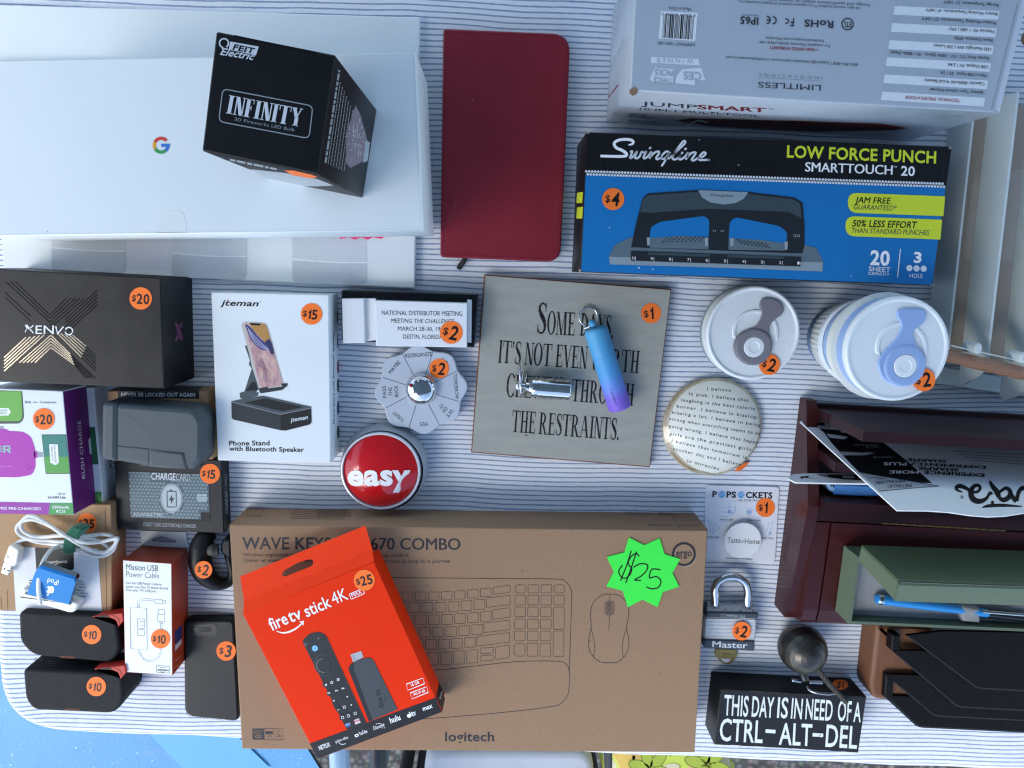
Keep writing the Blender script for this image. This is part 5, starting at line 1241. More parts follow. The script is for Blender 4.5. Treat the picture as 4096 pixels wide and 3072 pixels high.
m.poly(F, [(768, 1230), (772, 1220), (780, 1228)], WH, 5); m.poly(F, [(792, 1274), (803, 1272), (799, 1282)], WH, 5); m.text(F, '+', (688, 1260), (702, 1254), 14, WH, 5, bold=0.019); m.stroke(F, [(714, 1308), (726, 1303)], 3, WH, 5)
for x, y in ((755, 1290), (745, 1353), (781, 1343), (821, 1328)): m.stroke(F, round_poly([(x - 8, y - 6), (x + 6, y - 9), (x + 9, y + 5), (x - 5, y + 8)], 3), 2.5, WH, 5, closed=True)
m.stroke(F, [(764, 1402), (790, 1393)], 22, ink('prime blue', '3f6fb4'), 4); m.text(F, 'prime', (762, 1402), (792, 1392), 9, WH, 5); m.stroke(F, [(818, 1382), (850, 1370)], 28, ink('pill pink', 'e8d6d6'), 4); m.text(F, 'NETFLIX', (814, 1388), (853, 1374), 13, ink('film red', 'a8242a'), 5, bold=0.019)
m.poly(F, [(793, 970), (858, 948), (872, 986), (810, 1018)], ink('metal print', 'a8aeb0', .3), 2); m.poly(F, [(806, 976), (812, 990), (816, 1012), (822, 1010), (812, 974)], INKG, 3)
m.poly(F, round_poly([(777, 1052), (800, 1022), (850, 1000), (935, 1366), (905, 1378)], [20, 8, 0, 0, 0]), RB, 2)
m.poly(F, round_poly([(812, 1032), (828, 1004), (905, 986), (932, 1002), (1080, 1304), (928, 1368), (815, 1062)], [10, 14, 14, 18, 0, 0, 0]), RL, 3)
m.text(F, 'fire tv', (1000, 1288), (968, 1180), 32, RB, 4, bold=.015); m.arc(F, (985, 1235), 22, 3, 300, 420, RB, 4)
for q, b_, p0, p1 in (([(1133, 1150), (1234, 1112), (1243, 1147), (1142, 1187)], '16 GB', (1164, 1164), (1213, 1145)), ([(1157, 1203), (1257, 1165), (1266, 1200), (1166, 1240)], 'Wi-Fi 6E', (1178, 1222), (1250, 1194))):
    m.stroke(F, q, 3, WH, 2, closed=True); m.text(F, b_, p0, p1, 17, WH, 2, bold=.02)
m.text(F, 'NETFLIX', (606, 1552), (673, 1527), 26, WH, 2, bold=0.019); m.text(F, 'prime video', (705, 1508), (781, 1479), 18, WH, 2); m.arc(F, (745, 1488), 28, 3, 210, 310, WH, 2)
m.rpoly(F, [(817, 1458), (838, 1450), (844, 1466), (823, 1474)], 4, WH, 2); m.poly(F, [(826, 1458), (838, 1461), (829, 1468)], FBLK, 3); m.text(F, 'YouTube', (848, 1462), (897, 1443), 20, WH, 2, bold=.02)
m.text(F, 'Disney+', (935, 1430), (1004, 1404), 22, WH, 2, shear=.2); m.arc(F, (965, 1425), 36, 2.5, 10, 120, WH, 2); m.text(F, 'hulu', (1038, 1388), (1100, 1365), 34, WH, 2, bold=0.025)
m.rpoly(F, [(1136, 1336), (1148, 1330), (1160, 1326), (1166, 1340), (1158, 1352), (1148, 1354), (1138, 1350)], 6, WH, 2); m.disc(F, (1152, 1322), 4, WH, 2, n=8); m.text(F, 'tv', (1168, 1346), (1194, 1337), 34, WH, 2, bold=.02); m.text(F, 'max', (1236, 1313), (1294, 1291), 27, WH, 2, bold=0.019)
m.build('carton', t)
sticker(t, F, D6, (877, 518), 64, '$25', -13)
# hang tab with its euro slot, glued to the far side and bending back down
m = M(D6); ht = [(122, 495), (884, 185), (926, 330), (146, 645)]
hole = [(373, 487), (390, 458), (470, 413), (548, 388), (570, 402), (562, 430), (470, 466), (396, 497)]
FT = FZ(.080)
hole = round_poly(hole, 10, 3)
# split along the slot so that the opening is a real hole
i0 = min(range(len(hole)), key=lambda i: hole[i][0]); i1 = max(range(len(hole)), key=lambda i: hole[i][0])
ring_up = hole[i0:i1 + 1] if i0 < i1 else hole[i0:] + hole[:i1 + 1]
ring_dn = hole[i1:] + hole[:i0 + 1] if i0 < i1 else hole[i1:i0 + 1]
Lm, Rm = (134, 570), (905, 258)
FIRE2 = mat('orange red tab card', 'ea3e1a', .6, spec=.08, var=.02)
m.poly(FT, [Lm] + ring_up + [Rm, ht[1], ht[0]], FIRE2, 0); m.poly(FT, [Rm] + ring_dn + [Lm, ht[3], ht[2]], FIRE2, 0)
a, b, c_, d_ = P(*D6((146, 645)), .080), P(*D6((926, 330)), .080), P(*D6((936, 404)), .0858), P(*D6((140, 727)), .0858)
m.add([a, b, c_, d_], [(0, 1, 2, 3)], FIRE2)
m.build('hang_tab', t)

# ================================================================== wooden sign with two key rings on it
t = thing('wooden_sign', 'square grey painted wooden sign about chewing through the restraints', 'sign', 2280, 1480)
z = .010; F = FZ(z); WOOD = mat('brown sign wood', '7a4a30', .7, var=.2, scale=60, stretch=(1, 12, 1))
SIGNP = mat('grey green chalk paint', 'a2a298', .72, var=.09, scale=22, bump=.25, bscale=500, stretch=(1, 5, 1))
SIGNB = mat('black stencil paint', '1b1b1f', .65, var=.1)
m = M(D1); q = [(165, 92), (1594, 203), (1430, 1563), (65, 1450)]
m.slab(q, z, z, WOOD, r=.0007); m.poly(F, [(176, 101), (1586, 211), (1424, 1554), (73, 1442)], SIGNP, .6)
RM_ = (.155, .05)
def words_(items):
    for b_, x0, y0, x1, y1, cp in items: m.text(F, b_, (x0, y0), (x1, y1), cp, SIGNB, 2, roman_=RM_)
words_((('S', 565, 541, 634, 546, 238), ('OME', 642, 547, 852, 558, 176), ('DAYS,', 893, 558, 1146, 577, 172), ("IT'S", 268, 764, 442, 777, 172), ('NOT', 470, 778, 674, 793, 170), ('EVEN', 706, 795, 948, 812, 170), ('WORTH', 972, 815, 1342, 845, 170),
        ('C', 330, 1024, 392, 1028, 178), ('HEWING', 398, 1026, 782, 1050, 170), ('THROUGH', 828, 1057, 1302, 1094, 168), ('THE', 372, 1292, 550, 1305, 166), ('RESTRAINTS.', 578, 1308, 1190, 1355, 166)))
SIGNP2 = mat('paint rubbed thin', '8a877a', .8, var=.1)
for k in range(170):   # rubbed away flecks over the letters
    x, y = random.uniform(280, 1340), random.choice([random.uniform(360, 570), random.uniform(600, 830), random.uniform(860, 1080), random.uniform(1140, 1340)])
    m.stroke(F, [(x, y), (x + random.uniform(-3, 3), y + random.uniform(5, 22))], random.uniform(1, 3), SIGNP, 3)
for k in range(70):
    x, y = random.uniform(90, 1560), random.uniform(130, 1520); m.stroke(F, [(x, y + x * .07 - 40), (x + random.uniform(10, 60), y + x * .07 - 38)], random.uniform(.8, 2), SIGNP2, 1)
TAN = mat('water ring stain', '8c8570', .75)
m.arc(F, (1010, 1190), 185, 4, 20, 130, TAN, 1); m.disc(F, (488, 1318), 9, WOOD, 1, ry=6); m.disc(F, (1338, 548), 3, SIGNB, 1); m.disc(F, (207, 636), 3, SIGNB, 1); m.disc(F, (502, 446), 3, SIGNB, 1)
m.build('board', t)
sticker(t, F, D1, (1438, 387), 77, '$1', -8)

t = thing('key_chain', 'chrome cylinder key chain with split rings lying on the wooden sign', 'key chain', *D1((660, 960)), .010)
zc = z + .0112; a, b = P(*D1((500, 948)), zc), P(*D1((820, 972)), zc); L = (b - a).length; ax = (b - a)
m = M(); m.lathe(a, [(0, 0), (.008, 0), (.0092, .002), (.0107, .004), (.0112, .006), (.0112, L * .14), (.0104, L * .155), (.0104, L * .20), (.0112, L * .215), (.0112, L - .001), (.0106, L), (0, L)], CHROME, 48, axis=ax); m.build('cylinder', t)
GRY = mat('engraved band', 'b8babc', .4, .8)
a2 = P(*D1((408, 940)), zc); m = M(); m.lathe(a2, [(0, 0), (.0045, 0), (.0055, .0015), (.0055, .004), (.0035, .006), (.0035, .009), (.0055, .0105), (.0055, (a - a2).length)], CHROME, 28, axis=ax); m.build('neck', t)
def torus(c, r, rt, nrm, mt_, sq=1.0, n=36):
    nrm = Vector(nrm).normalized(); u = nrm.orthogonal().normalized(); w = nrm.cross(u)
    return [Vector(c) + (u * math.cos(2 * math.pi * k / n) + w * math.sin(2 * math.pi * k / n) * sq) * r for k in range(n)]
m = M(); m.tube3(torus(P(*D1((467, 926)), zc + .001), .0135, .0009, (ax.x, ax.y, .012), CHROME), .0010, CHROME, smooth=0, closed=True)
m.tube3(torus(P(*D1((463, 928)), zc + .001), .0128, .0009, (ax.x, ax.y + .01, .014), CHROME), .0009, CHROME, smooth=0, closed=True); m.build('split_ring', t)
m = M(); c = P(*D1((438, 850)), zc + .006); m.tube3(torus(c, .0118, .0009, (1, .05, .02), CHROME), .0011, STEEL, smooth=0, closed=True); m.build('split_ring', t)
m = M(D1); m.text(FZ(zc + .0113), 'OLEA', (540, 868), (770, 884), 26, INK, 0, shear=.3) if False else None
t = thing('lip_balm_holder', 'blue to purple tube key chain lying across the sign lettering', 'key chain', *D1((1105, 800)), .010)
zc = z + .0124; a, b = P(*D1((1010, 492)), zc), P(*D1((1203, 1118)), zc); ax = (b - a); L = ax.length; rr = .0124
org = t.location
GRAD = gradient_mat('dyed silicone', a - org, ax, L, [(0, '4f9fc9'), (.55, '4a97d0'), (.74, '6a86d8'), (.84, '7a62cc'), (1, '7d58c6')], .55)
m = M(); m.lathe(a, [(0, 0), (rr * .8, .0005), (rr * .95, .002), (rr, .005), (rr, L * .345), (rr * .985, L * .35)], GRAD, 40, axis=ax); m.build('cap', t)
m = M(); m.lathe(a, [(rr * .96, L * .345), (rr * .985, L * .352), (rr, L * .356), (rr, L - .004), (rr * .95, L - .0012), (rr * .8, L - .0002), (0, L)], GRAD, 40, axis=ax); m.build('tube_body', t)
ENG = mat('engraved outline', '56609c', .6); FT2 = FZ(zc + rr * .97); m = M(D1)
m.text(FT2, 'Chapin', (1130, 990), (1168, 1090), 30, ENG, 0, shear=.4)
for k in range(7): an = R(200 + k * 24 + 12); m.stroke(FT2, [(1142 + 16 * math.cos(an), 985 + 16 * math.sin(an)), (1142 + 28 * math.cos(an), 985 + 28 * math.sin(an))], 2.5, ENG, 0)
m.build('engraving', t)
m = M(); m.tube3(torus(P(*D1((960, 412)), z + .004), sz(72 * .5245, z), .001, (.15, .1, 1), CHROME), .0011, CHROME, smooth=0, closed=True); m.build('key_ring', t)
m = M(); m.ball(P(*D1((992, 466)), zc + .004), .0042, mat('blue bead', '4d9cc8', .45), n=16); m.tube3([P(*D1((930, 505)), zc), P(*D1((965, 490)), zc + .003), P(*D1((992, 470)), zc + .005), P(*D1((1005, 495)), zc)], .0009, STEEL); m.build('bead', t)

# ================================================================== two collapsible cups and the paperweight
SIL_W = mat('white silicone', 'e0e5e6', .38, var=.01); SIL_G = mat('grey silicone stopper', '7d7b82', .42, var=.02); SIL_B = mat('light blue silicone', '93acd6', .42, var=.02); SAGE = mat('sage grey silicone', '8a9aa0', .5, var=.03); IVORY = mat('ivory ribbed sleeve', 'cfd2cb', .5, var=.02); BLUEG = mat('dusty blue silicone', '7088ac', .5, var=.03)
def cup(root, lid_c, lid_r, z, base_c, base_z, body, stop_col, tail, hub, plug_r, cr):
    c = P(*D2(lid_c), z); r = sz(lid_r * .6763, z) * 1.0
    m = M(); m.lathe(c, [(r * .955, -.010), (r * .985, -.008), (r, -.004), (r * .99, -.0012), (r * .965, -.0002), (r * .945, .0), (r * .925, -.0003), (r * .90, -.0013), (r * .87, -.0014), (r * .6, -.0014), (0, -.0014)], SIL_W, 80); m.build('lid', root)
    FL = FZ(z - .0034)
    # crescent well moulded into the lid
    m = M(D2); x, y = cr
    m.slab([(x + 138 * lid_r / 285 * math.cos(R(a)), y - 138 * lid_r / 285 * math.sin(R(a))) for a in range(-20, 200, 10)] + [(x + 118 * lid_r / 285 * math.cos(R(a)), y - 118 * lid_r / 285 * math.sin(R(a))) for a in range(200, -20, -10)], z - .0002, .0016, SIL_W, r=.0006, steps=2); m.build('lid_ridge', root)
    m = M(D2); m.slab(smooth_path(tail, 4, True), z + .0012, .0045, stop_col, r=.0012, steps=3)
    hr = hub[2] * .6763; hc = P(*D2(hub[:2]), z); h_ = sz(hr, z)
    m.lathe(hc, [(h_, -.0035), (h_, .0008), (h_ * .96, .0022), (h_ * .88, .0028), (h_ * .60, .0028), (h_ * .565, .0022), (h_ * .56, .0005)], stop_col, 48); o = m.build('stopper', root)
    m = M(); pr = h_ * .555; m.lathe(hc, [(pr, .0), (pr, .0022), (pr * .93, .0030), (pr * .55, .0031), (pr * .5, .0027), (pr * .3, .0025), (0, .0025)], SIL_W, 40); m.build('plug', o)
    return c, r
t = thing('collapsible_cup', 'low white collapsed travel cup with grey swing stopper marked two dollars', 'cup', *D2((570, 325)), group='collapsible travel cups')
c, r = cup(t, (613, 345), 284, .036, None, 0, None, SIL_G, [(505, 470), (498, 400), (540, 340), (610, 315), (645, 280), (662, 230), (650, 180), (668, 140), (715, 136), (770, 158), (792, 200), (780, 235), (740, 265), (712, 300), (708, 345), (722, 400), (700, 480), (620, 520), (545, 510)], (611, 425, 112), 62, (625, 342))
b0 = Vector((c.x, c.y, 0))
m = M(); m.lathe(b0, [(r * .78, 0), (r * .82, .003), (r * .86, .008), (r * .985, .009), (r * 1.0, .011), (r * 1.0, .014), (r * .97, .0145)], SAGE, 72); m.build('cup_body', t)
m = M(); m.lathe(b0, [(r * .97, .0145), (r * .985, .016), (r * .965, .0175), (r * .985, .019), (r * .965, .0205), (r * .985, .022), (r * .965, .0235), (r * .97, .027)], IVORY, 72); m.build('sleeve', t)
sticker(t, FZ(.0358), D2, (707, 530), 62, '$2', 12)
t = thing('collapsible_cup', 'tall white and light blue travel cup with blue swing stopper marked two dollars', 'cup', *D2((1100, 365)), group='collapsible travel cups')
zt = .121
c, r = cup(t, (1465, 440), 318, zt, None, 0, None, SIL_B, [(1375, 600), (1352, 520), (1390, 450), (1440, 400), (1478, 345), (1488, 290), (1464, 240), (1478, 205), (1530, 198), (1615, 205), (1636, 245), (1615, 290), (1572, 320), (1558, 360), (1580, 420), (1612, 470), (1612, 560), (1560, 625), (1480, 650), (1420, 640)], (1502, 536, 128), 70, (1490, 432))
b0 = Vector((c.x, c.y, 0)); r0 = .034
m = M(); m.lathe(b0, [(r0 * .9, 0), (r0, .002), (r0 * 1.06, .022)], BLUEG, 72); m.build('foot', t)
prof = []
for k in range(90):
    a = 2 * math.pi * k / 90; prof.append((b0.x + (r0 * 1.10 + (.0006 if k % 2 else 0)) * math.cos(a), b0.y + (r0 * 1.10 + (.0006 if k % 2 else 0)) * math.sin(a)))
m = M(); lo = [Vector((x, y, .020)) for x, y in prof]; hi = [Vector((b0.x + (x - b0.x) * 1.12, b0.y + (y - b0.y) * 1.12, .050)) for x, y in prof]; m.hexa(lo, hi, IVORY); m.build('ribbed_sleeve', t)
m = M(); m.lathe(b0, [(r0 * 1.15, .050), (r0 * 1.29, .051), (r0 * 1.30, .056), (r0 * 1.22, .057)], SIL_W, 72); m.build('collar_ring', t)
m = M(); m.lathe(b0, [(r0 * 1.20, .056), (r0 * 1.28, .072), (r0 * 1.30, .074)], SIL_B, 72)
m.lathe(b0, [(r * .955, .098), (r * .965, .102), (r * .94, .112)], SIL_B, 72); m.build('cup_body', t)
m = M(); m.lathe(b0, [(r0 * 1.30, .074)] + [(r0 * 1.34 + .0012 * (k % 2) + k * .0007, .076 + k * .0026) for k in range(9)] + [(r * .955, .098)], IVORY, 72); m.build('sleeve', t)
sticker(t, FZ(zt - .0002), D2, (1620, 620), 68, '$2', -6)

t = thing('paperweight', 'round domed glass paperweight printed with typed lines beginning I believe', 'paperweight', *D2((365, 897)))
pc = P(*D2((365, 897)), .004); pc.z = 0; r = sz(303 * .6763, .006)
GL = mat('paper under glass', 'e6e6da', .3, var=.03, scale=40, coat=.25)
RIMG = mat('amber moulded edge', 'b9b19c', .3, var=.3, scale=300, stretch=(1, 1, .2), coat=.3)
hd = .017; rd = r * .945; Rs = (r * r + hd * hd) / (2 * hd); zs0 = .006
sph = Sphere((pc.x, pc.y, zs0 + hd - Rs), Rs)
pf = lambda x: zs0 + hd - Rs + math.sqrt(max(0, Rs * Rs - x * x))
m = M(); m.lathe(pc, [(rd * (1 - k / 12), pf(rd * (1 - k / 12))) for k in range(13)], GL, 72)
m.K = D2; TYPE = ink('typewriter black', '33332f', .3)
AMB1, AMB2 = mat('amber glass edge', 'a09072', .2, var=.25, scale=260, coat=.9), mat('pale amber glass', 'bdb59c', .2, var=.15, scale=120, coat=.9)
for rr_, off, mt_, a0, a1 in ((.945, 34, AMB2, 75, 285), (.945, 20, AMB1, 85, 278)):
    R0 = 303 * rr_; o1 = [(365 + R0 * math.cos(R(a)), 897 - R0 * math.sin(R(a))) for a in range(a0, a1 + 1, 5)]
    o2 = [(365 + (R0 - off * math.sin(math.pi * (a - a0) / (a1 - a0)) ** .7) * math.cos(R(a)), 897 - (R0 - off * math.sin(math.pi * (a - a0) / (a1 - a0)) ** .7) * math.sin(R(a))) for a in range(a0, a1 + 1, 5)]
    for k in range(len(o1) - 1): m.poly(sph, [o1[k], o1[k + 1], o2[k + 1], o2[k]], mt_, .6 if mt_ is AMB2 else 1.0)
for b_, x0, y0, x1, y1 in (('I believe', 338, 681, 478, 690), ('In pink. I believe that', 230, 711, 583, 750), ('laughing is the best calorie', 184, 746, 620, 800), ('burner. I believe in kissing,', 158, 784, 636, 850), ('kissing a lot. I believe in being', 131, 820, 651, 897), ('strong when everything seems to be', 114, 858, 652, 948), ('going wrong. I believe that happy', 110, 900, 638, 1000), ('girls are the prettiest girls.', 113, 946, 608, 1043), ('I believe that tomorrow is', 128, 988, 570, 1088), ('another day and I believe', 134, 1035, 536, 1130), ('in miracles.', 218, 1106, 416, 1158)):
    m.text(sph, b_, (x0, y0), (x1, y1), 18, TYPE, 1.5, bold=.004, space=1.25)
m.text(sph, 'Audrey Hepburn', (228, 1146), (380, 1184), 11, TYPE, 1.5, space=1.2)
m.build('printed_disc', t)
m = M(); rp = []
for k in range(8): x = r - (r - rd) * k / 7; rp.append((x, pf(x)))
m.lathe(pc, [(r * .97, 0), (r, .003)] + rp, RIMG, 90)
m.build('moulded_edge', t)
m = M(D2); S2 = Sphere(sph.c, sph.r); m.poly(S2, [(500, 1162), (520, 1134), (562, 1112), (592, 1104), (560, 1140), (530, 1160)], ORANGE, 4); m.build('price_sticker', t)

# ================================================================== phone grip card, padlock, key, iron ball, block sign
t = thing('phone_grip', 'round white phone grip on a white display card marked one dollar', 'phone grip', 2970, 2090)
z = .0016; F = FZ(z); m = M(D3); CARDW = mat('display card', 'dfe1e8', .4, var=.01)
m.slab([(104, 58), (520, 68), (496, 490), (372, 486), (352, 440), (236, 436), (214, 482), (92, 478)], z, .0010, CARDW, r=.0002, corner=[.004, .004, .004, .004, .006, .006, .004, .004])
LB = ink('light blue line', '9db8dc'); BLU2 = ink('sky blue print', '4aa0d8')
m.text(F, 'P', (140, 124), (166, 125), 32, INK, 1, bold=0.037); m.disc(F, (195, 109), 20, BLU2, 1); m.text(F, 'PS', (220, 126), (275, 128), 32, INK, 1, bold=0.037); m.disc(F, (304, 111), 20, BLU2, 1); m.text(F, 'CKETS', (330, 129), (480, 132), 32, INK, 1, bold=0.037)
for x in (195, 304):
    for k in range(3): m.stroke(F, [(x - 16, 98 + k * 9), (x + 2, 94 + k * 12), (x + 18, 106 + k * 8)], 2, INKW, 2)
m.text(F, 'USE YOUR PHONE', (285, 149), (424, 151), 12, INKD, 1); m.text(F, 'PHOTO GRIP', (185, 257), (258, 258), 9, INKD, 1, bold=0.019); m.text(F, 'MEDIA STAND', (336, 261), (414, 262), 9, INKD, 1, bold=0.019); m.text(F, 'TEXTING GRIP', (92, 356), (180, 358), 9, INKD, 1, bold=0.019); m.text(F, 'VIDEO CHAT', (412, 361), (488, 363), 9, INKD, 1, bold=0.019)
for p0, p1 in (((180, 262), (272, 264)), ((330, 266), (418, 268)), ((92, 362), (184, 364)), ((430, 367), (492, 369))): m.stroke(F, [p0, p1], 1.5, LB, 1)
m.stroke(F, round_poly([(240, 146), (276, 150), (266, 218), (230, 214)], 6), 2.2, LB, 1, closed=True); m.stroke(F, [(172, 178), (205, 184), (240, 182), (270, 190), (262, 210), (225, 214), (195, 205)], 2.2, LB, 1, smooth=4); m.stroke(F, [(170, 238), (215, 234), (255, 226)], 2.2, LB, 1, smooth=4); m.disc(F, (238, 207), 12, LB, 1)
m.stroke(F, round_poly([(336, 186), (352, 184), (418, 226), (420, 240), (400, 242), (334, 226)], 5), 2.2, LB, 1, closed=True); m.disc(F, (350, 210), 14, LB, 1)
m.stroke(F, round_poly([(116, 256), (130, 252), (148, 332), (134, 338)], 5), 2.5, LB, 1, closed=True); m.stroke(F, [(148, 285), (170, 290), (184, 300), (170, 312), (148, 316)], 2.2, LB, 1, smooth=4); m.stroke(F, round_poly([(464, 268), (485, 264), (462, 345), (438, 350)], 5), 2.5, LB, 1, closed=True); m.disc(F, (468, 330), 9, LB, 1)
m.build('display_card', t)
zd = .0085; c = P(*D3((314, 372)), zd); r = sz(112 * .7066, zd); FD = FZ(zd)
m = M(D3); m.lathe(Vector((c.x, c.y, 0)), [(r * .35, z), (r * .35, zd - .0022), (r * .98, zd - .0022), (r, zd - .001), (r * .985, zd - .0002), (r * .96, zd), (0, zd)], WPL, 64)
m.text(FD, 'Taste', (226, 383), (300, 384), 29, INK, 1, bold=.0); m.text(FD, 'of', (303, 384), (320, 385), 20, INK, 1, shear=.3); m.text(FD, 'Home', (324, 389), (409, 391), 29, INK, 1, bold=.0); m.build('grip_disc', t)
sticker(t, F, D3, (441, 184), 54, '$1', 0)

t = thing('padlock', 'laminated steel padlock with chrome shackle marked two dollars', 'padlock', *D3((245, 860)))
zt, dp = .026, .024
GUN = mat('blue grey bumper', '4a5058', .42, .2, var=.08)
def lam_mat():
    w = bpy.data.materials.new('laminated steel plates'); w.use_nodes = True; nt = w.node_tree; b = nt.nodes['Principled BSDF']; Nn = nt.nodes.new; Lk = nt.links.new
    tc = Nn('ShaderNodeTexCoord'); wv = Nn('ShaderNodeTexWave'); wv.bands_direction = 'Y'; wv.inputs['Scale'].default_value = 190; wv.inputs['Distortion'].default_value = .6; wv.inputs['Detail'].default_value = 1
    nz = Nn('ShaderNodeTexNoise'); nz.inputs['Scale'].default_value = 500; mx = Nn('ShaderNodeMixRGB'); mx.inputs[1].default_value = lin('c6cace'); mx.inputs[2].default_value = lin('f0f1f2'); Lk(nz.outputs[0], mx.inputs[0])
    Lk(tc.outputs['Object'], wv.inputs[0]); Lk(tc.outputs['Object'], nz.inputs['Vector']); Lk(mx.outputs[0], b.inputs['Base Color']); b.inputs['Metallic'].default_value = .1; b.inputs['Roughness'].default_value = .42
    bp = Nn('ShaderNodeBump'); bp.inputs['Distance'].default_value = .0008; bp.inputs['Strength'].default_value = .8; Lk(wv.outputs[0], bp.inputs['Height']); Lk(bp.outputs[0], b.inputs['Normal']); return w
LAM = lam_mat()
m = M(D3); m.slab([(101, 806), (392, 812), (386, 950), (93, 940)], zt - .002, dp, LAM, r=.002, steps=3, corner=.003); m.build('lock_body', t)
F = FZ(zt)
m = M(D3); m.slab([(108, 776), (404, 782), (398, 816), (102, 808)], zt, dp + .001, GUN, r=.0015, steps=2, corner=.002); m.text(F, 'COMMERCIAL', (188, 805), (330, 811), 18, GREYM, 1, bold=.02)
W = wall_below(D3, (108, 776), (404, 782), zt)
m.poly(W, [(112, 770), (396, 774), (360, 706), (112, 702)], LAM, 1)
for x, y in ((190, 718), (268, 722), (330, 728), (152, 752), (215, 762), (300, 768), (372, 768), (372, 740)): m.disc(W, (x, y), 8, STEEL, 2, ry=6, n=10)
m.build('upper_bumper', t)
m = M(D3); m.slab([(92, 932), (384, 940), (382, 1000), (90, 980)], zt, dp + .001, GUN, r=.0015, steps=2, corner=.003); m.text(F, 'Master', (140, 974), (340, 982), 34, GREYW, 1, bold=0.019); m.build('lower_bumper', t)
zs = .014
m = M(D3); m.tube([(158, 760, zs), (156, 700, zs), (154, 650, zs), (172, 604, zs), (215, 578, zs), (250, 574, zs), (292, 582, zs), (328, 612, zs), (340, 655, zs), (338, 710, zs), (336, 770, zs)], sz(25 * .7066, zs), CHROME, n=18, smooth=6); m.build('shackle', t)
sticker(t, F, D3, (307, 884), 53, '$2', 10)
t = thing('brass_key', 'brass key head poking out from under the padlock', 'key', *D3((220, 1030)))
m = M(D3); o = [(158, 985), (280, 990), (282, 1030), (246, 1072), (200, 1070), (156, 1020)]
a = [P(*D3(p), .0035) for p in round_poly(o, 14, 4)]
h = round_poly([(190, 1042), (246, 1044), (228, 1060), (206, 1058)], 6, 3)
m.slab(o, .0035, .0022, BRASS, r=.0004, corner=.003); m.rpoly(FZ(.0035), [(186, 1038), (248, 1042), (230, 1062), (204, 1060)], 6, ink('key hole cloth', 'c8ccd8'), 1); m.stroke(FZ(.0035), [(200, 1012), (246, 1015)], 9, mat('brass shade', '8a7444', .5, .8), 1); m.build('key_head', t)
m = M(D3); m.slab([(205, 880), (238, 880), (238, 992), (205, 992)], .0030, .002, BRASS, r=.0003); m.build('key_blade', t)

t = thing('iron_ball', 'dark worn iron ball with a twisted cable beside the desk organizer', 'iron ball', *D3((650, 985)))
IRON = mat('dark worn iron', '4a4744', .34, .75, var=.3, scale=90, bump=.5, bscale=160); CABLE = mat('twisted dark cable', '46423c', .5, .5, var=.2)
Rb = .0268; bc = P(*D3((650, 983)), Rb)
m = M(); m.ball(bc, Rb, IRON, n=48); m.build('ball', t)
m = M(D3); m.lathe(P(*D3((706, 1078)), .040), [(.0045, -.006), (.0058, .0), (.0046, .0012), (.0030, .0), (.0028, -.004)], IRON, 20, axis=(.35, -.75, .5)); m.build('eyelet', t)
m = M(D3); pts = [(700, 1062, .040), (735, 1098, .044), (790, 1170, .046), (840, 1225, .044), (872, 1258, .042), (898, 1286, .0405)]
c_ = smooth_path([P(*D3(p), p[2]) for p in pts], 8)
for k in range(5):
    hp = []
    for i, p in enumerate(c_):
        d = (c_[min(i + 1, len(c_) - 1)] - c_[max(i - 1, 0)]).normalized(); u = d.cross(Vector((0, 0, 1))).normalized(); w = d.cross(u); an = i * .42 + k * 1.2566
        hp.append(p + (u * math.cos(an) + w * math.sin(an)) * .0019)
    m.tube3(hp, .0013, CABLE, n=7, smooth=2)
m.build('twisted_cable', t)
m = M(D3); m.lathe(P(*D3((656, 1128)), .022), [(.0, .009), (.0048, .009), (.0048, -.006)], STEEL, 16, axis=(0, -.6, .7)); m.build('bolt', t)
m = M(D3); m.slab([(624, 1012), (662, 1018), (672, 1050), (640, 1062), (626, 1046)], .0475, .006, STEEL, r=.001, steps=2, corner=.002); m.build('nut', t)
m = M(D3)
for q in ([(596, 1160), (646, 1170), (644, 1180), (594, 1172)], [(696, 1174), (768, 1176), (766, 1186), (694, 1182)]): m.slab(q, .036, .004, STEEL, r=.0003)
m.build('staple', t)
m = M(D3); m.tube([(676, 1196, .030), (690, 1218, .034), (735, 1234, .0385), (800, 1240, .039), (838, 1236, .0385)], .0014, STEEL, n=8); m.build('ring', t)

t = thing('block_sign', 'black wooden block sign about the day needing a restart', 'sign', *D3((560, 1340)))
z = .037; F = FZ(z); BW = mat('black painted wood', '1f2023', .55, var=.14, scale=70, bump=.2, bscale=300, stretch=(1, 8, 1)); BWE = mat('rubbed wood edge', '4a4038', .7)
m = M(D3); TL, TR, BR, BL = (188, 1214), (1014, 1256), (968, 1572), (152, 1526)
m.slab([TL, TR, BR, BL], z, z, BW, r=.0012, steps=2)
for a, b in ((TL, TR), (TR, BR), (BR, BL), (BL, TL)):
    a_, b_ = Vector(a), Vector(b); k = 0
    while k < 1:
        e = min(1, k + random.uniform(.02, .12)); c0_ = a_ + (b_ - a_) * k; c1_ = a_ + (b_ - a_) * e; ctr_ = Vector((580, 1390))
        m.stroke(F, [c0_ + (ctr_ - c0_).normalized() * 4, c1_ + (ctr_ - c1_).normalized() * 4], random.uniform(1, 4), BWE, .6); k = e + random.uniform(.01, .08)
DW = mat('distressed white paint', 'dfe5e2', .6, var=.05, scale=200)
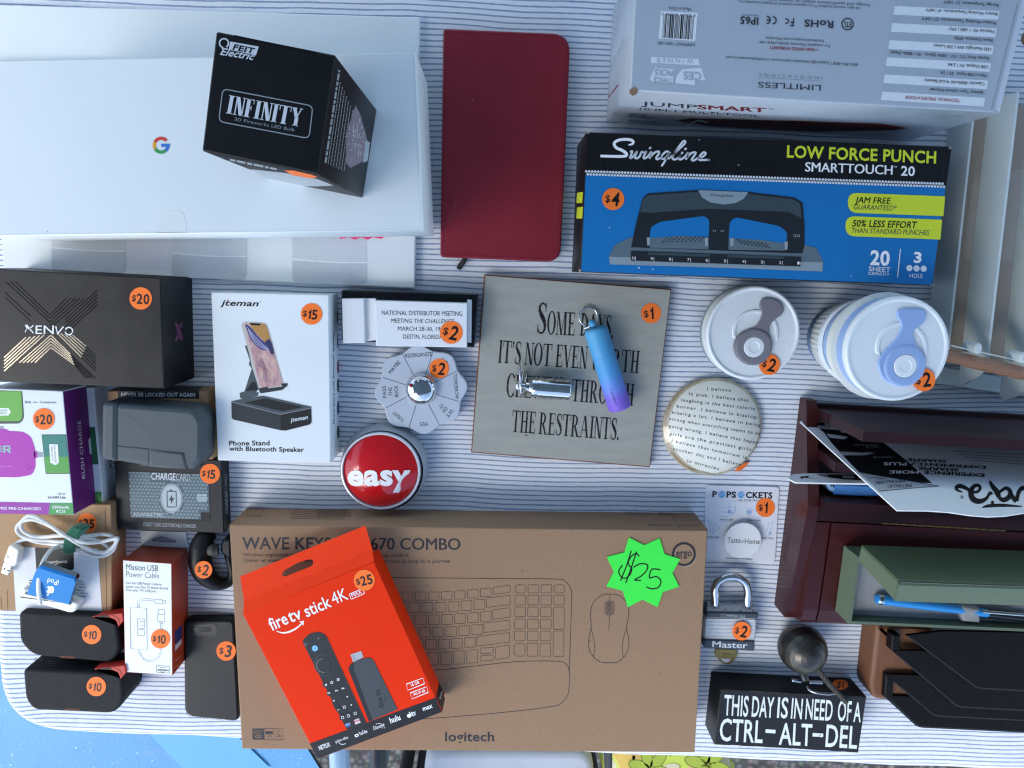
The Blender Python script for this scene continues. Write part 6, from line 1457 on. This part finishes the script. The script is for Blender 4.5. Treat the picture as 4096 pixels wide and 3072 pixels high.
for b_, x0, y0, x1, y1, cp, bd in (('THIS', 204, 1358, 342, 1366, 112, .014), ('DAY', 362, 1366, 486, 1374, 112, .014), ('IS', 506, 1372, 566, 1376, 112, .014), ('IN', 584, 1376, 646, 1381, 112, .014), ('NEED', 666, 1380, 818, 1390, 112, .014), ('OF', 848, 1390, 924, 1395, 112, .014), ('A', 938, 1396, 980, 1398, 108, .014),
                              ('CTRL', 180, 1502, 424, 1516, 122, .014), ('ALT', 516, 1524, 702, 1533, 120, .014), ('DEL', 780, 1536, 958, 1548, 122, .014)):
    m.text(F, b_, (x0, y0), (x1, y1), cp, DW, 1, bold=bd)
m.stroke(F, [(442, 1449), (498, 1453)], 20, DW, 1); m.stroke(F, [(708, 1470), (768, 1474)], 20, DW, 1)
for k in range(130):
    x, y = random.uniform(200, 960), random.uniform(1260, 1545); m.stroke(F, [(x, y), (x + random.uniform(-4, 4), y + random.uniform(2, 9))], random.uniform(1.5, 4), BW, 2)
m.build('block', t)
W = wall_below(D3, TL, TR, z)
m = M(D3); m.disc(W, (864, 1187), 46, ORANGE, 2, ry=30); m.text(W, '$1', (842, 1204), (886, 1207), 34, INK, 3, bold=0.019, shear=.15); m.build('price_sticker', t)

# ================================================================== desk organizer with cards, pen box
t = thing('desk_organizer', 'dark red mahogany desk organizer with letter slots and hinged lid', 'desk organizer', *D4((1000, 900)))
MAH = mat('dark mahogany', '3c1416', .36, var=.16, scale=30, stretch=(1, 9, 1), coat=.08); MAHD = mat('darker mahogany', '2c1318', .4, var=.08, scale=20, coat=.05)  # second tone is a darker copy of the same mahogany
HT = .045
nw, sw = P(*D4((262, 70)), 0), P(*D4((85, 1490)), 0)
u = (sw - nw).normalized(); v = Vector((-u.y, u.x, 0)); v = v if v.x > 0 else -v      # u runs toward the viewer, v to the right
Ls = (P(*D4((178, 1648)), HT) - nw).dot(u); Wd = .50
def O(a, b, z): p = nw + u * a + v * b; return Vector((p.x, p.y, z))
yA = lambda pt, z: (P(*D4(pt), z) - nw).dot(u)
def block(m, a0, a1, b0, b1, z0, z1, mt_): m.hexa([O(a0, b0, z0), O(a1, b0, z0), O(a1, b1, z0), O(a0, b1, z0)], [O(a0, b0, z1), O(a1, b0, z1), O(a1, b1, z1), O(a0, b1, z1)], mt_)
def side(m, b0, b1):
    am = yA((330, 830), .052)
    pr = [(0, 0), (Ls, 0), (Ls, .030), (Ls - .010, .035), (am + .02, .050), (am, .052), (.03, .026), (.004, .018), (0, .015)]
    m.hexa([O(a, b0, z) for a, z in pr], [O(a, b1, z) for a, z in pr], MAH)
m = M(); side(m, 0, .012); m.build('side_panel', t)
m = M(); side(m, Wd - .012, Wd); m.build('side_panel', t)
m = M(); block(m, .004, Ls - .004, .012, Wd - .012, .002, .010, MAHD); m.build('floor_panel', t)
def divider(a, ht, top_a, th=.010):
    m = M(); lo = [O(a, .012, .010), O(a + th, .012, .010), O(a + th, Wd - .012, .010), O(a, Wd - .012, .010)]
    mid = [O(a, .012, HT), O(a + th, .012, HT), O(a + th, Wd - .012, HT), O(a, Wd - .012, HT)]
    k = top_a - a; s_ = .012
    m.hexa(lo, [O(a + k * .2, .012, HT), O(a + th + k * .2, .012, HT), O(a + th + k * .2, Wd - .012, HT), O(a + k * .2, Wd - .012, HT)], MAHD)
    m.hexa([O(a + k * .2, .013, HT), O(a + th + k * .2, .013, HT), O(a + th + k * .2, Wd - .013, HT), O(a + k * .2, Wd - .013, HT)], [O(top_a, s_ + .001, ht), O(top_a + th, s_ + .001, ht), O(top_a + th, Wd - .013, ht), O(top_a, Wd - .013, ht)], MAHD)
    m.build('divider', t)
zb = (.118, .072, .062)
divider(.008, zb[0], max(.010, yA((605, 300), zb[0])))
divider(yA((280, 420), .03), zb[1], yA((500, 525), zb[1]))
divider(yA((230, 715), .03), zb[2], yA((388, 800), zb[2]))
aL = yA((440, 950), HT)
m = M(); block(m, aL - .022, aL - .004, .0125, Wd - .0125, .010, HT + .004, MAHD); m.build('cross_rail', t)
m = M(); bl = .012 + .016
lid_prof = [(aL - .002, HT + .003), (aL + (Ls - aL) * .45, HT + .003), (aL + (Ls - aL) * .85, HT + .002), (Ls - .004, HT - .001), (Ls + .0005, HT - .006), (Ls + .0005, .008), (aL - .002, .008)]
m.hexa([O(a, bl + .002, z) for a, z in lid_prof], [O(a, Wd - .02, z) for a, z in lid_prof], MAH); m.build('hinged_lid', t)
m = M(); m.hexa([O(a, .0122, z) for a, z in lid_prof], [O(a, bl, z) for a, z in lid_prof], MAH); m.build('lid_stile', t)
m = M(D4); p0, p1 = P(*D4((834, 948)), HT + .004), P(*D4((1700, 1000)), HT + .004)
for k in range(14):
    a, b = p0 + (p1 - p0) * (k / 14), p0 + (p1 - p0) * ((k + .9) / 14)
    m.tube3([a, b], .0012, BRASS, n=7, smooth=0)
m.build('piano_hinge', t)
# marker pack backing card standing in the rear slot
t = thing('marker_card', 'large black and white marker pack card leaning in the rear organizer slot', 'marker pack', *D4((900, 500)), .012)
CW = mat('white backing card', 'e0e3e5', .5, var=.03, bump=.08)
za, zb_ = .014, .150
pa, pb, pc_ = P(*D4((268, 232)), za), P(*D4((935, 856)), zb_), None
ed = v                                           # the card runs along the slot
PLC = Plane(pa, (pb - pa).cross(ed))
m = M(D4)
out2 = [(262, 238), (285, 212), (345, 222), (400, 290), (520, 430), (700, 640), (870, 800), (935, 855), (980, 862), (1150, 858), (1300, 870), (1450, 892), (1580, 902), (1700, 896), (1900, 862), (2300, 850), (2300, 430), (1400, 395), (900, 380), (600, 300), (420, 232)]
q = [PLC.at(*D4(p)) for p in [(262, 238), (940, 858), (1150, 860), (1300, 870), (1450, 892), (1580, 902), (1700, 896), (1900, 864), (2300, 850), (2400, 330), (300, 215)]]
m.board(q, .0012, CW)
CB = ink('card black', '16171a'); SILC = ink('metallic grey', 'a6a9ae')
m.poly(PLC, [(420, 300), (790, 340), (1000, 505), (1185, 668), (1110, 665), (672, 590), (590, 505), (480, 385)], CB, 1)
m.poly(PLC, [(350, 246), (430, 246), (440, 268), (372, 270)], CB, 1); m.poly(PLC, [(395, 285), (540, 300), (555, 318), (420, 308)], CB, 2)
m.poly(PLC, [(448, 322), (600, 345), (570, 362), (470, 350)], CW, 2); m.poly(PLC, [(385, 262), (470, 270), (480, 282), (400, 284)], SILC, 2)
m.poly(PLC, [(545, 447), (700, 455), (740, 452), (788, 458), (735, 470), (700, 474), (560, 474)], SILC, 2)
m.poly(PLC, [(676, 592), (1218, 686), (815, 722)], SILC, 2); m.stroke(PLC, [(676, 592), (1235, 688), (812, 724)], 4, INKD, 3)
def ud(b_, p0, p1, cap, mt_=CB, **k): m.text(PLC, b_, p0, p1, cap, mt_, 4, **k)
ud('TWIN TIP', (830, 408), (720, 408), 12, SILC, shear=-.3); ud('DEUX POINTES', (805, 398), (640, 396), 10, SILC, shear=-.3); ud('ULTRA FINE', (915, 478), (770, 480), 14, SILC, shear=-.3)
ud('MORE', (1092, 580), (888, 578), 22, INKW, bold=0.031); ud('PLUS', (1008, 524), (846, 522), 20, INKW, bold=0.031)
ud('METALLIC', (1040, 672), (870, 680), 22, INKD, bold=.02); ud('MÉTALLISÉE', (995, 640), (785, 655), 20, INKD, bold=.02); ud('colors', (865, 632), (800, 636), 12, INKD); ud('colours', (845, 620), (740, 628), 12, INKD)
ud('EXPERIENCE', (1552, 602), (1128, 580), 22, CB, bold=0.031); ud('SHARPIE', (1370, 566), (1088, 552), 20, CB, bold=0.031); ud('EXPÉRIMENTEZ', (1560, 548), (1030, 520), 20, CB, bold=0.031); ud('SHARPIE', (1282, 506), (1012, 494), 18, CB, bold=0.031)
for k in range(4): m.greek(PLC, (1330 + k * 40, 445 + k * 20), (1820, 470 + k * 22), 7, INKG, 2)
sc = lambda pts, w: m.stroke(PLC, pts, w, CB, 3, smooth=6)
# the looping brush script word, upside down
m.K = Crop(3050, 1550, .473)
sc([(1690, 882), (1650, 868), (1640, 845), (1672, 832), (1725, 852), (1770, 882), (1818, 880), (1842, 850), (1822, 826), (1785, 838), (1762, 885), (1780, 940), (1832, 962), (1892, 938), (1925, 880)], [8, 20, 31, 37, 29, 23, 23, 23, 26, 34, 43, 49, 43, 29, 17])
sc([(1925, 880), (1940, 905)], [17, 29]); sc([(1922, 790), (1950, 840), (1985, 885), (2000, 930)], [14, 37, 49, 31])
sc([(2000, 930), (2040, 950), (2085, 925), (2095, 880), (2060, 850), (2010, 880), (1990, 905)], [26, 40, 43, 37, 29, 23, 17]); sc([(2095, 880), (2120, 930), (2150, 960)], [20, 37, 43]); sc([(2150, 960), (2165, 890), (2200, 850), (2260, 870), (2300, 930), (2400, 900)], [31, 34, 37, 43, 43, 29])
m.disc(PLC, (1945, 972), 14, CB, 3); m.K = D4
sc([(1536, 838), (1580, 826), (1680, 822), (1815, 830)], [6, 22, 22, 5]); ud('®', (1405, 752), (1380, 752), 22, CB)
m.build('backing_card', t)
t = thing('marker_card', 'narrow white blister card with blue markers standing in the front organizer slot', 'marker pack', *D4((560, 660)), .012)
PLD = through(P(*D4((205, 612)), .046), P(*D4((760, 606)), .046), P(*D4((700, 668)), .066))
m = M(D4); qa = [PLD.at(*D4(p)) for p in round_poly([(176, 634), (210, 606), (320, 600), (800, 604), (800, 672), (420, 666), (228, 662)], 14, 3)]
m.board(qa, .0015, CW)
m.poly(PLD, [(262, 622), (325, 616), (318, 628), (372, 638), (290, 630), (270, 640)], CB, 1); m.poly(PLD, [(380, 606), (800, 608), (800, 656), (560, 640), (430, 624)], CB, 1)
m.text(PLD, 'oz.', (455, 612), (412, 610), 16, CW, 2); m.poly(PLD, [(560, 616), (640, 618), (640, 634), (560, 630)], SILC, 2); m.poly(PLD, [(670, 620), (720, 622), (720, 640), (670, 636)], SILC, 2)
m.build('backing_card', t)
m = M(D4); BLP = mat('blue marker plastic', '4a86c8', .15, var=.1, coat=.8); CLR = mat('clear blister film', '8fb6dc', .1, var=.1, coat=1)
m.slab([(456, 672), (800, 676), (800, 742), (520, 744), (478, 736)], .046, .02, CLR, r=.004, steps=3, corner=.003); m.build('blister', t)
m = M(D4); F = FZ(.0462)
for y in (690, 712, 732): m.tube([(500, y, .0455), (660, y + 8, .0455), (800, y + 10, .0455)], .0028, BLP, n=8)
m.build('markers', t)

# green presentation pen box: open tray with the deep lid leaning over it
GRN = mat('sage green paper', '5c6a57', .55, var=.03, scale=60); GRND = mat('shaded green paper', '485843', .55, var=.03, scale=60); FELT = mat('grey felt', '8e9092', .95, var=.12, scale=220, bump=.5, bscale=900, sheen=.3)  # GRND: same green with the shade of the lid's far wall painted in
zt = .049
t = thing('pen_tray', 'pale green pen box tray lined with grey felt on the organizer lid', 'pen box', *D4((1200, 1500)), zt)
zf, zr = zt + .004, zt + .030
def corner3(p, z): return P(*D4(p), z)
f0, f1, f2 = corner3((612, 1630), zf), corner3((2400, 1730), zf), corner3((668, 1205), zf)
# rim corners seen in the photo at rim height
r_sw, r_nw, r_se = corner3((600, 1651), zr), corner3((665, 1182), zr), corner3((1827, 1705), zr)
eu = (r_se - r_sw).normalized(); ev = (r_nw - r_sw); ev = (ev - eu * ev.dot(eu)); wv_ = ev.length; ev.normalize()
def T_(a, b, z): p = r_sw + eu * a + ev * b; return Vector((p.x, p.y, z))
LW, DW_ = .34, wv_
m = M(); m.hexa([T_(0, 0, zt), T_(LW, 0, zt), T_(LW, DW_, zt), T_(0, DW_, zt)], [T_(0, 0, zf), T_(LW, 0, zf), T_(LW, DW_, zf), T_(0, DW_, zf)], GRN)
for a0, a1, b0, b1 in ((0, .003, 0, DW_), (LW - .003, LW, 0, DW_), (.003, LW - .003, 0, .003), (.003, LW - .003, DW_ - .003, DW_)): m.hexa([T_(a0, b0, zf), T_(a1, b0, zf), T_(a1, b1, zf), T_(a0, b1, zf)], [T_(a0, b0, zr), T_(a1, b0, zr), T_(a1, b1, zr), T_(a0, b1, zr)], GRN)
m.build('tray', t)
m = M(); m.hexa([T_(.0035, .0035, zf), T_(LW - .0035, .0035, zf), T_(LW - .0035, DW_ - .0035, zf), T_(.0035, DW_ - .0035, zf)], [T_(.0035, .0035, zf + .012), T_(LW - .0035, .0035, zf + .012), T_(LW - .0035, DW_ - .0035, zf + .012), T_(.0035, DW_ - .0035, zf + .012)], FELT); m.build('felt_lining', t)
zp = zf + .012
m = M(D4); m.slab([(1396, 1538), (1520, 1546), (1525, 1650), (1400, 1640)], zp + .0095, .0095, FELT, r=.003, steps=3); m.build('felt_loop', t)
t = thing('pen', 'bright blue pen with silver clip lying in the green pen tray', 'pen', *D4((1100, 1520)), zp)
PEN = mat('blue pen lacquer', '2f8ad0', .3, var=.02, coat=.3); rp = .0052; zc = zp + rp
a, b = P(*D4((790, 1476)), zc), P(*D4((1450, 1560)), zc); ax = b - a; L = ax.length
m = M(); m.lathe(a, [(0, 0), (rp * .8, .0004), (rp * 1.0, .0022)] , PEN, 24, axis=ax); m.lathe(a, [(rp * 1.04, .007), (rp * .96, L * .6), (rp * .8, L * 1.02)], PEN, 24, axis=ax); m.build('barrel', t)
m = M(); m.lathe(a, [(rp, .0022), (rp * 1.05, .0026), (rp * 1.05, .0066), (rp * 1.04, .007)], CHROME, 24, axis=ax); m.build('end_ring', t)
m = M(); m.lathe(a, [(rp * .85, L * 1.02), (rp * .9, L * 1.14), (rp * .85, L * 1.18)], PEN, 24, axis=ax)
m.lathe(a, [(rp * .85, L * 1.18), (rp * .95, L * 1.20), (rp * .9, L * 1.6), (rp * .5, L * 1.7)], mat('black pen cap', '15171c', .2, coat=.5), 24, axis=ax); m.build('cap', t)
m = M(D4); m.tube([(1535, 1566, zc + .0058), (1640, 1574, zc + .0062), (1840, 1590, zc + .006)], .0018, CHROME, n=8); m.build('clip', t)
t = thing('pen_box_lid', 'deep dark green pen box lid leaning over its tray', 'box lid', *D4((1300, 1350)), zr)
# the lid rests on the tray's far wall and leans toward the viewer
A_, Bq, Cq, Dq = corner3((690, 1120), .088), corner3((945, 1360), .150), corner3((915, 1476), .143), corner3((670, 1212), .083)
ex2 = (corner3((1827, 1390), .150) - Bq).normalized() * .30
m = M(); th = .003
def plate(a, b, c, d, mt_, off):
    n = (b - a).cross(d - a).normalized() * th * off
    m.hexa([a, b, c, d], [a + n, b + n, c + n, d + n], mt_)
plate(A_, A_ + ex2, Bq + ex2, Bq, GRND, -1); plate(Bq + (Bq - A_).normalized() * .001, Bq + ex2, Cq + ex2, Cq, GRN, -1)
plate(A_, Bq, Cq, Dq, GRN, 1)
m.build('lid', t)

# ================================================================== stacked mesh letter trays with a wooden side
t = thing('letter_tray', 'stacked black mesh letter trays with an orange brown wooden side panel', 'letter tray', *D5((1500, 700)))
TEAK = mat('orange brown wood', '734c34', .5, var=.16, scale=40, stretch=(10, 1, 1)); MESHB = mat('black wire mesh', '111112', .7, var=.9, scale=520, bump=.9, bscale=700, spec=.12); MESHF = mat('black steel rim', '0d0d0f', .5, spec=.15)
E3 = Crop(3400, 2450, .375); zw = .030
m = M(E3); m.slab([(282, 128), (900, 128), (900, 700), (700, 900), (395, 946), (262, 930), (205, 830)], zw, zw, TEAK, r=.005, steps=4, corner=[.002, .002, .002, .002, .008, .013, .013]); m.build('side_panel', t)
RIML = mat('rim highlight stroke', '2a2b2d', .4)  # lighter strokes paint a highlight along the front rims of the trays
def tray(z_, o, hgt, rim):
    m = M(E3); m.slab(o, z_, hgt, MESHB, r=.0003, side=MESHF); m.stroke(FZ(z_), rim, 13, RIML, 1); return m.build('tray', t)
tray(.0335, [(385, 890), (645, 895), (1000, 880), (3300, 980), (3300, 1355), (1200, 1252), (780, 1232), (735, 1224), (700, 1208), (372, 905)], .0032, [(420, 925), (708, 1196), (740, 1212), (790, 1220), (3300, 1342)])
tray(.0372, [(385, 660), (740, 670), (1100, 690), (3300, 790), (3300, 1240), (1250, 1128), (950, 1112), (900, 1100), (870, 1084), (465, 740)], .0034, [(480, 748), (876, 1080), (905, 1094), (952, 1104), (3300, 1228)])
tray(.0410, [(450, 408), (785, 410), (1100, 430), (3300, 530), (3300, 1130), (1400, 1028), (1190, 1016), (1130, 1000), (1085, 960), (480, 438)], .0034, [(500, 450), (1095, 958), (1136, 992), (1192, 1008), (3300, 1120)])
tray(.0446, [(600, 245), (1000, 200), (3300, 240), (3300, 925), (1700, 838), (1400, 816), (1340, 800), (1300, 772)], .0034, [(620, 255), (1306, 766), (1345, 794), (1402, 808), (3300, 916)])
m = M(E3); m.slab([(455, 240), (538, 246), (528, 408), (444, 408)], .043, .012, MESHF, r=.001); m.build('bracket', t)
m = M(E3); m.slab([(388, 664), (465, 735), (458, 915), (372, 912)], .0378, .008, MESHF, r=.001); m.build('bracket', t)

# ================================================================== white slatted rack with wooden handle, beige cartons below it
BEIGE = mat('beige carton card', 'a09386', .5, var=.03, scale=30); CLRL = mat('label film', 'aca298', .25, var=.03); TERR = ink('terracotta print', 'b05540')
zB = .020; F = FZ(zB)
t = thing('beige_carton', 'flat beige carton with terracotta square prints lying under the white rack', 'carton', *D8((300, 900)))
m = M(D8); m.slab([(232, 380), (640, 440), (520, 1450), (95, 1385)], zB, zB - .001, BEIGE, r=.0008)
for x, tx in ((225, 262), (372, 410)):
    m.rpoly(F, [(x + 12, 690 - (x - 225) * .2), (x + 130, 690 - (x - 225) * .2), (x + 92, 1020), (x - 30, 1015)], 26, CLRL, 1)
    m.stroke(F, [(tx + 26, 756 - (tx - 262) * .16), (tx + 64, 760 - (tx - 262) * .16), (tx + 48, 872), (tx + 6, 868), (tx + 26, 756 - (tx - 262) * .16)], 4, TERR, 2); m.stroke(F, [(tx + 10, 840), (tx + 52, 842)], 4, TERR, 2)
    m.text(F, 'SQ', (tx - 4, 918), (tx + 28, 922), 22, TERR, 2); m.text(F, 'A', (tx + 14, 944), (tx + 30, 946), 20, TERR, 2)
m.build('carton', t)
t = thing('slatted_rack', 'white slatted rack with a wooden rod running along its near end', 'rack', *D8((280, 1400)))
RKW = mat('white enamelled board', 'ced8d6', .4, var=.02)
def slat(far, near, ztop, h, th, tip):
    """an upright board: far and near are the ends of its top edge"""
    a, b = P(*D8(far), ztop), P(*D8(near), ztop); d = (b - a).normalized(); n = Vector((-d.y, d.x, 0)) * th
    L = (b - a).length; pr = [(0, 0), (L - .004, 0), (L, -.004), (L + tip * .6, -h * .45), (L + tip, -h * .8), (L + tip * .85, -h * .95), (L + tip * .6, -h), (0, -h)]
    f = [a + d * x + Vector((0, 0, z)) for x, z in pr]
    m = M(); m.hexa(f, [p_ + n for p_ in f], RKW); m.build('slat', t)
slat((242, 380), (132, 1400), .047, .038, .0022, .012)
slat((408, 360), (284, 1450), .066, .040, .0024, .018)
slat((590, 380), (462, 1520), .072, .044, .0024, .018)
m = M(D8); m.slab([(110, 1430), (520, 1500), (510, 1560), (105, 1500)], .012, .011, RKW, r=.001); m.build('base_board', t)
ROD = mat('beech rod', '94705a', .55, var=.15, scale=60, stretch=(1, 10, 1))
zr2 = .080
a, b = P(*D8((120, 1385)), zr2), P(*D8((432, 1457)), zr2)
m = M(); ax = b - a; L = ax.length; rr = sz(27, zr2)
m.lathe(a, [(rr * .92, -.02), (rr * .92, L * .28), (rr * .98, L * .285), (rr * .98, L * .33), (rr * 1.02, L * .335), (rr * 1.02, L), (rr * .55, L + .0005), (rr * .5, L - .006), (0, L - .006)], ROD, 28, axis=ax); m.build('rod', t)
m = M(D8); m.slab([(150, 1345), (520, 1428), (520, 1434), (150, 1351)], .080, .004, RKW, r=.0006); m.build('rail', t)
for x, y in ((262, 1362), (440, 1398)):
    m = M(D8); m.slab([(x - 16, y - 18), (x + 4, y - 26), (x + 14, y - 10), (x + 6, y + 22), (x - 20, y + 16)], .090, .02, RKW, r=.002, steps=3, corner=.003); m.build('bracket', t)
m = M(D8); p = P(*D8((442, 150)), .10); m.lathe(p, [(0, 0), (.006, .0), (.007, .002), (.007, .05)], ROD, 20, axis=(1, .2, 0)); m.build('rod', t)
bpy.data.objects.remove(_txo); bpy.data.curves.remove(_txt)
